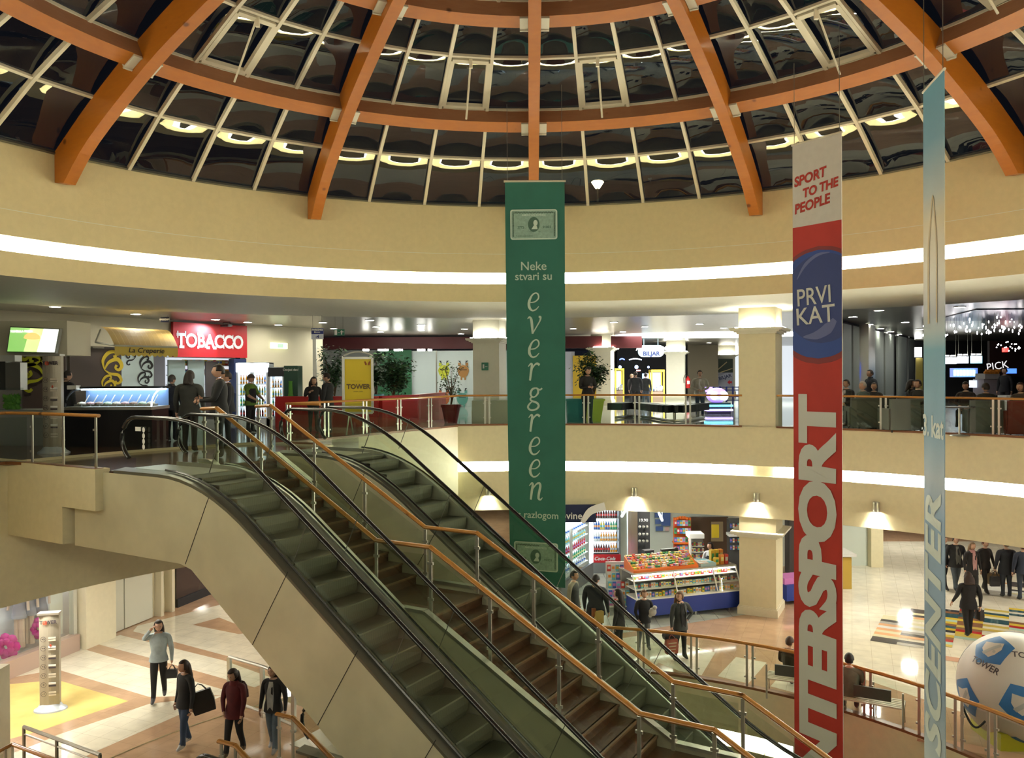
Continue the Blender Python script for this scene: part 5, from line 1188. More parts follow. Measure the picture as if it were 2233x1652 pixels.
text('lettering', 'AUTODROM', .30, emis('arcade_text', (1, 1, 1), 1.6), e, (c_[0], 46.96, c_[2]+.13), (1, 0, 0), (0, 0, 1), .01); text('lettering', 'BILJAR', .34, M_SGB, e, (c_[0], 46.96, c_[2]-.16), (1, 0, 0), (0, 0, 1), .012)
M_NEON = emis('blue_neon', (.05, .1, 1), 4); 
for x0, y0, x1, M_, lab in ((1351, 784, 1362, M_NEON, 'blue neon arc glowing in the arcade beside the pale column'), (1372, 784, 1399, emis('pale_neon', (.7, .8, 1), 2.5), 'pale curved tube lamp in the arcade')):
    b = MB(); b.tube([atd(x0+(x1-x0)*k/8, y0-2.2*sin(pi*k/8), 52) for k in range(9)], .04, 6); tag(b.build('neon_tube', M_, None, True), lab, 'lamp')
for x, y, s_3, w4 in ((1352, 800, .10, 'leftmost'), (1388, 800, .12, 'middle and largest'), (1414, 800, .07, 'rightmost and smallest')): b = MB(); b.ball(tuple(atd(x, y, 53)), s_3, 8); tag(b.build('arcade_spot', emis('arcade_spot', (.3, .45, 1), 9)), w4+' of the three blue spots glowing in the arcade', 'lamp', 'blue spots in the arcade')
def claw(label, x0, x1, y0, y1, d):
    e = thing('claw_machine', label, 'claw machine', tuple(atd((x0+x1)/2, y1, d))); q0, q1 = atd(x0, y1, d), atd(x1, y0, d); w_, h = q1.x-q0.x, q1.z-q0.z; cx_ = (q0.x+q1.x)/2; M_CY = mat('claw_yellow', (.62, .48, .05), .4)
    b = MB()
    for sx in (-1, 1):
        for yy in (d, d+.8): b.box((cx_+sx*(w_/2-.04), yy, q0.z+h/2), (.08, .08, h))
    b.box((cx_, d+.4, q1.z-.05), (w_, .9, .12)); b.build('frame', M_CY, e); b = MB(); b.box((cx_, d+.4, q0.z+h*.2), (w_, .85, h*.4)); b.build('cabinet', mat('claw_base', (.25, .17, .12), .5), e)
    b = MB(); b.box((cx_, d+.78, q0.z+h*.68), (w_-.1, .03, h*.5)); b.build('lit_back', emis('claw_glow', (.45, .6, .8), .3), e)
    b = MB(); b.box((cx_-.05, d+.3, q0.z+h*.66), (.16, .1, h*.42)); b.build('prize_column', emis('claw_yellow_glow', (1, .85, .2), .7), e)
    b = MB(); rnd = random.Random(5)
    for i in range(26): b.ball((cx_+(rnd.random()-.5)*w_*.8, d+.2+rnd.random()*.5, q0.z+h*.43+rnd.random()*.2), .11, 6, mi=i % 3)
    tag(b.build('toy_heap', [M_WHITE, mat('toy_blue', (.1, .2, .5), .6), mat('toy_grey', (.5, .5, .5), .6)], e), None, None, None, 'stuff')
claw('yellow framed claw machine full of toys in front of the arcade', 1420, 1449, 806, 885, 45.5); claw('yellow framed claw machine half hidden behind the column with the cornice', 1341, 1361, 803, 884, 46.5)
slab('game_cabinet', 1401, 835, 1419, 871, 50, M_BLK, 'dark arcade cabinet below the blue game screen', 'arcade cabinet', th=.5); slab('game_screen', 1402, 814, 1418, 835, 50, emis('screen_blue', (.25, .5, 1), 1), 'bright blue game screen in the arcade', 'screen', th=.3); slab('neon_sign', 1388, 806, 1397, 809, 49, emis('neon_pink', (1, .35, .3), 1.5), 'small orange pink neon sign in the arcade', 'sign', th=.1)
# billiard poster
e = thing('poster', 'billiard poster with a red arrow lettered BILJAR on the far column', 'poster', tuple(atd(1581, 812, 57))); slab('sheet', 1564, 782, 1598, 843, 58.75, mat('poster_blue_white', (.55, .57, .68), .4), parent=e, th=.03); slab('photo', 1564, 782, 1598, 812, 58.7, mat('poster_dark', (.05, .07, .05), .4), parent=e, th=.03)
b = MB(); b.bar(atd(1565, 806, 57.5), atd(1585, 789, 57.5), .06, .05); b.bar(atd(1570, 812, 57.5), atd(1597, 803, 57.5), .06, .05); b.build('cue_print', mat('cue_print', (.5, .4, .2), .4), e)
text('lettering', 'BILJAR', .32, mat('poster_ink', (.02, .03, .1), .5), e, atd(1581, 822, 57.4), (1, 0, .28), (-.28, 0, 1), .008); b = MB(); q_ = atd(1591, 833, 57.4); b.add([(q_.x+a_*.16, q_.y, q_.z+c_*.16) for a_, c_ in ((-1, 0), (0, 1), (.2, .4), (1, .5), (1, -.5), (.2, -.4), (0, -1))], [tuple(range(7))]); b.build('red_arrow', mat('sign_red', (.5, .01, .02), .5), e)
# wavy bench, blue fence, kiddie ride
e = thing('wavy_bench', 'long wavy black bench on a curved silver rail base', 'bench', tuple(atd(1440, 912, 28.5))); M_BN = mat('bench_black', (.02, .022, .02), .5)
def wv(k): x = 1340+190*k; return atx(x, 28.6+1.5*sin(k*2*pi+.4))
b = MB()
for i in range(24): a_, c_ = wv(i/24), wv((i+1)/24); b.bar((a_.x, a_.y, GZ+.42), (c_.x, c_.y, GZ+.42), .55, .24)
b.build('seat', M_BN, e, True)
b = MB(); b.tube([(wv(i/24).x, wv(i/24).y-.35, GZ+.05) for i in range(25)], .05, 6); b.build('base_rail', M_STEEL, e)
for k in (.12, .4, .68, .95):
    b = MB(); b.tube([(wv(k).x, wv(k).y-.1, GZ), (wv(k).x, wv(k).y-.1, GZ+.32)], .05, 8); b.build('leg', M_STEEL, e)
e = thing('play_fence', 'dark blue low play fence beside the glowing ride', 'fence', tuple(atd(1584, 905, 36))); b = MB(); q0, q1 = atd(1556, 905, 36), atd(1612, 842, 36); q0.z = GZ
for i in range(5):
    x = q0.x+(q1.x-q0.x)*i/4; b = MB(); b.box((x, 36, (q0.z+q1.z)/2), (.07, .07, q1.z-q0.z)); b.build('post', mat('fence_blue', (.01, .02, .15), .4), e)
for z_ in (q1.z-.03, q1.z-.16, GZ+.55, GZ+.4): b = MB(); b.bar((q0.x, 36, z_), (q1.x, 36, z_), .03, .04); b.build('rail', mat('fence_blue', (.01, .02, .15), .4), e)
e = thing('kiddie_ride', 'purple glowing coin operated ride on colour lit base', 'ride', tuple(atd(1565, 905, 32))); q_ = atd(1566, 890, 32); M_PUR = emis('ride_violet', (.30, .16, 1), .9)
b = MB(); b.ball((q_.x, 32.2, GZ+.72), (.42, .35, .30), 14, mi=0); b.box((q_.x-.35, 32.1, GZ+.95), (.25, .3, .2), mi=0); b.build('body', M_PUR, e, True); b = MB(); b.box((q_.x, 32.1, GZ+.22), (.9, .5, .44)); b.build('plinth', M_BLK, e); b = MB(); b.ball((q_.x-.2, 31.85, GZ+.72), (.13, .06, .17), 10); b.build('lamp_panel', emis('ride_white', (.9, .9, 1), 2.5), e); b = MB(); b.ball((q_.x+.22, 31.85, GZ+.70), (.14, .06, .18), 10); b.build('lamp_panel', MT['ride_white'], e)
for z_, c_ in ((.33, 'ride_cyan'), (.16, 'ride_rainbow')): b = MB(); b.box((q_.x, 32.0, GZ+z_), (1.0, .6, .07)); b.build('light_strip', emis(c_, (.1, .75, 1) if z_ > .2 else (.5, .35, 1), 1.6), e)
# ================================================================== DARK CAFE ON THE RIGHT
g = MB(); c0_ = thof(1700, RG+1.4)
for i in range(12):
    a0, a1 = c0_+.02+(R(100)-c0_)*i/12, c0_+.02+(R(100)-c0_)*(i+1)/12; p, q_, P_, Q = pol(RG+.25, a0), pol(RG+.25, a1), pol(48, a0), pol(48, a1); g.q((p.x, p.y, GZ+.012), (q_.x, q_.y, GZ+.012), (Q.x, Q.y, GZ+.012), (P_.x, P_.y, GZ+.012))
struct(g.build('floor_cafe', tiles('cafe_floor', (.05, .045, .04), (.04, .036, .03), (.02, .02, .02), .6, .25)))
PLP = (tuple(atx(1835, 30.6)), tuple(atx(1995, 47)))
M_PAN = mat('pale_partition', (.34, .38, .34), .5)
for x0, x1, lab in ((1834, 1852, 'first from the red banner'), (1856, 1870, 'second from the red banner'), (1899, 1923, 'behind the standing man'), (1927, 1945, 'right of the standing man'), (1954, 1974, 'before the far lit doorway'), (1978, 1991, 'nearest the pale blue banner')):
    b = plslab(x0, x1, GZ, 8.8, PLP, .08); tag(b.build('partition_panel', M_PAN), 'tall pale folding wall panel of the cafe, '+lab, 'panel')
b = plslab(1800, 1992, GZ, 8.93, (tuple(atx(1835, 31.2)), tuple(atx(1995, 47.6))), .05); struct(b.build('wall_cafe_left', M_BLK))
b = plslab(1871, 1886, GZ, 8.9, PLP, .35, .05); tag(b.build('steel_column', M_STEEL), 'shiny steel clad column with a blue reflection beside the cafe panels', 'column')
q_ = onpl(1877, 808, *PLP); b = MB(); b.box((q_.x-.3, q_.y-.45, q_.z), (.10, .03, .6), 0); tag(b.build('blue_reflection_glow', emis('blue_reflection_glow', (.02, .1, 1), 6)), 'glowing strip standing in for blue light reflected on the steel column', 'lamp')  # glowing strip put in for a blue reflection on the steel
b = plslab(1884, 1895, 8.0, 8.55, PLP, .1, .1); tag(b.build('wall_uplight', emis('wall_uplight', (1, 1, .95), 5)), 'white glowing wall light at the top of the cafe panels', 'lamp'); b = plslab(1886, 1894, GZ+.3, 7.7, PLP, .06, .1); tag(b.build('yellow_poster', M_YEL), 'narrow yellow poster behind the standing man', 'poster')
slab('doorway_light', 1996, 757, 2010, 778, 50, emis('wall_uplight', (1, 1, .95), 5), 'white glowing lamp over the far yellow doorway', 'lamp', th=.1); slab('yellow_door', 1998, 780, 2012, 870, 50.2, mat('ochre_door', (.30, .24, .06), .5), 'ochre door at the far end of the cafe', 'door', th=.1)
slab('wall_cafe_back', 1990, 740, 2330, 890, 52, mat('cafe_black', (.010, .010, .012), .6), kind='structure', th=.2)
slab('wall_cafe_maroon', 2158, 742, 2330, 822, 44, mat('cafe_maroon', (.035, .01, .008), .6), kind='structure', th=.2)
for x0, y0, x1, y1, c_, s_4, lab in ((2060, 779, 2086, 793, (.9, .95, 1), 1.3, 'leftmost'), (2088, 777, 2112, 792, (.75, .85, 1), .9, 'second'), (2117, 776, 2142, 792, (.3, .8, 1), .8, 'third')):
    e = thing('menu_screen', lab+' of the three lit menu screens hanging in the dark cafe', 'screen', tuple(atd((x0+x1)/2, y1, 42))); slab('display', x0, y0, x1, y1, 42, emis('menu_%s' % lab, c_, s_4), parent=e, th=.05); slab('frame', x0-1, y0-2, x1+1, y1+1, 42.08, M_BLK, parent=e, th=.1)
    b = MB(); [b.tube([(atd(x, y0, 42.1).x, 42.1, atd(x, y0, 42.1).z), (atd(x, y0, 42.1).x, 42.1, 8.93)], .01, 4) for x in (x0+2, x1-2)]; b.build('hanging_rods', M_STEELD, e)
    for k in range(2): slab('spot', x0+3+k*12, y0-5, x0+10+k*12, y0-3, 41.9, emis('spot_glow', (1, .98, .9), 16), parent=e, th=.1)
e = thing('bar_display', 'blue lit bar front with glass bottles in the dark cafe', 'bar', tuple(atd(2105, 815, 41))); slab('panel', 2078, 802, 2132, 822, 41, emis('bar_blue', (.02, .12, .6), .5), parent=e, th=.3)
for i in range(7): slab('bottle_glow', 2082+i*7, 806, 2085+i*7, 819, 40.9, emis('bar_cyan', (.4, .75, 1), 1), parent=e, th=.1)
slab('bar_display', 2193, 803, 2217, 814, 36, emis('bar_blue2', (.05, .2, .9), .8), 'small blue lit bar panel at far right', 'bar', th=.2)
text('shop_lettering', 'PICK', .5, emis('pale_letters', (.8, .8, .8), .4), None, atd(2175, 798, 39), (1, 0, .15), (-.15, 0, 1)); tag(bpy.data.objects['shop_lettering'], 'tilted white lettering in the dark cafe', 'sign')
slab('red_lamp', 2191, 758, 2199, 767, 37, emis('red_lamp', (1, .02, .015), 3), 'red glowing lamp in the dark cafe', 'lamp', th=.2)
slab('fruit_stand', 2146, 826, 2182, 862, 33, mat('stand_grey', (.25, .22, .25), .5), 'grey stand carrying oranges in the dark cafe', 'stand', th=.8)
for i in range(16):
    q_ = atd(2151+(i % 8)*4, 808+(i//8)*4, 32.8); b = MB(); b.ball((0, 0, 0), .06, 8)
    if i == 0: om = b.data('orange', mat('orange_fruit', (.7, .25, .03), .5))
    o = bpy.data.objects.new('orange', om); COL.objects.link(o); o.location = q_+Vector((0, .1*(i//8), 0)); tag(o, 'orange in the grey stand crate, %s from the left in the %s row' % (nth(i % 8+1), 'upper front' if i < 8 else 'lower back'), 'orange', 'oranges on the cafe stand')
slab('fruit_crate', 2148, 814, 2180, 826, 32.9, mat('crate', (.3, .28, .28), .5), 'pale crate under the oranges on the grey stand', 'crate', th=.7)
slab('snack_case', 2125, 829, 2148, 845, 33.5, emis('case_glow', (.7, .8, 1), .5), 'small lit glass case left of the orange stand', 'display case', th=.4)
# glittering chandelier
e = thing('chandelier', 'large glittering chandelier of hanging crystal lights over the dark cafe', 'chandelier', tuple(atd(2180, 700, 27))); rnd = random.Random(11)
b = MB(); c_ = atd(2180, 700, 27); b.prism([(c_.x-1.6, 25.5), (c_.x+4, 25.5), (c_.x+4, 31), (c_.x-.2, 31)], 8.90, 8.92); b.build('ceiling_plate', mat('navy_ceiling', (.01, .012, .06), .3), e)
for i in range(95):
    x_, y_ = c_.x-1.2+3.6*rnd.random(), 26+4*rnd.random(); L_ = .15+.45*rnd.random(); b = MB(); b.tube([(x_, y_, 8.9), (x_, y_, 8.9-L_)], .004, 3, mi=0); b.ball((x_, y_, 8.9-L_), (.012+.02*rnd.random(),)*2+(.02+.05*rnd.random(),), 6, mi=1); b.build('crystal_light', [M_STEELD, emis('crystal', (1, .93, .95), 10)], e)
e = thing('chandelier', 'small glittering cluster of lights beside the red lamp', 'chandelier', tuple(atd(2200, 752, 38)))
for i in range(26): b = MB(); b.ball(tuple(atd(2172+rnd.random()*55, 745+rnd.random()*20, 38)), .03, 6); b.build('crystal_light', MT['crystal'], e)
M_ARM = mat('grey_armchair', (.10, .115, .10), .8)
def armchair(label, x, d, rz, M=M_ARM, back=.85):
    p = atx(x, d); e = thing('armchair', label, 'armchair', (p.x, p.y, GZ+.012), rz)
    b = MB(); b.box((0, 0, .28), (.7, .65, .34)); loc(b, 'seat', M, e); b = MB(); b.box((0, .32, back/2+.05), (.78, .14, back-.05), top=.95); loc(b, 'backrest', M, e)
    for sx in (-1, 1): b = MB(); b.box((sx*.36, 0, .35), (.12, .66, .55)); loc(b, 'armrest', M, e)
    for sx in (-1, 1):
        for sy in (-1, 1): b = MB(); b.tube([(sx*.3, sy*.25, .14), (sx*.3, sy*.25, 0)], .02, 5); loc(b, 'leg', M_BLK, e)
armchair('grey tub armchair with an elderly sitter beside the railing', 1880, 22.8, pi*.95); armchair('grey armchair left of the double railing post in the cafe', 1905, 23.6, pi*1.1)
armchair('dark armchair under the couple behind the railing', 1985, 23.0, pi*.9); armchair('grey green armchair right of the round cafe table', 2145, 20.6, pi*.9); armchair('dark red armchair at the right edge of the cafe', 2228, 20.1, pi*.9, mat('red_armchair', (.16, .02, .01), .7))
armchair('grey armchair between the railing posts and the pale blue banner', 1960, 21.8, pi)
def table(label, x, d, r=.35, h=.72):
    p = atx(x, d); e = thing('cafe_table', label, 'table', (p.x, p.y, GZ+.012)); b = MB(); b.lathe([(r, h-.03), (r, h)], (0, 0, 0), 20); loc(b, 'table_top', mat('dark_top', (.05, .045, .04), .3), e); b = MB(); b.tube([(0, 0, .02), (0, 0, h-.03)], .025, 8); loc(b, 'pole', M_STEEL, e); b = MB(); b.lathe([(.24, 0), (.2, .02), (.03, .04)], (0, 0, 0), 16); loc(b, 'foot', M_STEEL, e)
table('round cafe table on a steel pole right of the pale blue banner', 2092, 20.4); table('round cafe table in front of the couple', 1950, 24.5); table('round cafe table beside the young seated man', 1845, 25.2, .3)
slab('white_unit', 2195, 862, 2216, 915, 27, M_WHITE, 'white serving unit behind the railing at far right', 'cabinet', th=.5)
# ================================================================== LOWER FLOOR, LEFT
PLD = (tuple(atx(-40, 18.7)), tuple(atx(460, 26.6)))
b = plslab(-150, 150, 0, 2.83, (tuple(atx(-40, 19.6)), tuple(atx(460, 27.5))), .1); struct(b.build('wall_boutique_back', mat('boutique_white', (.6, .6, .66), .5)))
b = plslab(-150, 152, 0, .42, PLD, .25); struct(b.build('wall_boutique_plinth', mat('pinkish_plinth', (.45, .33, .27), .5)))
b = plslab(-150, 146, .42, 2.6, PLD, .02, .1); struct(b.build('window_2', M_GLW)); b = plslab(-150, 152, 2.45, 2.8, PLD, .1, -.3); tag(b.build('window_light', emis('window_tube', (.9, .93, 1), 4)), 'white light box at the top of the boutique window', 'lamp')
b = plslab(146, 153, 0, 2.83, PLD, .15); struct(b.build('trim_1', M_ALU))
b = plslab(118, 146, .42, 2.5, PLD, .05, -.25); tag(b.build('white_display_board', M_WHITE), 'pale blue white display board at the right end of the boutique window', 'board')
M_MAG = mat('magenta_paper', (.50, .01, .25), .6); rnd = random.Random(4)
for x, z, r_, lab in ((74, .78, .34, 'right of the two, by the totem'), (2, .62, .40, 'left of the two')):
    q_ = onpl(x, 814, *PLD); e = thing('paper_flower', 'big magenta paper flower in the boutique window, '+lab, 'decoration', (q_.x-.1, q_.y+.3, z))
    for i in range(14): a_ = 2*pi*i/14; b = MB(); rr_ = r_*(.55 if i % 2 else .8); b.ball((rr_*.6*cos(a_), -.06*(i % 2), rr_*.6*sin(a_)), (rr_*.42, .07, rr_*.42), 8); loc(b, 'petal', M_MAG, e, True)
def mannequin(label, x, col):
    q_ = onpl(x, 814, *PLD); e = thing('mannequin', label, 'mannequin', (q_.x-.3, q_.y+.55, .42)); b = MB()
    b.tube([(0, 0, 0), (0, 0, .75)], .07, 8); b.tube([(.12, 0, 0), (.1, 0, .75)], .07, 8); b.tube([(.05, 0, 1.45), (.05, 0, 1.55)], .05, 8); b.ball((.05, 0, 1.65), (.09, .1, .12), 10); b.tube([(-.15, 0, 1.38), (-.2, -.05, .9)], .035, 6); b.tube([(.25, 0, 1.38), (.3, -.05, .9)], .035, 6); loc(b, 'figure', mat('mannequin_skin', (.6, .45, .36), .4), e, True)
    b = MB(); b.tube([(.05, 0, .70), (.05, 0, .95), (.05, 0, 1.15), (.05, 0, 1.42), (.05, 0, 1.46)], [.19, .14, .12, .17, .08], 12, flat=.7); loc(b, 'dress', mat('dress_'+label[:4].strip(), col, .7), e, True)
mannequin('mannequin in a grey outfit in the boutique window', 52, (.25, .23, .27)); mannequin('mannequin in a pale dress beside the magenta flower', 78, (.6, .5, .48)); mannequin('mannequin in dark clothes at the left of the window', 30, (.1, .12, .1))
# pillar, double doors, ribs, dark shop window
b = MB(); plslab(158, 224, 0, 2.0, PLD, .35, .02, b); plslab(158, 219, 2.0, 2.8, PLD, .25, .02, b); struct(b.build('wall_left_pier', M_WALL2))
b = plslab(224, 332, 0, 2.8, PLD, .06, -.05); struct(b.build('wall_door_surround', M_WALL2))
for x0, x1, n_ in ((226, 262, 3), (263, 325, 4)):
    e = struct(plslab(x0, x1-1.5, .02, 2.25, PLD, .05, .03).build('door_%d' % n_, mat('door_white', (.62, .62, .52), .4))); b = MB(); q0, q1 = onpl(x0+6, 814, *PLD), onpl(x1-4, 814, *PLD); b.tube([(q0.x-.1, q0.y-.15, 2.02), (q1.x-.1, q1.y-.15, 2.02)], .03, 6); b.build('push_bar', M_WHITE, e)
for x0, x1 in ((332, 338), (356, 362)): struct(plslab(x0, x1, 0, 2.8, PLD, .25, .0).build('trim_%d' % x0, M_FRAME))
b = plslab(338, 378, 0, 2.8, PLD, .1, -.1); struct(b.build('wall_niche', M_WALL)); b = plslab(378, 470, .25, 2.8, PLD, .05); struct(b.build('window_3', mat('dark_shop_window', (.035, .028, .03), .08, spec=.7))); b = plslab(378, 470, 0, .25, PLD, .1); struct(b.build('trim_3', M_BLK))
for x, w4 in ((385, 'left'), (392, 'middle'), (399, 'right')): b = plslab(x-2, x+2, 2.62, 2.72, PLD, .05, .06); tag(b.build('shop_spot', emis('spot_glow', (1, .98, .9), 16)), w4+' of three small bright spot lamps in the dark shop window', 'lamp', 'spots in the dark shop window')
b = plslab(-300, 700, 0, 2.83, (tuple(atx(-40, 29)), tuple(atx(700, 33))), .1); struct(b.build('wall_lower_left', M_WALL2))
# ================================================================== KIOSK
K0, K1 = Vector(atx(1388, 23.2)), Vector(atx(1800, 25.2)); PK = (tuple(K0), tuple(K1)); kd = (K1-K0).normalized(); kn = Vector((-kd.y, kd.x)); rk = atan2(kd.y, kd.x)
def kp(a, dpt, z): v = K0+kd*a+kn*dpt; return Vector((v.x, v.y, z))
KL = (Vector(onpl(1617, 814, *PK).xy)-K0).length
e = thing('kiosk_counter', 'long glass display counter with dark blue base, full of goods', 'counter', tuple(kp(2, 0, 0)), rk)
def kbox(name, a0, a1, d0, d1, z0, z1, M, parent=None, label=None, cat=None, group=None):
    b = MB(); P = [kp(a0, d0, 0), kp(a1, d0, 0), kp(a1, d1, 0), kp(a0, d1, 0)]; b.prism([(p.x, p.y) for p in P], z0, z1); return tag(b.build(name, M, parent), label, cat, group)
kbox('base', 0, KL, 0, .7, .12, .58, mat('kiosk_blue', (.015, .04, .27), .4), e); kbox('display_floor', 0, KL, 0, .7, .58, .62, M_WHITE, e)
for z_, d0 in ((.84, .12), (1.06, .24)): kbox('shelf', 0, KL, d0, .7, z_, z_+.015, M_WHITE, e)
for a_ in (0, 1.3, 2.6, KL-.03): b = MB(); b.bar(kp(a_, .0, .60), kp(a_, .30, 1.25), .03, .03); b.build('frame_bar', M_WHITE, e)
b = MB(); b.q(kp(0, 0, .62), kp(KL, 0, .62), kp(KL, .30, 1.25), kp(0, .30, 1.25)); b.build('front_glass', M_GLW, e)
kbox('counter_top', 0, KL, .30, 1.0, 1.25, 1.29, M_STEEL, e)
kbox('case_light', 0, KL, .33, .38, 1.19, 1.22, emis('case_tube', (1, .98, .95), 3.5), e)
for k, a_ in enumerate((.3, 1.9, KL-.4)): kbox('foot', a_, a_+.05, .1, .15, 0, .12, M_STEEL, e)
rnd = random.Random(21)
def goods(a0, a1, dp_, z, step, szs, cis, lab, group, nm='goods_packet', tilt=0):
    a_ = a0; kk_ = 0
    while a_ < a1:
        sz = rnd.choice(szs); ci_ = rnd.choice(cis); kk_ += 1; place_packet(nm, kp(a_, dp_+rnd.random()*.03, z), sz, ci_, rk+(rnd.random()-.5)*tilt, '%s %s, %s from the left' % (CN[ci_], lab, nth(kk_)), 'packet', group); a_ += sz[0]+step
goods(.1, KL-.1, .14, .62, .02, [(.07, .05, .15), (.09, .05, .12)], [1, 3, 3, 2, 9], 'packet on the bottom shelf of the kiosk counter', 'packets in the bottom of the kiosk counter')
goods(.1, KL-.1, .28, .855, .015, [(.06, .05, .13), (.08, .05, .11)], [3, 7, 3, 8, 9], 'packet on the middle shelf of the kiosk counter', 'packets on the middle shelf of the kiosk counter')
goods(.1, KL-.1, .40, 1.075, .02, [(.07, .05, .12), (.1, .05, .1)], [3, 0, 5, 3, 1], 'packet on the top shelf of the kiosk counter', 'packets on the top shelf of the kiosk counter')
# sloping sweets rack on the counter
e = thing('sweets_rack', 'orange sloping rack of sweets on the left of the kiosk counter', 'rack', tuple(kp(1.2, .5, 1.29)), rk)
b = MB(); b.add([kp(.05, .32, 1.29), kp(2.15, .32, 1.29), kp(2.15, .95, 1.29), kp(.05, .95, 1.29), kp(.05, .32, 1.36), kp(2.15, .32, 1.36), kp(2.15, .95, 1.66), kp(.05, .95, 1.66)], [(3, 2, 1, 0), (4, 5, 6, 7), (0, 1, 5, 4), (1, 2, 6, 5), (2, 3, 7, 6), (3, 0, 4, 7)]); b.build('tray', mat('orange_plastic', (.75, .16, .02), .4), e)
for r_ in range(6):
    dp_ = .38+.1*r_; z_ = 1.385+.048*r_; goods(.12, 2.1, dp_, z_, .02, [(.08, .06, .06), (.1, .07, .05), (.06, .06, .07)], [0, 1, 3, 4, 5, 6, 9, 3], 'sweet bag in the %s row of the orange rack' % nth(r_+1), 'sweets on the orange rack', 'sweet_packet', 1.0)
b = MB(); kbox('newspaper_stack', 2.25, KL-.65, .36, .95, 1.29, 1.38, mat('pale_covers', (.45, .62, .64), .4), None, 'low stack of pale blue covers on the kiosk counter', 'stack')
for r_ in range(3): goods(2.3, KL-.75, .42+.18*r_, 1.38, .02, [(.14, .16, .02), (.12, .15, .03)], [8, 3, 8, 3], 'magazine in the %s row on the kiosk counter' % nth(r_+1), 'magazines lying on the kiosk counter', 'magazine', .3)
goods(KL-.55, KL-.1, .5, 1.29, .03, [(.14, .1, .2), (.12, .12, .28)], [0, 1, 6], 'tall front packet at the column end of the counter', 'packets at the right end of the kiosk counter'); goods(KL-.55, KL-.1, .75, 1.29, .03, [(.14, .1, .3), (.12, .12, .38)], [1, 6, 3], 'tall rear packet at the column end of the counter', 'packets at the right end of the kiosk counter')
# steel pillar, magazine rack at left
q_ = atx(1377, 25.35); b = MB(); b.box((q_.x, q_.y, 1.41), (.29, .29, 2.82)); b.box((q_.x, q_.y-.148, 1.41), (.10, .01, 2.82)); tag(b.build('steel_pillar', M_STEEL), 'square brushed steel pillar at the left end of the kiosk counter', 'pillar')
e = thing('magazine_rack', 'white magazine rack crowded with colourful covers left of the steel pillar', 'rack', tuple(atd(1345, 1300, 24)), 0); q_ = atx(1349, 23.9)
for i in range(5): b = MB(); b.box((q_.x, q_.y+.12*i, .25+.22*i), (.62, .12, .03)); b.build('shelf', M_WHITE, e)
b = MB(); b.box((q_.x, q_.y+.62, .7), (.66, .04, 1.4)); b.build('back_panel', M_WHITE, e)
for i in range(5):
    for k in range(5): place_packet('magazine', Vector((q_.x-.25+k*.125, q_.y+.12*i, .27+.22*i)), (.11, .03, .19), [5, 3, 2, 0, 8][(i*2+k*3) % 5], 0, '%s magazine, %s from the left, %s tier of the white rack' % (CN[[5, 3, 2, 0, 8][(i*2+k*3) % 5]], nth(k+1), nth(i+1)), 'magazine', 'magazines on the white rack')
# newspaper fringe on the kiosk floor and back wall
struct(slab('wall_kiosk_back', 1225, 1040, 1900, 1275, 29.8, mat('kiosk_white', (.62, .68, .60), .5), th=.1)); bpy.data.objects['wall_kiosk_back'].data.transform(Matrix.Translation((0, 0, 0)))
g = MB(); A = [kp(-3.2, -1.0, 0), kp(KL+.5, -.35, 0), kp(KL+.5, 6, 0), kp(-3.2, 6.5, 0)]; g.q(*[(p.x, p.y, .006) for p in A]); struct(g.build('floor_kiosk', tiles('kiosk_floor', (.58, .60, .52), (.50, .52, .46), (.05, .05, .05), .45, .2)))
bk = 29.3
e = thing('open_cooler', 'open drinks cooler with red header, red foot panel and rows of bottles', 'fridge', tuple(atd(1320, 1248, bk-1))); d_ = 28.9
M_CR = mat('cola_red', (.55, .012, .02), .4); q0 = atx(1288, d_); q1 = atx(1350, d_); cw = q1.x-q0.x; cxx = (q0.x+q1.x)/2
b = MB(); 
for sx in (-1, 1): b.box((cxx+sx*cw/2, d_+.35, 1.15), (.05, .7, 2.3))
b.box((cxx, d_+.68, 1.15), (cw, .04, 2.3)); b.box((cxx, d_+.3, .2), (cw, .7, .4)); b.build('cabinet', mat('cooler_grey', (.16, .17, .17), .4), e)
b = MB(); b.box((cxx, d_-.03, .52), (cw+.04, .06, .28)); b.build('foot_panel', M_CR, e); b = MB(); b.box((cxx, d_+.05, 2.42), (cw+.04, .12, .30)); b.build('header', M_CR, e)
b = MB(); V, Fc = ribbon([(-.45, -.10), (-.2, -.02), (.1, -.06), (.46, -.11)], [.01, .05, .04, .01]); b.add([(cxx+x, d_-.02, 2.42+y) for x, y in V], Fc); b.build('header_wave', M_WHITE, e)
text('header_lettering', 'Coca-Cola', .19, M_WHITE, e, (cxx-.12, d_-.02, 2.45), (1, 0, 0), (0, 0, 1), .004, .4); text('foot_lettering', 'Coca-Cola', .17, M_WHITE, e, (cxx-.05, d_-.07, .52), (1, 0, 0), (0, 0, 1), .004, .4)
b = MB(); b.box((cxx-cw/2+.05, d_+.0, 1.45), (.05, .05, 1.5)); b.box((cxx, d_+.60, 1.5), (cw-.1, .02, 1.5)); b.build('tube_and_back_glow', emis('cooler_light', (.75, .88, 1), .9), e)  # tube, plus a rear sheet given the glow of a lit backing
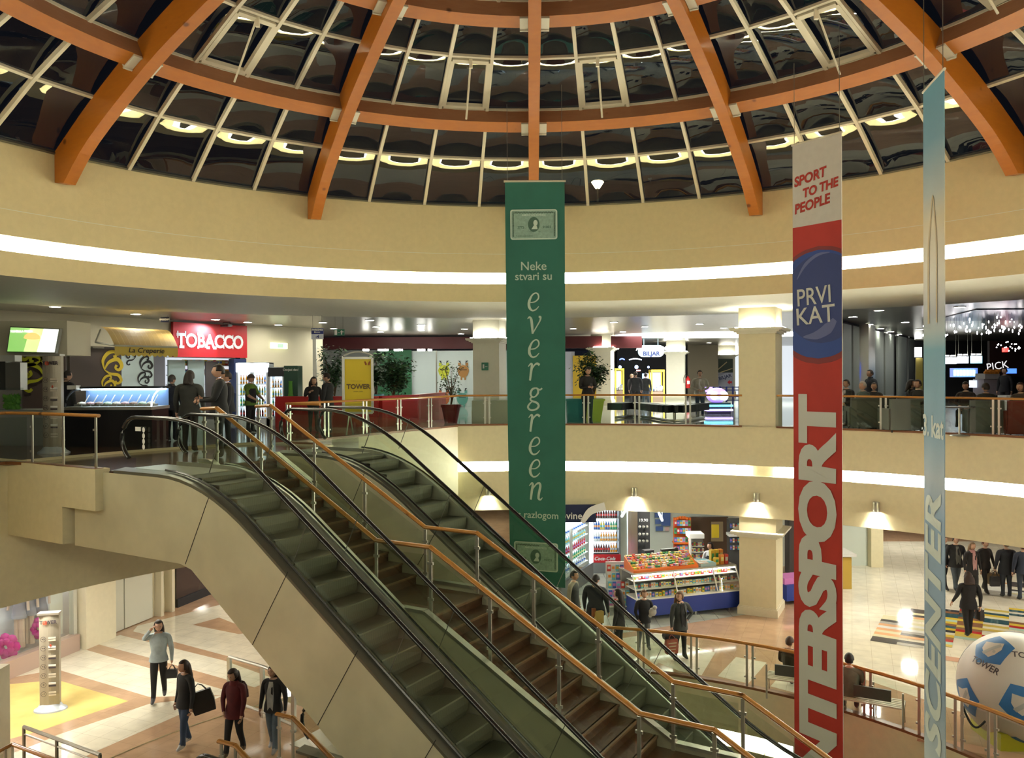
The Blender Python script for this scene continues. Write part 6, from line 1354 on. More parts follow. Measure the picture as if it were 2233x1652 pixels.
for i in range(4):
    z_ = .70+.40*i; b = MB(); b.box((cxx, d_+.28, z_), (cw-.08, .42, .025)); b.build('shelf', M_WHITE, e)
    for k in range(10): o = bpy.data.objects.new('bottle', bottle_mesh([[0, 0, 0, 0, 0, 0, 0, 1, 1, 1], [4, 4, 4, 1, 1, 1, 1, 1, 1, 1], [2, 2, 2, 6, 6, 2, 2, 3, 3, 3], [0, 0, 0, 0, 0, 0, 0, 0, 0, 0]][i][k], .32)); COL.objects.link(o); o.location = (cxx-cw/2+.10+k*.087, d_+.14, z_+.013); o.scale = (1.2, 1.2, .95); tag(o, 'soft drink bottle, %s from the left, %s shelf of the open red cooler' % (nth(k+1), ('bottom', 'second', 'third', 'top')[i]), 'bottle', 'bottles in the open red cooler')
# angled glass coolers at left and navy fascia
e = thing('glass_cooler', 'large lit glass door cooler with milk and yogurt, at the left of the kiosk', 'fridge', tuple(atd(1255, 1275, 27))); pc = (tuple(atx(1222, 25.6)), tuple(atx(1286, 28.2)))
plslab(1215, 1286, 0, .55, pc, .1).build('grille', mat('grille_grey', (.12, .12, .12), .5), e); plslab(1215, 1286, .55, 2.1, pc, .02, -.5).build('lit_back', emis('cooler_back', (.5, .8, 1), .5), e); plslab(1215, 1287, 2.1, 2.42, pc, .12).build('light_header', emis('cooler_head_cool', (.8, .92, 1), 2.2), e)
plslab(1283, 1287, .5, 2.2, pc, .08).build('edge_light', MT['cooler_head_cool'], e); plslab(1240, 1243, .5, 2.1, pc, .06).build('door_frame', M_ALU, e)
pd = (Vector(pc[1])-Vector(pc[0])).normalized(); rzc = atan2(pd.y, pd.x)
for i in range(5):
    z_ = .62+.30*i; plslab(1215, 1284, z_, z_+.02, pc, .35, -.42).build('shelf', M_WHITE, e)
    for k in range(14):
        q_ = onpl(1224+k*4.3, 814, *pc); o = bpy.data.objects.new('bottle', bottle_mesh([4, 3, 5, 7, 4][i], .22)); COL.objects.link(o); o.location = (q_.x-pd.y*.12, q_.y+pd.x*.12, z_+.02); tag(o, '%s bottle, %s from the left, %s shelf of the large lit cooler' % (DN[[4, 3, 5, 7, 4][i]], nth(k+1), ('bottom', 'second', 'third', 'fourth', 'top')[i]), 'bottle', 'bottles in the large glass cooler')
e = thing('shop_fascia', 'navy curved fascia board with white lettering ovine over the coolers', 'sign', tuple(atd(1255, 1122, 25))); slab('board', 1190, 1100, 1300, 1139, 25.0, mat('navy_board', (.01, .018, .07), .4), parent=e, th=.08); text('lettering', 'Novine', .30, M_WHITE, e, atd(1238, 1124.5, 24.95), (1, 0, -.02), (0, 0, 1), .003)
b = MB(); V, Fc = ribbon([(-.35, -.25), (-.1, .1), (.35, .25)], [.12, .22, .25]); b.add([(atd(1295, 1122, 24.9).x+x, 24.94, atd(1295, 1122, 24.9).z+y) for x, y in V], Fc); b.build('pale_swoosh', M_WHITE, e)
# orange shelf, white tower, dark door, black display, notices
M_ORG = mat('orange_plastic', (.75, .16, .02), .4)
e = thing('orange_rack', 'tall orange rack of snack bags behind the cashier', 'rack', tuple(atd(1488, 1245, 28.5))); slab('back', 1469, 1128, 1507, 1245, 28.8, M_ORG, parent=e, th=.05)
for y in (1183, 1200, 1217, 1234): slab('shelf', 1470, y, 1506, y+3, 28.45, M_ORG, parent=e, th=.35)
b = MB(); [b.ball(tuple(atd(1473+i*5, 1131-3*sin(pi*i/6), 28.7)), .06, 6) for i in range(7)]; b.build('scalloped_top', M_ORG, e)
for y in (1146, 1163, 1183, 1200, 1217, 1234):
    for k in range(6): q_ = atd(1473+k*6, y, 28.6); place_packet('snack_bag', q_, (.09, .05, .19), [0, 2, 8, 3, 5, 4][(y+k) % 6], 0, '%s snack bag, %s from the left, on the orange rack tier at height %s' % (CN[[0, 2, 8, 3, 5, 4][(y+k) % 6]], nth(k+1), {1146: 'six', 1163: 'five', 1183: 'four', 1200: 'three', 1217: 'two', 1234: 'one'}[y]), 'snack bag', 'snack bags on the orange rack')
e = thing('display_tower', 'white display tower with dark and yellow goods beside the shop assistant', 'display stand', tuple(atd(1519, 1250, 26.8))); slab('top', 1503, 1164, 1536, 1174, 26.8, M_WHITE, parent=e, th=.55); slab('post', 1503, 1174, 1507, 1284, 26.8, M_WHITE, parent=e, th=.05); slab('core', 1510, 1174, 1533, 1279, 27.05, mat('tower_core', (.3, .3, .28), .5), parent=e, th=.3)
for y in (1190, 1203, 1216, 1229, 1242):
    slab('shelf', 1507, y, 1536, y+1.5, 26.85, M_WHITE, parent=e, th=.25)
    for k in range(6): place_packet('goods_packet', atd(1510+k*4.6, y, 26.9), (.055, .05, .12), [7, 1, 7, 3, 9][(y+k) % 5], 0, '%s packet, %s from the left, %s tier of the white display tower' % (CN[[7, 1, 7, 3, 9][(y+k) % 5]], nth(k+1), nth((y-1190)//13+1)), 'packet', 'packets on the white display tower')
slab('brown_shutter', 1507, 1127, 1588, 1260, 29.5, mat('brown_door', (.10, .06, .035), .5), 'dark brown door behind the shop assistant', 'door', th=.1); slab('door_panel', 1551, 1137, 1577, 1180, 29.45, mat('tan_notice', (.33, .26, .16), .5), 'tan notice board on the dark brown door', 'notice board', th=.04)
slab('yellow_poster', 1552, 1143, 1568, 1172, 28.6, M_YEL, 'bright yellow hanging poster with a black figure behind the kiosk', 'poster', th=.03)
e = thing('display_case', 'dark glass case of small goods beside the lower column', 'display case', tuple(atd(1605, 1200, 28))); slab('case', 1590, 1132, 1625, 1260, 28.2, mat('case_dark', (.07, .075, .075), .3), parent=e, th=.3)
for y in (1150, 1166, 1182, 1198):
    for k in range(5): place_packet('goods_packet', atd(1594+k*5.5, y, 28.1), (.06, .04, .14), [3, 7, 8, 2][(y//2+k) % 4], 0, '%s packet, %s from the left, %s tier of the dark glass case' % (CN[[3, 7, 8, 2][(y//2+k) % 4]], nth(k+1), nth((y-1150)//16+1)), 'packet', 'packets in the dark glass case')
slab('case_top', 1590, 1164, 1622, 1170, 27.7, M_WHITE, 'white shelf top before the dark glass case', 'shelf', th=.4)
e = thing('price_display', 'tall black rack with silver goods right of the steel pillar', 'rack', tuple(atd(1402, 1200, 27.4))); slab('back', 1388, 1112, 1417, 1268, 27.6, M_BLK, parent=e, th=.1); text('lettering', '19.90', .14, M_WHITE, e, atd(1403, 1134, 27.5), (1, 0, 0), (0, 0, 1))
for y in (1152, 1168, 1183):
    for k in range(3): b = MB(); b.ball(tuple(atd(1395+k*8, y-4, 27.45)), .05, 8); b.build('silver_item', M_STEEL, e)
for x0, y0, x1, y1, lab in ((1428, 1118, 1441, 1128, 'upper left'), (1442, 1118, 1462, 1146, 'large upper right'), (1429, 1132, 1441, 1142, 'middle left'), (1430, 1147, 1446, 1157, 'lower left')): slab('wall_notice', x0, y0, x1, y1, 29.6, mat('notice_blue', (.06, .12, .32), .5), lab+' blue notice on the white kiosk wall', 'notice', th=.03)
slab('wall_notice', 1450, 1149, 1459, 1157, 29.6, mat('notice_pink', (.6, .4, .36), .5), 'small pinkish notice on the white kiosk wall', 'notice', th=.03)
for x0, y0, x1, y1, lab in ((1363, 1114, 1356, 1125, 'left of the steel pillar'), (1437, 1118, 1444, 1134, 'in front of the white kiosk wall')):
    b = MB(); qa, qb = atd(x0, y0, 25.5), atd(x1, y1, 25.0); b.tube([qa, qb], .035, 8); [b.tube([q, (q.x, q.y, 2.83)], .006, 4) for q in (qa, qb)]; tag(b.build('tube_lamp', M_TUBE), 'bright tube lamp hanging '+lab, 'lamp')
e = thing('cash_register', 'dark cash register with blue glowing display on the kiosk counter', 'cash register', tuple(kp(1.2, 1.0, 1.3)), rk); kbox('stand', .75, 1.05, .98, 1.2, 1.29, 1.75, M_BLK, e); kbox('blue_glow', .68, 1.1, .9, .95, 1.5, 1.6, emis('register_blue', (.02, .12, 1), 5), e); kbox('screen', 1.3, 1.75, .98, 1.06, 1.45, 1.75, M_BLK, e); kbox('foot', .8, 1.7, .96, 1.25, 1.26, 1.31, M_BLK, e)
kbox('rear_counter', 0, KL, 1.0, 1.3, 0, 1.26, mat('kiosk_grey', (.3, .3, .28), .5), None, 'grey inner counter of the kiosk behind the display glass', 'counter')
kbox('kiosk_end', KL+1.55, KL+3.2, 0, .8, .12, .6, MT['kiosk_blue'], None, 'blue kiosk base seen right of the cream column', 'counter'); kbox('kiosk_end_goods', KL+1.55, KL+3.1, .1, .7, .6, .78, cols[5], None, 'pink white pile of covers right of the cream column', 'stack')
# lower hall right: shop front, yellow counter, end walls
slab('wall_lower_right', 1690, 1100, 2500, 1290, 41, emis('hall_end_glow', (1, .96, .88), .35), kind='structure', th=.2)  # far wall given its own glow for the brightness of the hall
slab('wall_shop_pier', 1900, 1120, 1926, 1264, 29.5, M_WALL, kind='structure', th=.5); slab('wall_shop_corner', 1722, 1100, 1738, 1290, 28.5, mat('shelf_dark', (.08, .07, .07), .5), kind='structure', th=.5)
e = thing('yellow_counter', 'ochre shop counter with a white top beside the red banner', 'counter', tuple(atd(1847, 1290, 26))); slab('body', 1828, 1215, 1857, 1288, 26.6, mat('ochre_counter', (.55, .36, .06), .4), parent=e, th=.8); slab('top', 1825, 1208, 1868, 1214, 26.4, M_WHITE, parent=e, th=1.0)
# mosaic tiles on the mall floor
def proj(P): v = Vector(P)-Vector((0, 0, EZ)); return CX+F*v.dot(_ex)/v.dot(_fw), CY-F*v.dot(_up)/v.dot(_fw)
MC = [mat('mosaic_%d' % i, c_, .1) for i, c_ in enumerate([(.05, .05, .06), (.70, .50, .06), (.45, .62, .50), (.45, .03, .03), (.75, .70, .5), (.04, .10, .12), (.60, .45, .10), (.25, .12, .06)])]+[mat('mosaic_pale_%d' % i, c_, .1) for i, c_ in enumerate([(.40, .38, .34), (.66, .62, .40), (.72, .72, .66), (.70, .38, .20)])]
g = MB(); rnd = random.Random(8)
for i in range(-10, 40):
    for j in range(20, 110):
        t_, s_5 = i*.62, 8+j*.22; c_ = st(t_+.3, s_5+.1); 
        if c_.y < 5: continue
        x, y = proj((c_.x, c_.y, 0))
        zone = 0
        if 2030 < x < 2420 and 1328 < y < 1408: zone = 1
        elif 1915 < x < 2015 and 1330+.25*(2015-x) < y < 1412 - .1*(2015-x): zone = 2
        elif 1968 < x < 2035 and 1172 < y < 1214: zone = 1
        elif 2160 < x < 2420 and 1270 < y < 1300: zone = 2
        if zone and rnd.random() < .86:
            mi = rnd.randrange(8) if zone == 1 else 8+rnd.randrange(4)
            if zone == 2 and rnd.random() < .22: mi = 0
            A = [st(t_, s_5), st(t_+.62, s_5), st(t_+.62, s_5+.22), st(t_, s_5+.22)]; g.q(*[(p.x, p.y, .009) for p in A], mi=mi)
struct(g.build('floor_mosaic', MC))
g = MB()
for k, s_6 in enumerate((14.2, 17.3, 22.5)):
    for a0, a1 in ((-1.5, 1.5), (2.6, 6.5), (8, 12)): A = [st(a0, s_6), st(a1, s_6), st(a1, s_6+.35), st(a0, s_6+.35)]; g.q(*[(p.x, p.y, .007) for p in A])
struct(g.build('floor_band', mat('pink_band', (.62, .36, .25), .1)))
# giant football
def football(x, y, d, r):
    c = atd(x, y, d); e = thing('giant_football', 'giant white football with blue panels lettered TOWER on a low plinth', 'football', (c.x, c.y, 0)); C = Vector(c)
    tn = Vector((C.x, C.y, C.z-EZ)).normalized()*-1; Zv = Vector((0, 0, 1)); right = Zv.cross(tn).normalized(); upv = tn.cross(right)
    v0 = (tn*.955+right*.10-upv*.28).normalized(); v1 = (tn*.6-right*.42+upv*.68); e1 = (v1-v0*v1.dot(v0)).normalized(); e2 = v0.cross(e1); al = math.atan(2)
    V5 = [v0]+[v0*cos(al)+(e1*cos(k*R(72))+e2*sin(k*R(72)))*sin(al) for k in range(5)]; V5 += [-v for v in V5]
    b = MB(); b.ball((0, 0, c.z), r, 64); loc(b, 'cover', mat('ball_white', (.60, .57, .52), .45), e, True)
    def sph(P, n, x_, y_, rr, rings=6, sub=6):      # star-shaped outline laid on the ball
        Q = []
        for i in range(len(P)):
            a, b_ = P[i], P[(i+1) % len(P)]
            for k in range(sub): Q.append((a[0]+(b_[0]-a[0])*k/sub, a[1]+(b_[1]-a[1])*k/sub))
        N = len(Q); m_ = (sum(q[0] for q in Q)/N, sum(q[1] for q in Q)/N); V = [n*1.0+x_*m_[0]+y_*m_[1]]; Fc = []
        for j in range(1, rings+1): V += [n+x_*(m_[0]+(q[0]-m_[0])*j/rings)+y_*(m_[1]+(q[1]-m_[1])*j/rings) for q in Q]
        for k in range(N):
            Fc.append((0, 1+k, 1+(k+1) % N))
            for j in range(rings-1): Fc.append((1+j*N+k, 1+(j+1)*N+k, 1+(j+1)*N+(k+1) % N, 1+j*N+(k+1) % N))
        b = MB(); b.add([Vector((0, 0, c.z))+v.normalized()*rr for v in V], Fc); return b
    M_CG = mat('crest_grey', (.4, .42, .42), .5)
    for v in V5:
        if v.dot(tn) < -.35: continue
        nb = min((u for u in V5 if .3 < u.dot(v) < .6), key=lambda u: -u.dot(upv)); x_ = (nb-v*nb.dot(v)).normalized(); y_ = v.cross(x_)
        loc(sph([(.40*cos(R(72*k)), .40*sin(R(72*k))) for k in range(5)], v, x_, y_, r+.004), 'blue_panel', mat('ball_blue', (.03, .16, .42), .45), e, True)
        x2 = upv.cross(v).normalized(); y2 = v.cross(x2)
        loc(sph([(-.17, .17), (0, .14), (.17, .17), (.18, .0), (.10, -.13), (0, -.2), (-.10, -.13), (-.18, 0)], v, x2, y2, r+.008), 'crest', mat('ball_white', (.60, .57, .52), .45), e, True)
        loc(sph([(-.15, -.10), (-.09, -.15), (.16, .07), (.12, .13)], v, x2, y2, r+.012), 'crest_band', M_CG, e, True); loc(sph([(.07+.03*cos(k*.785), -.07+.03*sin(k*.785)) for k in range(8)], v, x2, y2, r+.014, 2, 1), 'crest_badge', M_CG, e, True)
    def patch(nm, VF, n, up, s_, M, off=.012):
        n = n.normalized(); x_ = up.cross(n).normalized(); y_ = n.cross(x_); b = MB(); V, Fc = VF; b.add([Vector((0, 0, c.z))+(n+x_*a*s_/r+y_*b_*s_/r).normalized()*(r+off) for a, b_ in V], Fc); return loc(b, nm, M, e)
    for a, b_, rot in ((-.50, .30, -.42), (.22, .56, -.08)):
        n = tn*sqrt(max(.1, 1-a*a-b_*b_))+right*a+upv*b_; u2 = upv*cos(rot)+right*-sin(rot)*-1 if False else upv*cos(rot)-right*sin(rot); patch('lettering', text2d('TOWER', .17, .003), n, u2, 1, mat('totem_print', (.05, .04, .05), .5), .008)
    b = MB(); b.box((0, -.1, .16), (1.3, 1.0, .32)); loc(b, 'plinth', mat('lime_plinth', (.42, .40, .01), .4), e); b = MB(); b.lathe([(.62, .30), (.55, .36)], (0, -.0, 0), 30); loc(b, 'ring', mat('ball_blue', (.03, .16, .42), .45), e)
football(2216, 1498, 15.75, 1.02)
e = thing('rope_barrier', 'steel barrier post with a dark hanging rope beside the giant football', 'barrier', tuple(atd(2092, 1630, 15.2)[:2])+(0,)); q0 = atd(2098, 1535, 15.2); q1 = atd(2148, 1572, 14.9); b = MB(); b.tube([(q0.x, q0.y, 0), (q0.x, q0.y, q0.z)], .03, 8); b.build('post', M_STEEL, e); b = MB(); b.tube([q0.lerp(q1, k/10)+Vector((0, 0, -.25*sin(pi*k/10))) for k in range(11)], .02, 6); b.build('rope', M_BLK, e)
# benches
def bench(label, x, ybase, rz, w=1.0, backs=True):
    q_ = onz(x, ybase, 0); e = thing('bench', label, 'bench', (q_.x, q_.y, 0), rz)
    for i in range(6): b = MB(); b.box((0, -.22+.088*i, .43), (w, .06, .025)); loc(b, 'slat', mat('bench_slat', (.60, .56, .42), .5), e)
    b = MB(); b.box((0, .27, .66), (w*.62, .05, .22)); loc(b, 'backrest', mat('bench_green', (.06, .07, .055), .5), e)
    for sx in (-1, 1):
        b = MB(); b.tube([(sx*w/2, -.24, 0), (sx*w/2, -.24, .42), (sx*w/2, .26, .42), (sx*w/2, .28, .75)], .02, 6); b.tube([(sx*w/2, .24, 0), (sx*w/2, .24, .42)], .02, 6); loc(b, 'frame', M_STEEL, e)
    return e
bench('slatted metal bench with green back, right of the red banner behind the railing', 1905, 1572, -.5+pi, 1.1); bench('slatted metal bench under the sitter just right of the red banner', 1845, 1545, -.5+pi, 1.1); bench('slatted metal bench left of the red banner behind the railing', 1722, 1520, -.4+pi, .9)
# lamp outside the dome
q_ = atd(1303, 401, 26); e = thing('outdoor_lantern', 'small warm lantern glowing beyond the dome glass', 'lantern', tuple(q_)); b = MB(); b.lathe([(.07, -.14), (.20, .06), (.16, .09)], (0, 0, 0), 10); loc(b, 'glass', emis('lantern_glow', (1, .75, .35), 14), e); b = MB(); b.lathe([(.17, .09), (.03, .18)], (0, 0, 0), 10); b.tube([(0, 0, -.14), (0, 0, 8.95-q_.z)], .03, 6); loc(b, 'cap_and_pole', M_BLK, e)
# white direction marks on the escalator side glass
e = thing('glass_sticker', 'white round safety stickers on the glass by the escalator head', 'sticker', tuple(P3(-12.2, 8.34, 5.6)))
for i, y in enumerate((937, 950, 962, 974)):
    p = onpl(313, y, tuple(st(-14, 8.36)), tuple(st(-10, 8.36))); b = MB(); b.add([p+Vector((TV.x*.035*cos(a_), TV.y*.035*cos(a_), .045*sin(a_))) for a_ in [j*.52 for j in range(12)]], [tuple(range(12))]); b.build('dot', M_WHITE, e)
p = onpl(301, 935, tuple(st(-14, 8.36)), tuple(st(-10, 8.36))); b = MB(); b.bar(p-Vector((TV.x*.07, TV.y*.07, 0)), p+Vector((TV.x*.07, TV.y*.07, 0)), .004, .07); b.build('rectangle', M_WHITE, e)

# steel barrier behind the women, steel guard and pier at the lower left edge
e = thing('steel_barrier', 'steel tube barrier with glass behind the women, partly hidden by the escalator', 'barrier', tuple(onz(510, 1545, 0)))
A = [onz(500, 1431, 1.05), onz(572, 1452, 1.05), onz(640, 1478, 1.05)]
b = MB(); b.tube(A, .035, 8); b.tube([p-Vector((0, 0, .93)) for p in A], .03, 8); b.build('rails', M_STEEL, e, True)
for p in A: b = MB(); b.box((p.x, p.y, .52), (.09, .06, 1.04), -AZ); b.build('post', M_STEEL, e)
for p, q in zip(A, A[1:]): b = MB(); b.q(p-Vector((0, 0, .9)), q-Vector((0, 0, .9)), q-Vector((0, 0, .08)), p-Vector((0, 0, .08))); b.build('glass_panel', M_GLR, e)
e = thing('steel_guard', 'slanting steel guard rail at the bottom left edge above the wooden rail', 'guard rail', tuple(onz(50, 1690, 0)))
A = [onz(52, 1584, 1.16), onz(218, 1645, 1.16)]; b = MB(); b.tube(A, .03, 8); b.tube([p-Vector((0, 0, .12)) for p in A], .015, 6); b.build('rails', M_STEEL, e, True)
for k in (0, .45, 1): p = A[0].lerp(A[1], k); b = MB(); b.bar((p.x, p.y, 0), (p.x, p.y, p.z), .05, .03, up=tuple(NV3)); b.build('post', M_STEELD, e)
b = MB(); q_ = atd(-40, 1460, 14.2); b.box((q_.x, q_.y+.15, q_.z/2), (.60, .3, q_.z)); tag(b.build('plaster_pier', M_WALL2), 'low plain plaster pier at the bottom left edge of the photo', 'pier')
# ================================================================== PEOPLE
_pm = {}
def cm(c, r=.8): 
    k = 'cloth_%03d%03d%03d' % tuple(int(v*999) for v in c); return mat(k, c, r, noise=.25, nscale=6)
SKIN = (.58, .34, .23); BLK_ = (.012, .012, .015)
def person(label, x=None, y=None, zf=0.0, d=None, H=1.7, face=0, pose='stand', top=BLK_, legs=(.02, .02, .025), shoes=(.015, .015, .015), hair=(.015, .008, .005), hairlen=0, skin=SKIN, head=(0, 0), jacket=None, hem=.47, open_front=None, fat=1.0, cap=None, arms={}, apron=None, child=False, group=None, collar=None, curly=False, tip=0, skirt=None):
    if d is None: q_ = onz(x, y, zf); px_, py_ = q_.x, q_.y
    else: q_ = atx(x, d); px_, py_ = q_.x, q_.y
    e = thing('person', label, 'person', (px_, py_, zf), R(face), group)
    sh = .113*fat; hp = .05
    J = {}
    for s_, n in ((-1, 'R'), (1, 'L')):       # facing -Y: image left is the person's right = -X
        J['sh'+n] = (s_*sh, .01, .80); J['el'+n] = (s_*(sh+.035), .015, .635); J['wr'+n] = (s_*(sh+.045), -.02, .485)
        J['hip'+n] = (s_*hp, 0, .515); J['kn'+n] = (s_*(hp+.005), -.005, .285); J['an'+n] = (s_*(hp+.008), .015, .045)
    if pose == 'walk': J['knR'] = (-hp, -.055, .29); J['anR'] = (-hp, -.085, .05); J['knL'] = (hp, .02, .29); J['anL'] = (hp, .105, .075); J['elR'] = (-sh-.03, .05, .64); J['wrR'] = (-sh-.03, .04, .49); J['elL'] = (sh+.03, -.02, .64); J['wrL'] = (sh+.03, -.07, .50)
    if pose == 'walk2': J['knR'] = (-hp, .01, .29); J['anR'] = (-hp, .08, .06); J['knL'] = (hp, -.05, .29); J['anL'] = (hp, -.06, .045)
    if pose == 'wide': J['knR'] = (-hp-.02, 0, .285); J['anR'] = (-hp-.05, .0, .045); J['knL'] = (hp+.01, 0, .285); J['anL'] = (hp+.035, .03, .045)
    if pose == 'phone':
        for s_, n in ((-1, 'R'), (1, 'L')): J['el'+n] = (s_*(sh+.03), -.02, .64); J['wr'+n] = (s_*.035, -.125, .655)
    if pose == 'belly':
        for s_, n in ((-1, 'R'), (1, 'L')): J['el'+n] = (s_*(sh+.055), .01, .64); J['wr'+n] = (s_*.05, -.10, .585)
    dz = 0
    if pose == 'sit':
        dz = -.255
        for s_, n in ((-1, 'R'), (1, 'L')):
            J['hip'+n] = (s_*hp, 0, .515); J['kn'+n] = (s_*(hp+.02), -.235, .53); J['an'+n] = (s_*(hp+.02), -.25, .30); J['el'+n] = (s_*(sh+.03), -.03, .65); J['wr'+n] = (s_*.07, -.15, .60)
    for k, v in arms.items(): J[k] = v
    V = []; Rd = []; E_ = []; reg = []
    def av(p, r, q=1.0): V.append(Vector((p[0], p[1], p[2]+dz))*H); Rd.append((r*H, r*q*H)); return len(V)-1
    roots = []
    pel = av((0, 0, .535), .072*fat, .72); roots.append(pel); wst = av((0, .0, .615), .064*fat, .72); ch = av((0, .005, .715), .083*fat, .66); nb = av((0, .01, .805), .055, .75); nt_ = av((head[0]*.01, -.004, .862), .030)
    segs = [(pel, wst, 1), (wst, ch, 1), (ch, nb, 1), (nb, nt_, 0)]
    for n in 'RL':
        s_ = av(J['sh'+n], .040*fat); el = av(J['el'+n], .031*fat); wr = av(J['wr'+n], .0185); segs += [(nb, s_, 1), (s_, el, 1), (el, wr, 2)]
        d_ = (Vector(J['wr'+n])-Vector(J['el'+n])).normalized(); sx = -1 if n == 'R' else 1
        up_ = Vector((sx, 0, .3)); sd = d_.cross(up_).normalized(); pm = Vector(J['wr'+n])+d_*.035; pmv = av(pm, .019, .6); segs.append((wr, pmv, 3))
        curl = (up_-d_*up_.dot(d_)).normalized()*-1
        for i in range(4):
            o_ = sd*(-.014+.0095*i); L_ = (.034, .042, .040, .031)[i]; b0 = Vector(J['wr'+n])+d_*.042+o_; b1 = b0+d_*L_*.6+curl*.006; b2 = b1+d_*L_*.45+curl*.016
            f0 = av(b0, .0055); f1 = av(b1, .0052); f2 = av(b2, .0042); roots.append(f0); segs += [(f0, f1, 3), (f1, f2, 3)]
        b0 = Vector(J['wr'+n])+d_*.014-sd*.012; f0 = av(b0, .007); f1 = av(b0-sd*.016+d_*.014+curl*.006, .006); f2 = av(b0-sd*.020+d_*.030+curl*.012, .005); roots.append(f0); segs += [(f0, f1, 3), (f1, f2, 3)]
        h_ = av(J['hip'+n], .063*fat); kn_ = av(J['kn'+n], .041); an = av(J['an'+n], .028); segs += [(pel, h_, 4), (h_, kn_, 4), (kn_, an, 4)]
        a_ = Vector(J['an'+n]); toe = av((a_.x+sx*.008, a_.y-.085, max(a_.z-.028, .012) if pose != 'sit' else a_.z-.028), .019, .8); heel = av((a_.x, a_.y+.02, a_.z-.022), .021); segs += [(an, toe, 5), (an, heel, 5)]
    me = bpy.data.meshes.new('body'); me.from_pydata([tuple(v) for v in V], [(a, b) for a, b, _ in segs], []); o = bpy.data.objects.new('body_tmp', me); COL.objects.link(o)
    o.modifiers.new('s', 'SKIN'); sv = me.skin_vertices[0].data if me.skin_vertices else None
    if sv is None:
        bm = bmesh.new(); bm.from_mesh(me); bm.verts.layers.skin.verify(); bm.to_mesh(me); bm.free(); sv = me.skin_vertices[0].data
    for i, r in enumerate(Rd): sv[i].radius = r; sv[i].use_root = i in roots
    sub = o.modifiers.new('u', 'SUBSURF'); sub.levels = 2
    bpy.context.view_layer.update(); m2 = bpy.data.meshes.new_from_object(o.evaluated_get(bpy.context.evaluated_depsgraph_get())); bpy.data.objects.remove(o)
    # head sculpted on the neck, part of the same surface object
    bm = bmesh.new(); bm.from_mesh(m2); nbody = len(bm.faces); hc = Vector((head[0]*.012, -.012+head[1]*-.012, .933+dz))*H; hs = H*.0655
    r_ = bmesh.ops.create_uvsphere(bm, u_segments=20, v_segments=14, radius=1)
    Rh = Matrix.Rotation(R(head[0]*35), 3, 'Z') @ Matrix.Rotation(R(head[1]*22), 3, 'X') @ Matrix.Rotation(R(tip), 3, 'Y')
    for v in r_['verts']:
        p = v.co.copy(); p.x *= .74*(1-.22*max(0, -p.z)); p.y *= .93; p.z *= 1.03
        if p.z < -.2 and p.y < 0: p.y *= 1+.10*(-p.z); p.x *= 1-.15*(-p.z-.2)
        f = math.exp(-((p.x/.13)**2+((p.z+.12)/.2)**2)); 
        if p.y < 0: p.y -= .15*f; p.y += .09*math.exp(-(((abs(p.x)-.27)/.13)**2+((p.z-.08)/.10)**2)); p.y -= .05*math.exp(-((p.x/.2)**2+((p.z+.48)/.07)**2))
        e2 = math.exp(-((p.z+.02)/.2)**2)*math.exp(-((p.y-.05)/.14)**2); p.x += (1 if p.x > 0 else -1)*.14*e2 if abs(p.x) > .55 else 0
        v.co = Rh @ (p*hs)+hc
    for sx in (-1, 1):     # eyes and brows
        for (ex, ey, ez), (rx, ry, rz_), mi_ in (((.27, -.80, .07), (.105, .06, .055), 8), ((.27, -.845, .07), (.05, .04, .05), 6), ((.28, -.83, .21), (.15, .05, .028), 9)):
            q2 = bmesh.ops.create_uvsphere(bm, u_segments=8, v_segments=6, radius=1)
            for v in q2['verts']: v.co = Rh @ (Vector((sx*ex+v.co.x*rx, ey+v.co.y*ry, ez+v.co.z*rz_))*hs)+hc
            for f in {f for v in q2['verts'] for f in v.link_faces}: f.material_index = mi_
    bm.to_mesh(m2); bm.free()
    mats = [cm(skin, .5), cm(top), cm(top), cm(skin, .5), cm(legs), cm(shoes, .4), mat('eye_dark', (.02, .01, .01), .3), mat('lip', (.38, .12, .10), .5), mat('eye_white', (.6, .58, .55), .3), cm(hair, .6)]
    keep = [p.material_index for p in m2.polygons]; m2.materials.clear()
    for M_ in mats: m2.materials.append(M_)
    SG = [(V[a], V[b], k) for a, b, k in segs]
    for i, p in enumerate(m2.polygons):
        p.use_smooth = True; p.material_index = keep[i] if i >= nbody else 0
        if i >= nbody and p.material_index >= 6: continue
        if i >= nbody:
            c_ = Rh.transposed() @ (p.center-hc)/hs
            p.material_index = 0
            if c_.y < -.6 and abs(c_.x) < .2 and abs(c_.z+.50) < .09: p.material_index = 7
            continue
        best = 1e9
        for a, b, k in SG:
            ab = b-a; t = max(0, min(1, (p.center-a).dot(ab)/ab.length_squared)); dd_ = (p.center-a-ab*t).length
            if dd_ < best: best = dd_; kk = k
        if kk == 2 and arms.get('bare'): kk = 3
        if kk == 0 and p.center.z < (.838+dz)*H: kk = 1
        if kk == 1 and p.center.z < (.545+dz)*H and (pose != 'sit'): kk = 4
        p.material_index = kk
    ob = bpy.data.objects.new('body', m2); COL.objects.link(ob); ob.parent = e
    def sh_(pts, name, M, n=16, cap_=False, smooth=True):   # elliptical loft: (x,y,z,rx,ry)
        b = MB(); P = []
        for (a, b_, z, rx, ry) in pts: P.append([((a+rx*cos(2*pi*i/n))*H, (b_+ry*sin(2*pi*i/n))*H, (z+dz)*H) for i in range(n)])
        for i in range(len(P)-1): b.add(P[i]+P[i+1], [(k, (k+1) % n, n+(k+1) % n, n+k) for k in range(n)])
        if cap_: b.add(P[-1], [tuple(range(n))]); b.add(P[0], [tuple(range(n))[::-1]])
        return loc(b, name, M, e, smooth)
    f_ = fat; jc = jacket or top
    if pose == 'sit': hem = max(hem, .50)
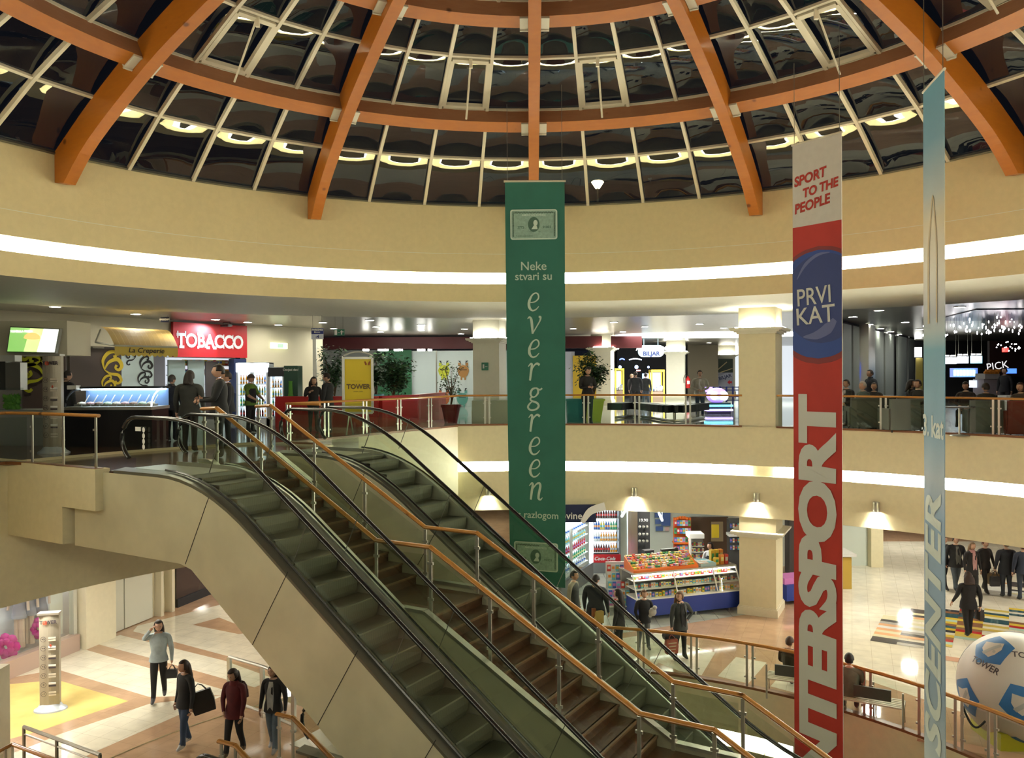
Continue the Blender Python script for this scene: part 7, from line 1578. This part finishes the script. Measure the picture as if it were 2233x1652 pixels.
    sh_([(0, 0, hem, .116*f_, .093*f_), (0, 0, .54, .108*f_, .084*f_), (0, 0, .61, .088*f_, .070*f_), (0, .002, .69, .100*f_, .076*f_), (0, .005, .76, .112*f_, .072*f_), (0, .008, .80, .108*f_, .058*f_), (0, .008, .828, .062*f_, .044), (0, .006, .842, .040, .038)], 'jacket' if jacket or hem < .49 else 'shirt', cm(jc))
    if open_front:
        b = MB(); P = [(-.034, .50), (.036, .50), (.042, .70), (.024, .822), (-.024, .822), (-.040, .70)]; b.add([(a*H, -(.084*f_ if z < .6 else (.084*f_ if z < .8 else .056))*H, (z+dz)*H) for a, z in P]+[(a*H, -(.05)*H, (z+dz)*H) for a, z in P], [tuple(range(6))]+[(i, (i+1) % 6, 6+(i+1) % 6, 6+i) for i in range(6)]); loc(b, 'shirt_front', cm(open_front), e)
    if apron: sh_([(0, -.004, .40, .085, .082), (0, -.004, .52, .104*f_, .084), (0, -.002, .70, .106*f_, .082), (0, 0, .76, .09*f_, .078)], 'apron', cm(apron))
    if skirt: sh_([(0, 0, .33, .11, .09), (0, 0, .45, .105, .085), (0, 0, .56, .092, .074)], 'skirt', cm(skirt))
    if collar: sh_([(0, .004, .815, .066, .056), (0, .002, .85, .050, .048), (0, .004, .868, .046, .045)], 'collar', cm(collar))
    # hair
    hm = cm(hair, .6); b = bmesh.new(); bmesh.ops.create_uvsphere(b, u_segments=20, v_segments=14, radius=1); rnd = random.Random(int(px_*97) & 1023); kill = []
    for v in b.verts:
        p = v.co.copy(); front = p.y < -.42
        if (front and p.z < .50) or (p.z < (-.15 if hairlen == 0 else -.5) and p.y < .35) or (hairlen == 0 and p.z < -.55): kill.append(v)
        k = 1.10+(.12*rnd.random() if curly else .03*rnd.random()); p = Vector((p.x*.78*k, p.y*.96*k+.03, p.z*1.06*k*(1.0 if p.z > 0 else .95)))
        v.co = Rh @ (p*hs)+hc
    bmesh.ops.delete(b, geom=kill, context='VERTS'); hme = bpy.data.meshes.new('hair'); b.to_mesh(hme); b.free(); hme.materials.append(hm)
    for p in hme.polygons: p.use_smooth = True
    ho = bpy.data.objects.new('hair', hme); COL.objects.link(ho); ho.parent = e; so_ = ho.modifiers.new('t', 'SOLIDIFY'); so_.thickness = hs*.16; so_.offset = -1
    if hairlen > 0:
        zb_ = .90-hairlen; w_h = .052 if not curly else .07
        pts = [(.0, .020, .960, .046, .040), (0, .026, .92, w_h*1.08, .046), (0, .034, .88, w_h*1.16, .046), (0, .050, .83, w_h*1.12, .040), (0, .072, (.82+zb_)/2, w_h*.85, .026), (0, .078, zb_, w_h*.45, .014)]
        o2 = sh_([(a+head[0]*.01, b_, z, rx, ry) for a, b_, z, rx, ry in pts], 'long_hair', hm, cap_=True)
    if cap:
        b = MB(); P = []; 
        for z, k in ((.10, 1.16), (.45, 1.14), (.85, .85), (1.08, .35)): P.append([Rh @ Vector((.78*k*cos(2*pi*i/16)*hs, (.96*k*sin(2*pi*i/16)+.03)*hs, z*hs))+hc for i in range(16)])
        for i in range(3): b.add(P[i]+P[i+1], [(k, (k+1) % 16, 16+(k+1) % 16, 16+k) for k in range(16)])
        b.add(P[3], [tuple(range(16))]); b.add([Rh @ Vector((x_*hs, y_*hs, z_*hs))+hc for x_, y_, z_ in ((-.6, -.8, .25), (-.45, -1.6, .15), (.45, -1.6, .15), (.6, -.8, .25), (-.6, -.8, .17), (-.45, -1.6, .08), (.45, -1.6, .08), (.6, -.8, .17))], [(0, 1, 2, 3), (7, 6, 5, 4), (0, 4, 5, 1), (1, 5, 6, 2), (2, 6, 7, 3)]); loc(b, 'cap', cm(cap), e, True)
    return e
def handpos(e, v, H):      # world position of a local point in H units
    a = e.rotation_euler.z; x, y = v[0]*H, v[1]*H; return Vector((e.location.x+x*cos(a)-y*sin(a), e.location.y+x*sin(a)+y*cos(a), e.location.z+v[2]*H))
def bag(name, label, p, w, d, h, col, rz=0, strap=.25, cat='bag', tilt=0):
    e = thing(name, label, cat, tuple(p), rz); e.rotation_euler = (0, tilt, rz)
    b = MB(); b.add([(sx*w/2*k, sy*d/2*k, z) for z, k in ((-strap-h, .92), (-strap-h*.5, 1.02), (-strap, .9)) for sx, sy in ((-1, -1), (1, -1), (1, 1), (-1, 1))], [(3, 2, 1, 0), (8, 9, 10, 11)]+[(i+4*j, (i+1) % 4+4*j, (i+1) % 4+4+4*j, i+4+4*j) for j in (0, 1) for i in range(4)]); loc(b, 'bag_body', cm(col, .45), e)
    b = MB()
    for sy in (-1, 1): b.tube([(-w*.28, sy*d*.3, -strap), (-w*.15, sy*d*.15, -strap*.3), (0, 0, 0), (w*.15, sy*d*.15, -strap*.3), (w*.28, sy*d*.3, -strap)], .008, 5)
    loc(b, 'strap', cm(col, .45), e); return e
NAVY = (.012, .016, .028)
# --- gallery
p1 = person('man in black looking down at his phone behind the railing right of the green banner', 1281, d=25.75, zf=GZ, H=1.80, face=18, pose='phone', head=(.1, 1.1), hem=.44, top=(.012, .011, .012), legs=(.01, .01, .011))
ph = thing('phone', 'phone held by the man in black at the railing', 'phone', tuple(handpos(p1, (0, -.16, .675), 1.8)), R(18)); b = MB(); b.box((0, 0, 0), (.075, .012, .15)); loc(b, 'phone_case', M_BLK, ph); b = MB(); b.box((0, .007, 0), (.068, .002, .14)); loc(b, 'phone_screen', mat('phone_glass', (.05, .07, .1), .1), ph)
person('man in a white jacket and jeans standing hands together by the red extinguisher', 1526, d=29.4, zf=GZ, H=1.68, face=-4, pose='belly', top=(.46, .44, .38), legs=(.07, .11, .18), hem=.47, fat=1.12, open_front=(.7, .7, .7), shoes=(.3, .3, .3))
person('man in black seen side on, looking left, at the head of the escalator', 478, d=16.0, zf=GZ, H=1.80, face=-72, top=(.013, .014, .016), fat=1.12, hem=.45, arms={'elR': (-.13, -.05, .63), 'wrR': (-.08, -.18, .64), 'elL': (.13, -.05, .63), 'wrL': (.07, -.19, .62)})
person('person with bobbed dark hair, grey black jacket, back turned, at the escalator head', 413, d=17.3, zf=GZ, H=1.70, face=176, top=(.035, .038, .036), legs=(.03, .022, .018), fat=1.18, hem=.44, hairlen=.03, hair=(.02, .012, .01), collar=(.05, .05, .05))
person('dark clothed person half hidden behind the man in black', 496, d=18.4, zf=GZ, H=1.68, face=-70, top=(.014, .016, .024), fat=1.1)
person('man with grey cropped hair, back turned, before the frosted panels', 374, d=20.2, zf=GZ, H=1.61, face=170, top=(.02, .022, .026), hair=(.06, .055, .05), fat=1.12, collar=(.03, .03, .03))
person('dark haired person sitting on the grey backed food court chair', 350, d=20.95, zf=GZ+.02, H=1.66, face=-150, pose='sit', top=(.015, .015, .018), hairlen=.05, curly=True)
person('shop worker in a green shirt and dark cap in front of the white coolers', 546, d=23.0, zf=GZ, H=1.62, face=68, top=(.13, .24, .035), legs=(.02, .02, .025), apron=(.01, .01, .012), cap=(.10, .07, .06), hair=(.06, .03, .02), arms={'elR': (-.135, -.06, .64), 'wrR': (-.10, -.17, .58), 'elL': (.135, -.06, .64), 'wrL': (.10, -.17, .58), 'bare': 1})
person('woman with long curly dark hair chatting at the railing before the red cabinet', 683, d=22.9, zf=GZ, H=1.53, face=25, hairlen=.17, curly=True, top=(.015, .014, .016), legs=(.04, .04, .045), head=(.4, 0), arms={'elR': (-.16, -.02, .66), 'wrR': (-.09, -.10, .73)})
person('dark haired man in a black coat bending towards the curly haired woman', 714, d=22.2, zf=GZ, H=1.64, face=-105, top=(.014, .015, .018), legs=(.05, .055, .065), fat=1.15, hem=.44, head=(0, .5), arms={'elR': (-.14, -.05, .64), 'wrR': (-.10, -.12, .56)})
person('person in a dark jacket, back turned, in front of the arcade', 1386, d=38.5, zf=GZ, H=1.66, face=175, top=(.02, .022, .026), fat=1.2, hem=.45)
person('person in a grey black jacket and jeans at the claw machine', 1408, d=39.5, zf=GZ, H=1.60, face=150, top=(.035, .038, .04), legs=(.07, .09, .12), fat=1.1, pose='wide')
person('small fair haired person at the left of the pair before the arcade', 1377, d=42, zf=GZ, H=1.55, face=120, top=(.05, .04, .05), hair=(.2, .13, .07))
person('person in dark clothes standing behind the upper totem and ice cream counter', 146, d=20.6, zf=GZ, H=1.73, face=150, top=(.012, .012, .02), fat=1.15)
person('man in a navy hooded jacket standing before the pale folding panels', 1898, d=26.0, zf=GZ, H=1.66, face=-80, top=(.014, .018, .026), collar=(.02, .025, .035), fat=1.12, hem=.46)
cf = GZ+.09
person('young man in dark suit and white shirt seated beside the red banner', 1846, d=24.4, zf=cf, H=1.72, face=-60, pose='sit', top=(.015, .015, .018), open_front=(.6, .6, .62))
person('elderly white haired person in a grey teal cardigan sitting in a tub chair', 1882, d=22.8, zf=cf, H=1.66, face=-75, pose='sit', top=(.06, .09, .09), hair=(.5, .47, .42))
person('brown haired person seated behind the white haired one', 1906, d=23.8, zf=cf, H=1.6, face=-30, pose='sit', top=(.02, .02, .02), hair=(.06, .03, .02))
person('dark haired woman of the seated couple left of the pale blue banner', 1986, d=23.6, zf=cf, H=1.72, face=60, pose='sit', top=(.012, .012, .014), hairlen=.1)
person('dark haired man of the seated couple left of the pale blue banner', 2002, d=22.8, zf=cf, H=1.72, face=-65, pose='sit', top=(.012, .012, .014))
person('person with face turned down seated right of the pale blue banner', 2106, d=22.5, zf=cf, H=1.64, face=-40, pose='sit', top=(.03, .02, .018), head=(0, .8))
person('person in dark clothes seated with back turned in a grey green armchair', 2150, d=20.9, zf=cf, H=1.62, face=170, pose='sit', top=(.02, .022, .02))
person('person seated at the right edge of the view in the cafe', 2226, d=20.4, zf=cf, H=1.64, face=-60, pose='sit', top=(.05, .03, .02), hairlen=.08, hair=(.04, .015, .01))
person('dark clothed waiter standing beside the orange stand', 2191, d=31, zf=GZ+.02, H=1.70, face=-60, top=(.008, .008, .012))
# --- lower floor, left
p2 = person('woman in a pale blue top with one hand raised to her hair, walking', 347, 1527, H=1.74, face=14, pose='walk', top=(.36, .43, .45), legs=(.010, .010, .011), shoes=(.06, .06, .07), hairlen=.12, hem=.50, head=(.25, .3), arms={'elR': (-.175, -.02, .78), 'wrR': (-.085, -.05, .895), 'elL': (.15, .0, .64), 'wrL': (.155, -.03, .50)})
bag('handbag', 'small black handbag in the hand of the woman in pale blue', handpos(p2, (.16, -.05, .45), 1.74), .22, .10, .18, BLK_, .2, .10)
p3 = person('young woman in a black jacket and blue jeans with white shoes, looking left', 404, 1628, H=1.64, face=-38, pose='walk2', top=(.014, .014, .016), legs=(.035, .065, .13), shoes=(.55, .55, .56), hairlen=.2, head=(-.1, .1), hair=(.03, .012, .008), hem=.47)
bag('tote_bag', 'large flat black tote bag carried by the young woman in blue jeans', handpos(p3, (.15, .07, .74), 1.64), .42, .08, .42, (.01, .01, .01), R(15), .14, tilt=-.25)
p4 = person('young woman in a dark red hooded jacket looking down while walking', 512, 1648, H=1.62, face=-18, pose='walk', top=(.10, .008, .012), legs=(.014, .014, .016), shoes=(.10, .07, .04), hairlen=.17, collar=(.13, .012, .015), head=(-.2, .9), hair=(.025, .01, .008), hem=.45, arms={'elR': (-.14, -.02, .64), 'wrR': (-.07, -.10, .53)})
bp = thing('backpack', 'small dark red backpack on the back of the woman in red', 'backpack', tuple(handpos(p4, (.0, .115, .70), 1.62)), R(-18)); b = MB(); b.ball((0, .03, 0), (.13, .085, .19), 12); b.box((0, .10, -.07), (.18, .05, .14), top=.9); loc(b, 'pack', cm((.06, .008, .012)), bp, True)
for sx in (-1, 1): b = MB(); b.tube([(sx*.08, -.01, .16), (sx*.10, -.14, .18), (sx*.11, -.25, .05), (sx*.12, -.10, -.14)], .014, 5); loc(b, 'shoulder_strap', cm((.02, .01, .01)), bp)
p5 = person('person in pale jeans and open dark jacket half hidden by the escalator cladding', 597, 1636, H=1.60, face=-12, pose='walk2', top=(.02, .02, .022), legs=(.13, .18, .24), shoes=(.4, .4, .42), hairlen=.14, open_front=(.5, .5, .5))
# --- lower floor, kiosk
person('young man in a grey vest over pale sleeves walking right beside the coolers', 1249, d=21.8, H=1.78, face=62, top=(.40, .36, .28), jacket=(.06, .065, .07), hair=(.015, .012, .01))
person('broad man in a dark navy jacket, back turned, left of the kiosk', 1297, d=21.3, H=1.80, face=150, top=(.014, .018, .028), fat=1.25, hem=.44, hair=(.012, .01, .01), legs=(.02, .025, .03))
person('woman with long black hair in black clothes by the magazine rack', 1347, d=20.4, H=1.66, face=-120, top=(.012, .010, .012), hairlen=.2, hem=.42)
p6 = person('boy in a black printed sweatshirt holding a white soft toy before the kiosk', 1402, d=20.8, H=1.53, face=10, pose='wide', top=(.015, .015, .018), legs=(.12, .13, .14), shoes=(.25, .26, .28), hair=(.16, .08, .04), arms={'elL': (.145, -.03, .65), 'wrL': (.09, -.12, .64), 'elR': (-.15, -.01, .64), 'wrR': (-.12, -.07, .53)})
q_ = handpos(p6, (.09, -.17, .68), 1.53); b = MB(); b.ball(tuple(q_), (.10, .08, .11), 10); b.ball(tuple(q_+Vector((.05, -.02, .11))), .06, 8); b.ball(tuple(q_+Vector((-.06, 0, -.09))), .05, 8); tag(b.build('soft_toy', mat('soft_toy_white', (.6, .58, .55), .8), None, True), 'white soft toy held by the boy', 'toy')
p7 = person('woman with long fair brown hair looking left, hand on hip, in front of the kiosk', 1484, 1438, H=1.67, face=22, pose='wide', top=(.045, .052, .05), legs=(.012, .012, .013), shoes=(.03, .03, .03), hair=(.13, .065, .03), hairlen=.22, head=(-1.7, .05), hem=.45, open_front=(.012, .012, .012), arms={'elL': (.215, .02, .66), 'wrL': (.11, -.01, .575), 'elR': (-.15, -.0, .64), 'wrR': (-.17, -.03, .50)})
bag('handbag', 'black handbag hanging from the hand of the woman before the kiosk', handpos(p7, (-.19, -.05, .47), 1.67), .42, .14, .16, BLK_, .3, .04)
pb = bag('paper_bag', 'red and cream printed paper bag below the black handbag', handpos(p7, (-.22, -.10, .42), 1.67), .32, .12, .34, (.42, .10, .06), .3, .10); b = MB()
for k in range(4): b.box((0, -.066, -.18-.075*k), (.22-.03*k, .004, .025))
loc(b, 'printed_pattern', mat('cream_print', (.6, .45, .3), .6), pb)
e = thing('yellow_packet', 'yellow and brown packet held by the broad man in navy', 'packet', tuple(atd(1306, 1345, 20.9))); b = MB(); b.box((0, 0, 0), (.22, .12, .30), .4); loc(b, 'wrapper', mat('wrapper_yellow', (.6, .42, .12), .5), e); b = MB(); b.box((-.13, 0, .12), (.10, .08, .2), .2); loc(b, 'flap', mat('wrapper_brown', (.35, .12, .05), .5), e)
person('cashier with long dark hair behind the kiosk counter', 1471, d=25.3, H=1.64, face=120, top=(.012, .010, .012), hairlen=.22, hem=.5, arms={'elR': (-.13, -.08, .66), 'wrR': (-.12, -.22, .66), 'bare': 1})
person('shop assistant in a navy apron and white sleeves reaching right behind the kiosk', 1549, d=25.9, H=1.67, face=-30, top=(.58, .58, .6), apron=(.012, .018, .035), hair=(.02, .01, .01), hairlen=.03, head=(-.8, 0), arms={'elL': (.19, -.03, .70), 'wrL': (.30, -.10, .64), 'elR': (-.14, -.03, .64), 'wrR': (-.15, -.12, .56)})
# --- lower floor, right
person('grey green jacketed sitter, back turned, on the bench right of the red banner', 1852, 1560, H=1.70, face=155, pose='sit', top=(.16, .17, .12), hair=(.012, .01, .01), fat=1.15)
person('brown clothed sitter on the bench left of the red banner', 1722, 1508, H=1.62, face=140, pose='sit', top=(.06, .04, .02), hair=(.06, .03, .02))
person('man in open dark jacket and grey shirt walking towards the viewer in the mall', 2084, 1287, H=1.74, face=0, pose='walk', top=(.014, .014, .016), legs=(.07, .09, .11), open_front=(.16, .16, .14), fat=1.15, hem=.44)
p8 = person('woman in a black coat with a pink scarf walking in the mall', 2120, 1298, H=1.66, face=6, pose='walk2', top=(.014, .012, .012), collar=(.5, .25, .25), open_front=(.5, .28, .27), hem=.40, legs=(.02, .02, .02), hairlen=.05, hair=(.2, .12, .06))
p9 = person('dark coated walker carrying a tan shopping bag, right of the pink scarf', 2148, 1292, H=1.68, face=12, pose='walk', top=(.012, .010, .010), legs=(.02, .02, .02), hair=(.1, .03, .02))
bag('shopping_bag', 'tan shopping bag carried in the mall right of the pink scarf', handpos(p9, (.14, -.07, .44), 1.68), .42, .14, .34, (.24, .15, .06), .1, .10)
p10 = person('woman in a black jacket walking away across the coloured floor tiles', 2112, 1388, H=1.70, face=172, pose='walk', top=(.010, .010, .012), legs=(.012, .012, .014), hair=(.04, .02, .015), hairlen=.03, curly=True, fat=1.12, hem=.45, arms={'elL': (.17, .03, .66), 'wrL': (.23, -.01, .54)})
bag('handbag', 'dark grey handbag at the right side of the woman walking away', handpos(p10, (-.17, -.03, .48), 1.70), .12, .24, .26, (.03, .03, .032), .1, .10)
p11 = person('walker in a dark coat, back turned, with a black handbag at the far right', 2194, 1301, H=1.76, face=176, pose='stand', top=(.012, .014, .02), legs=(.02, .025, .035), hem=.41, fat=1.15)
bag('handbag', 'black handbag carried by the dark coated walker at far right', handpos(p11, (.19, 0, .46), 1.76), .30, .10, .30, BLK_, 0, .18)
person('walker in navy cut by the right edge of the view', 2231, 1308, H=1.76, face=178, top=(.02, .028, .05), legs=(.03, .04, .06), fat=1.1)
person('dark clothed walker partly hidden by the pale blue banner in the mall', 2058, 1284, H=1.72, face=20, pose='walk', top=(.010, .010, .010), legs=(.012, .012, .012))
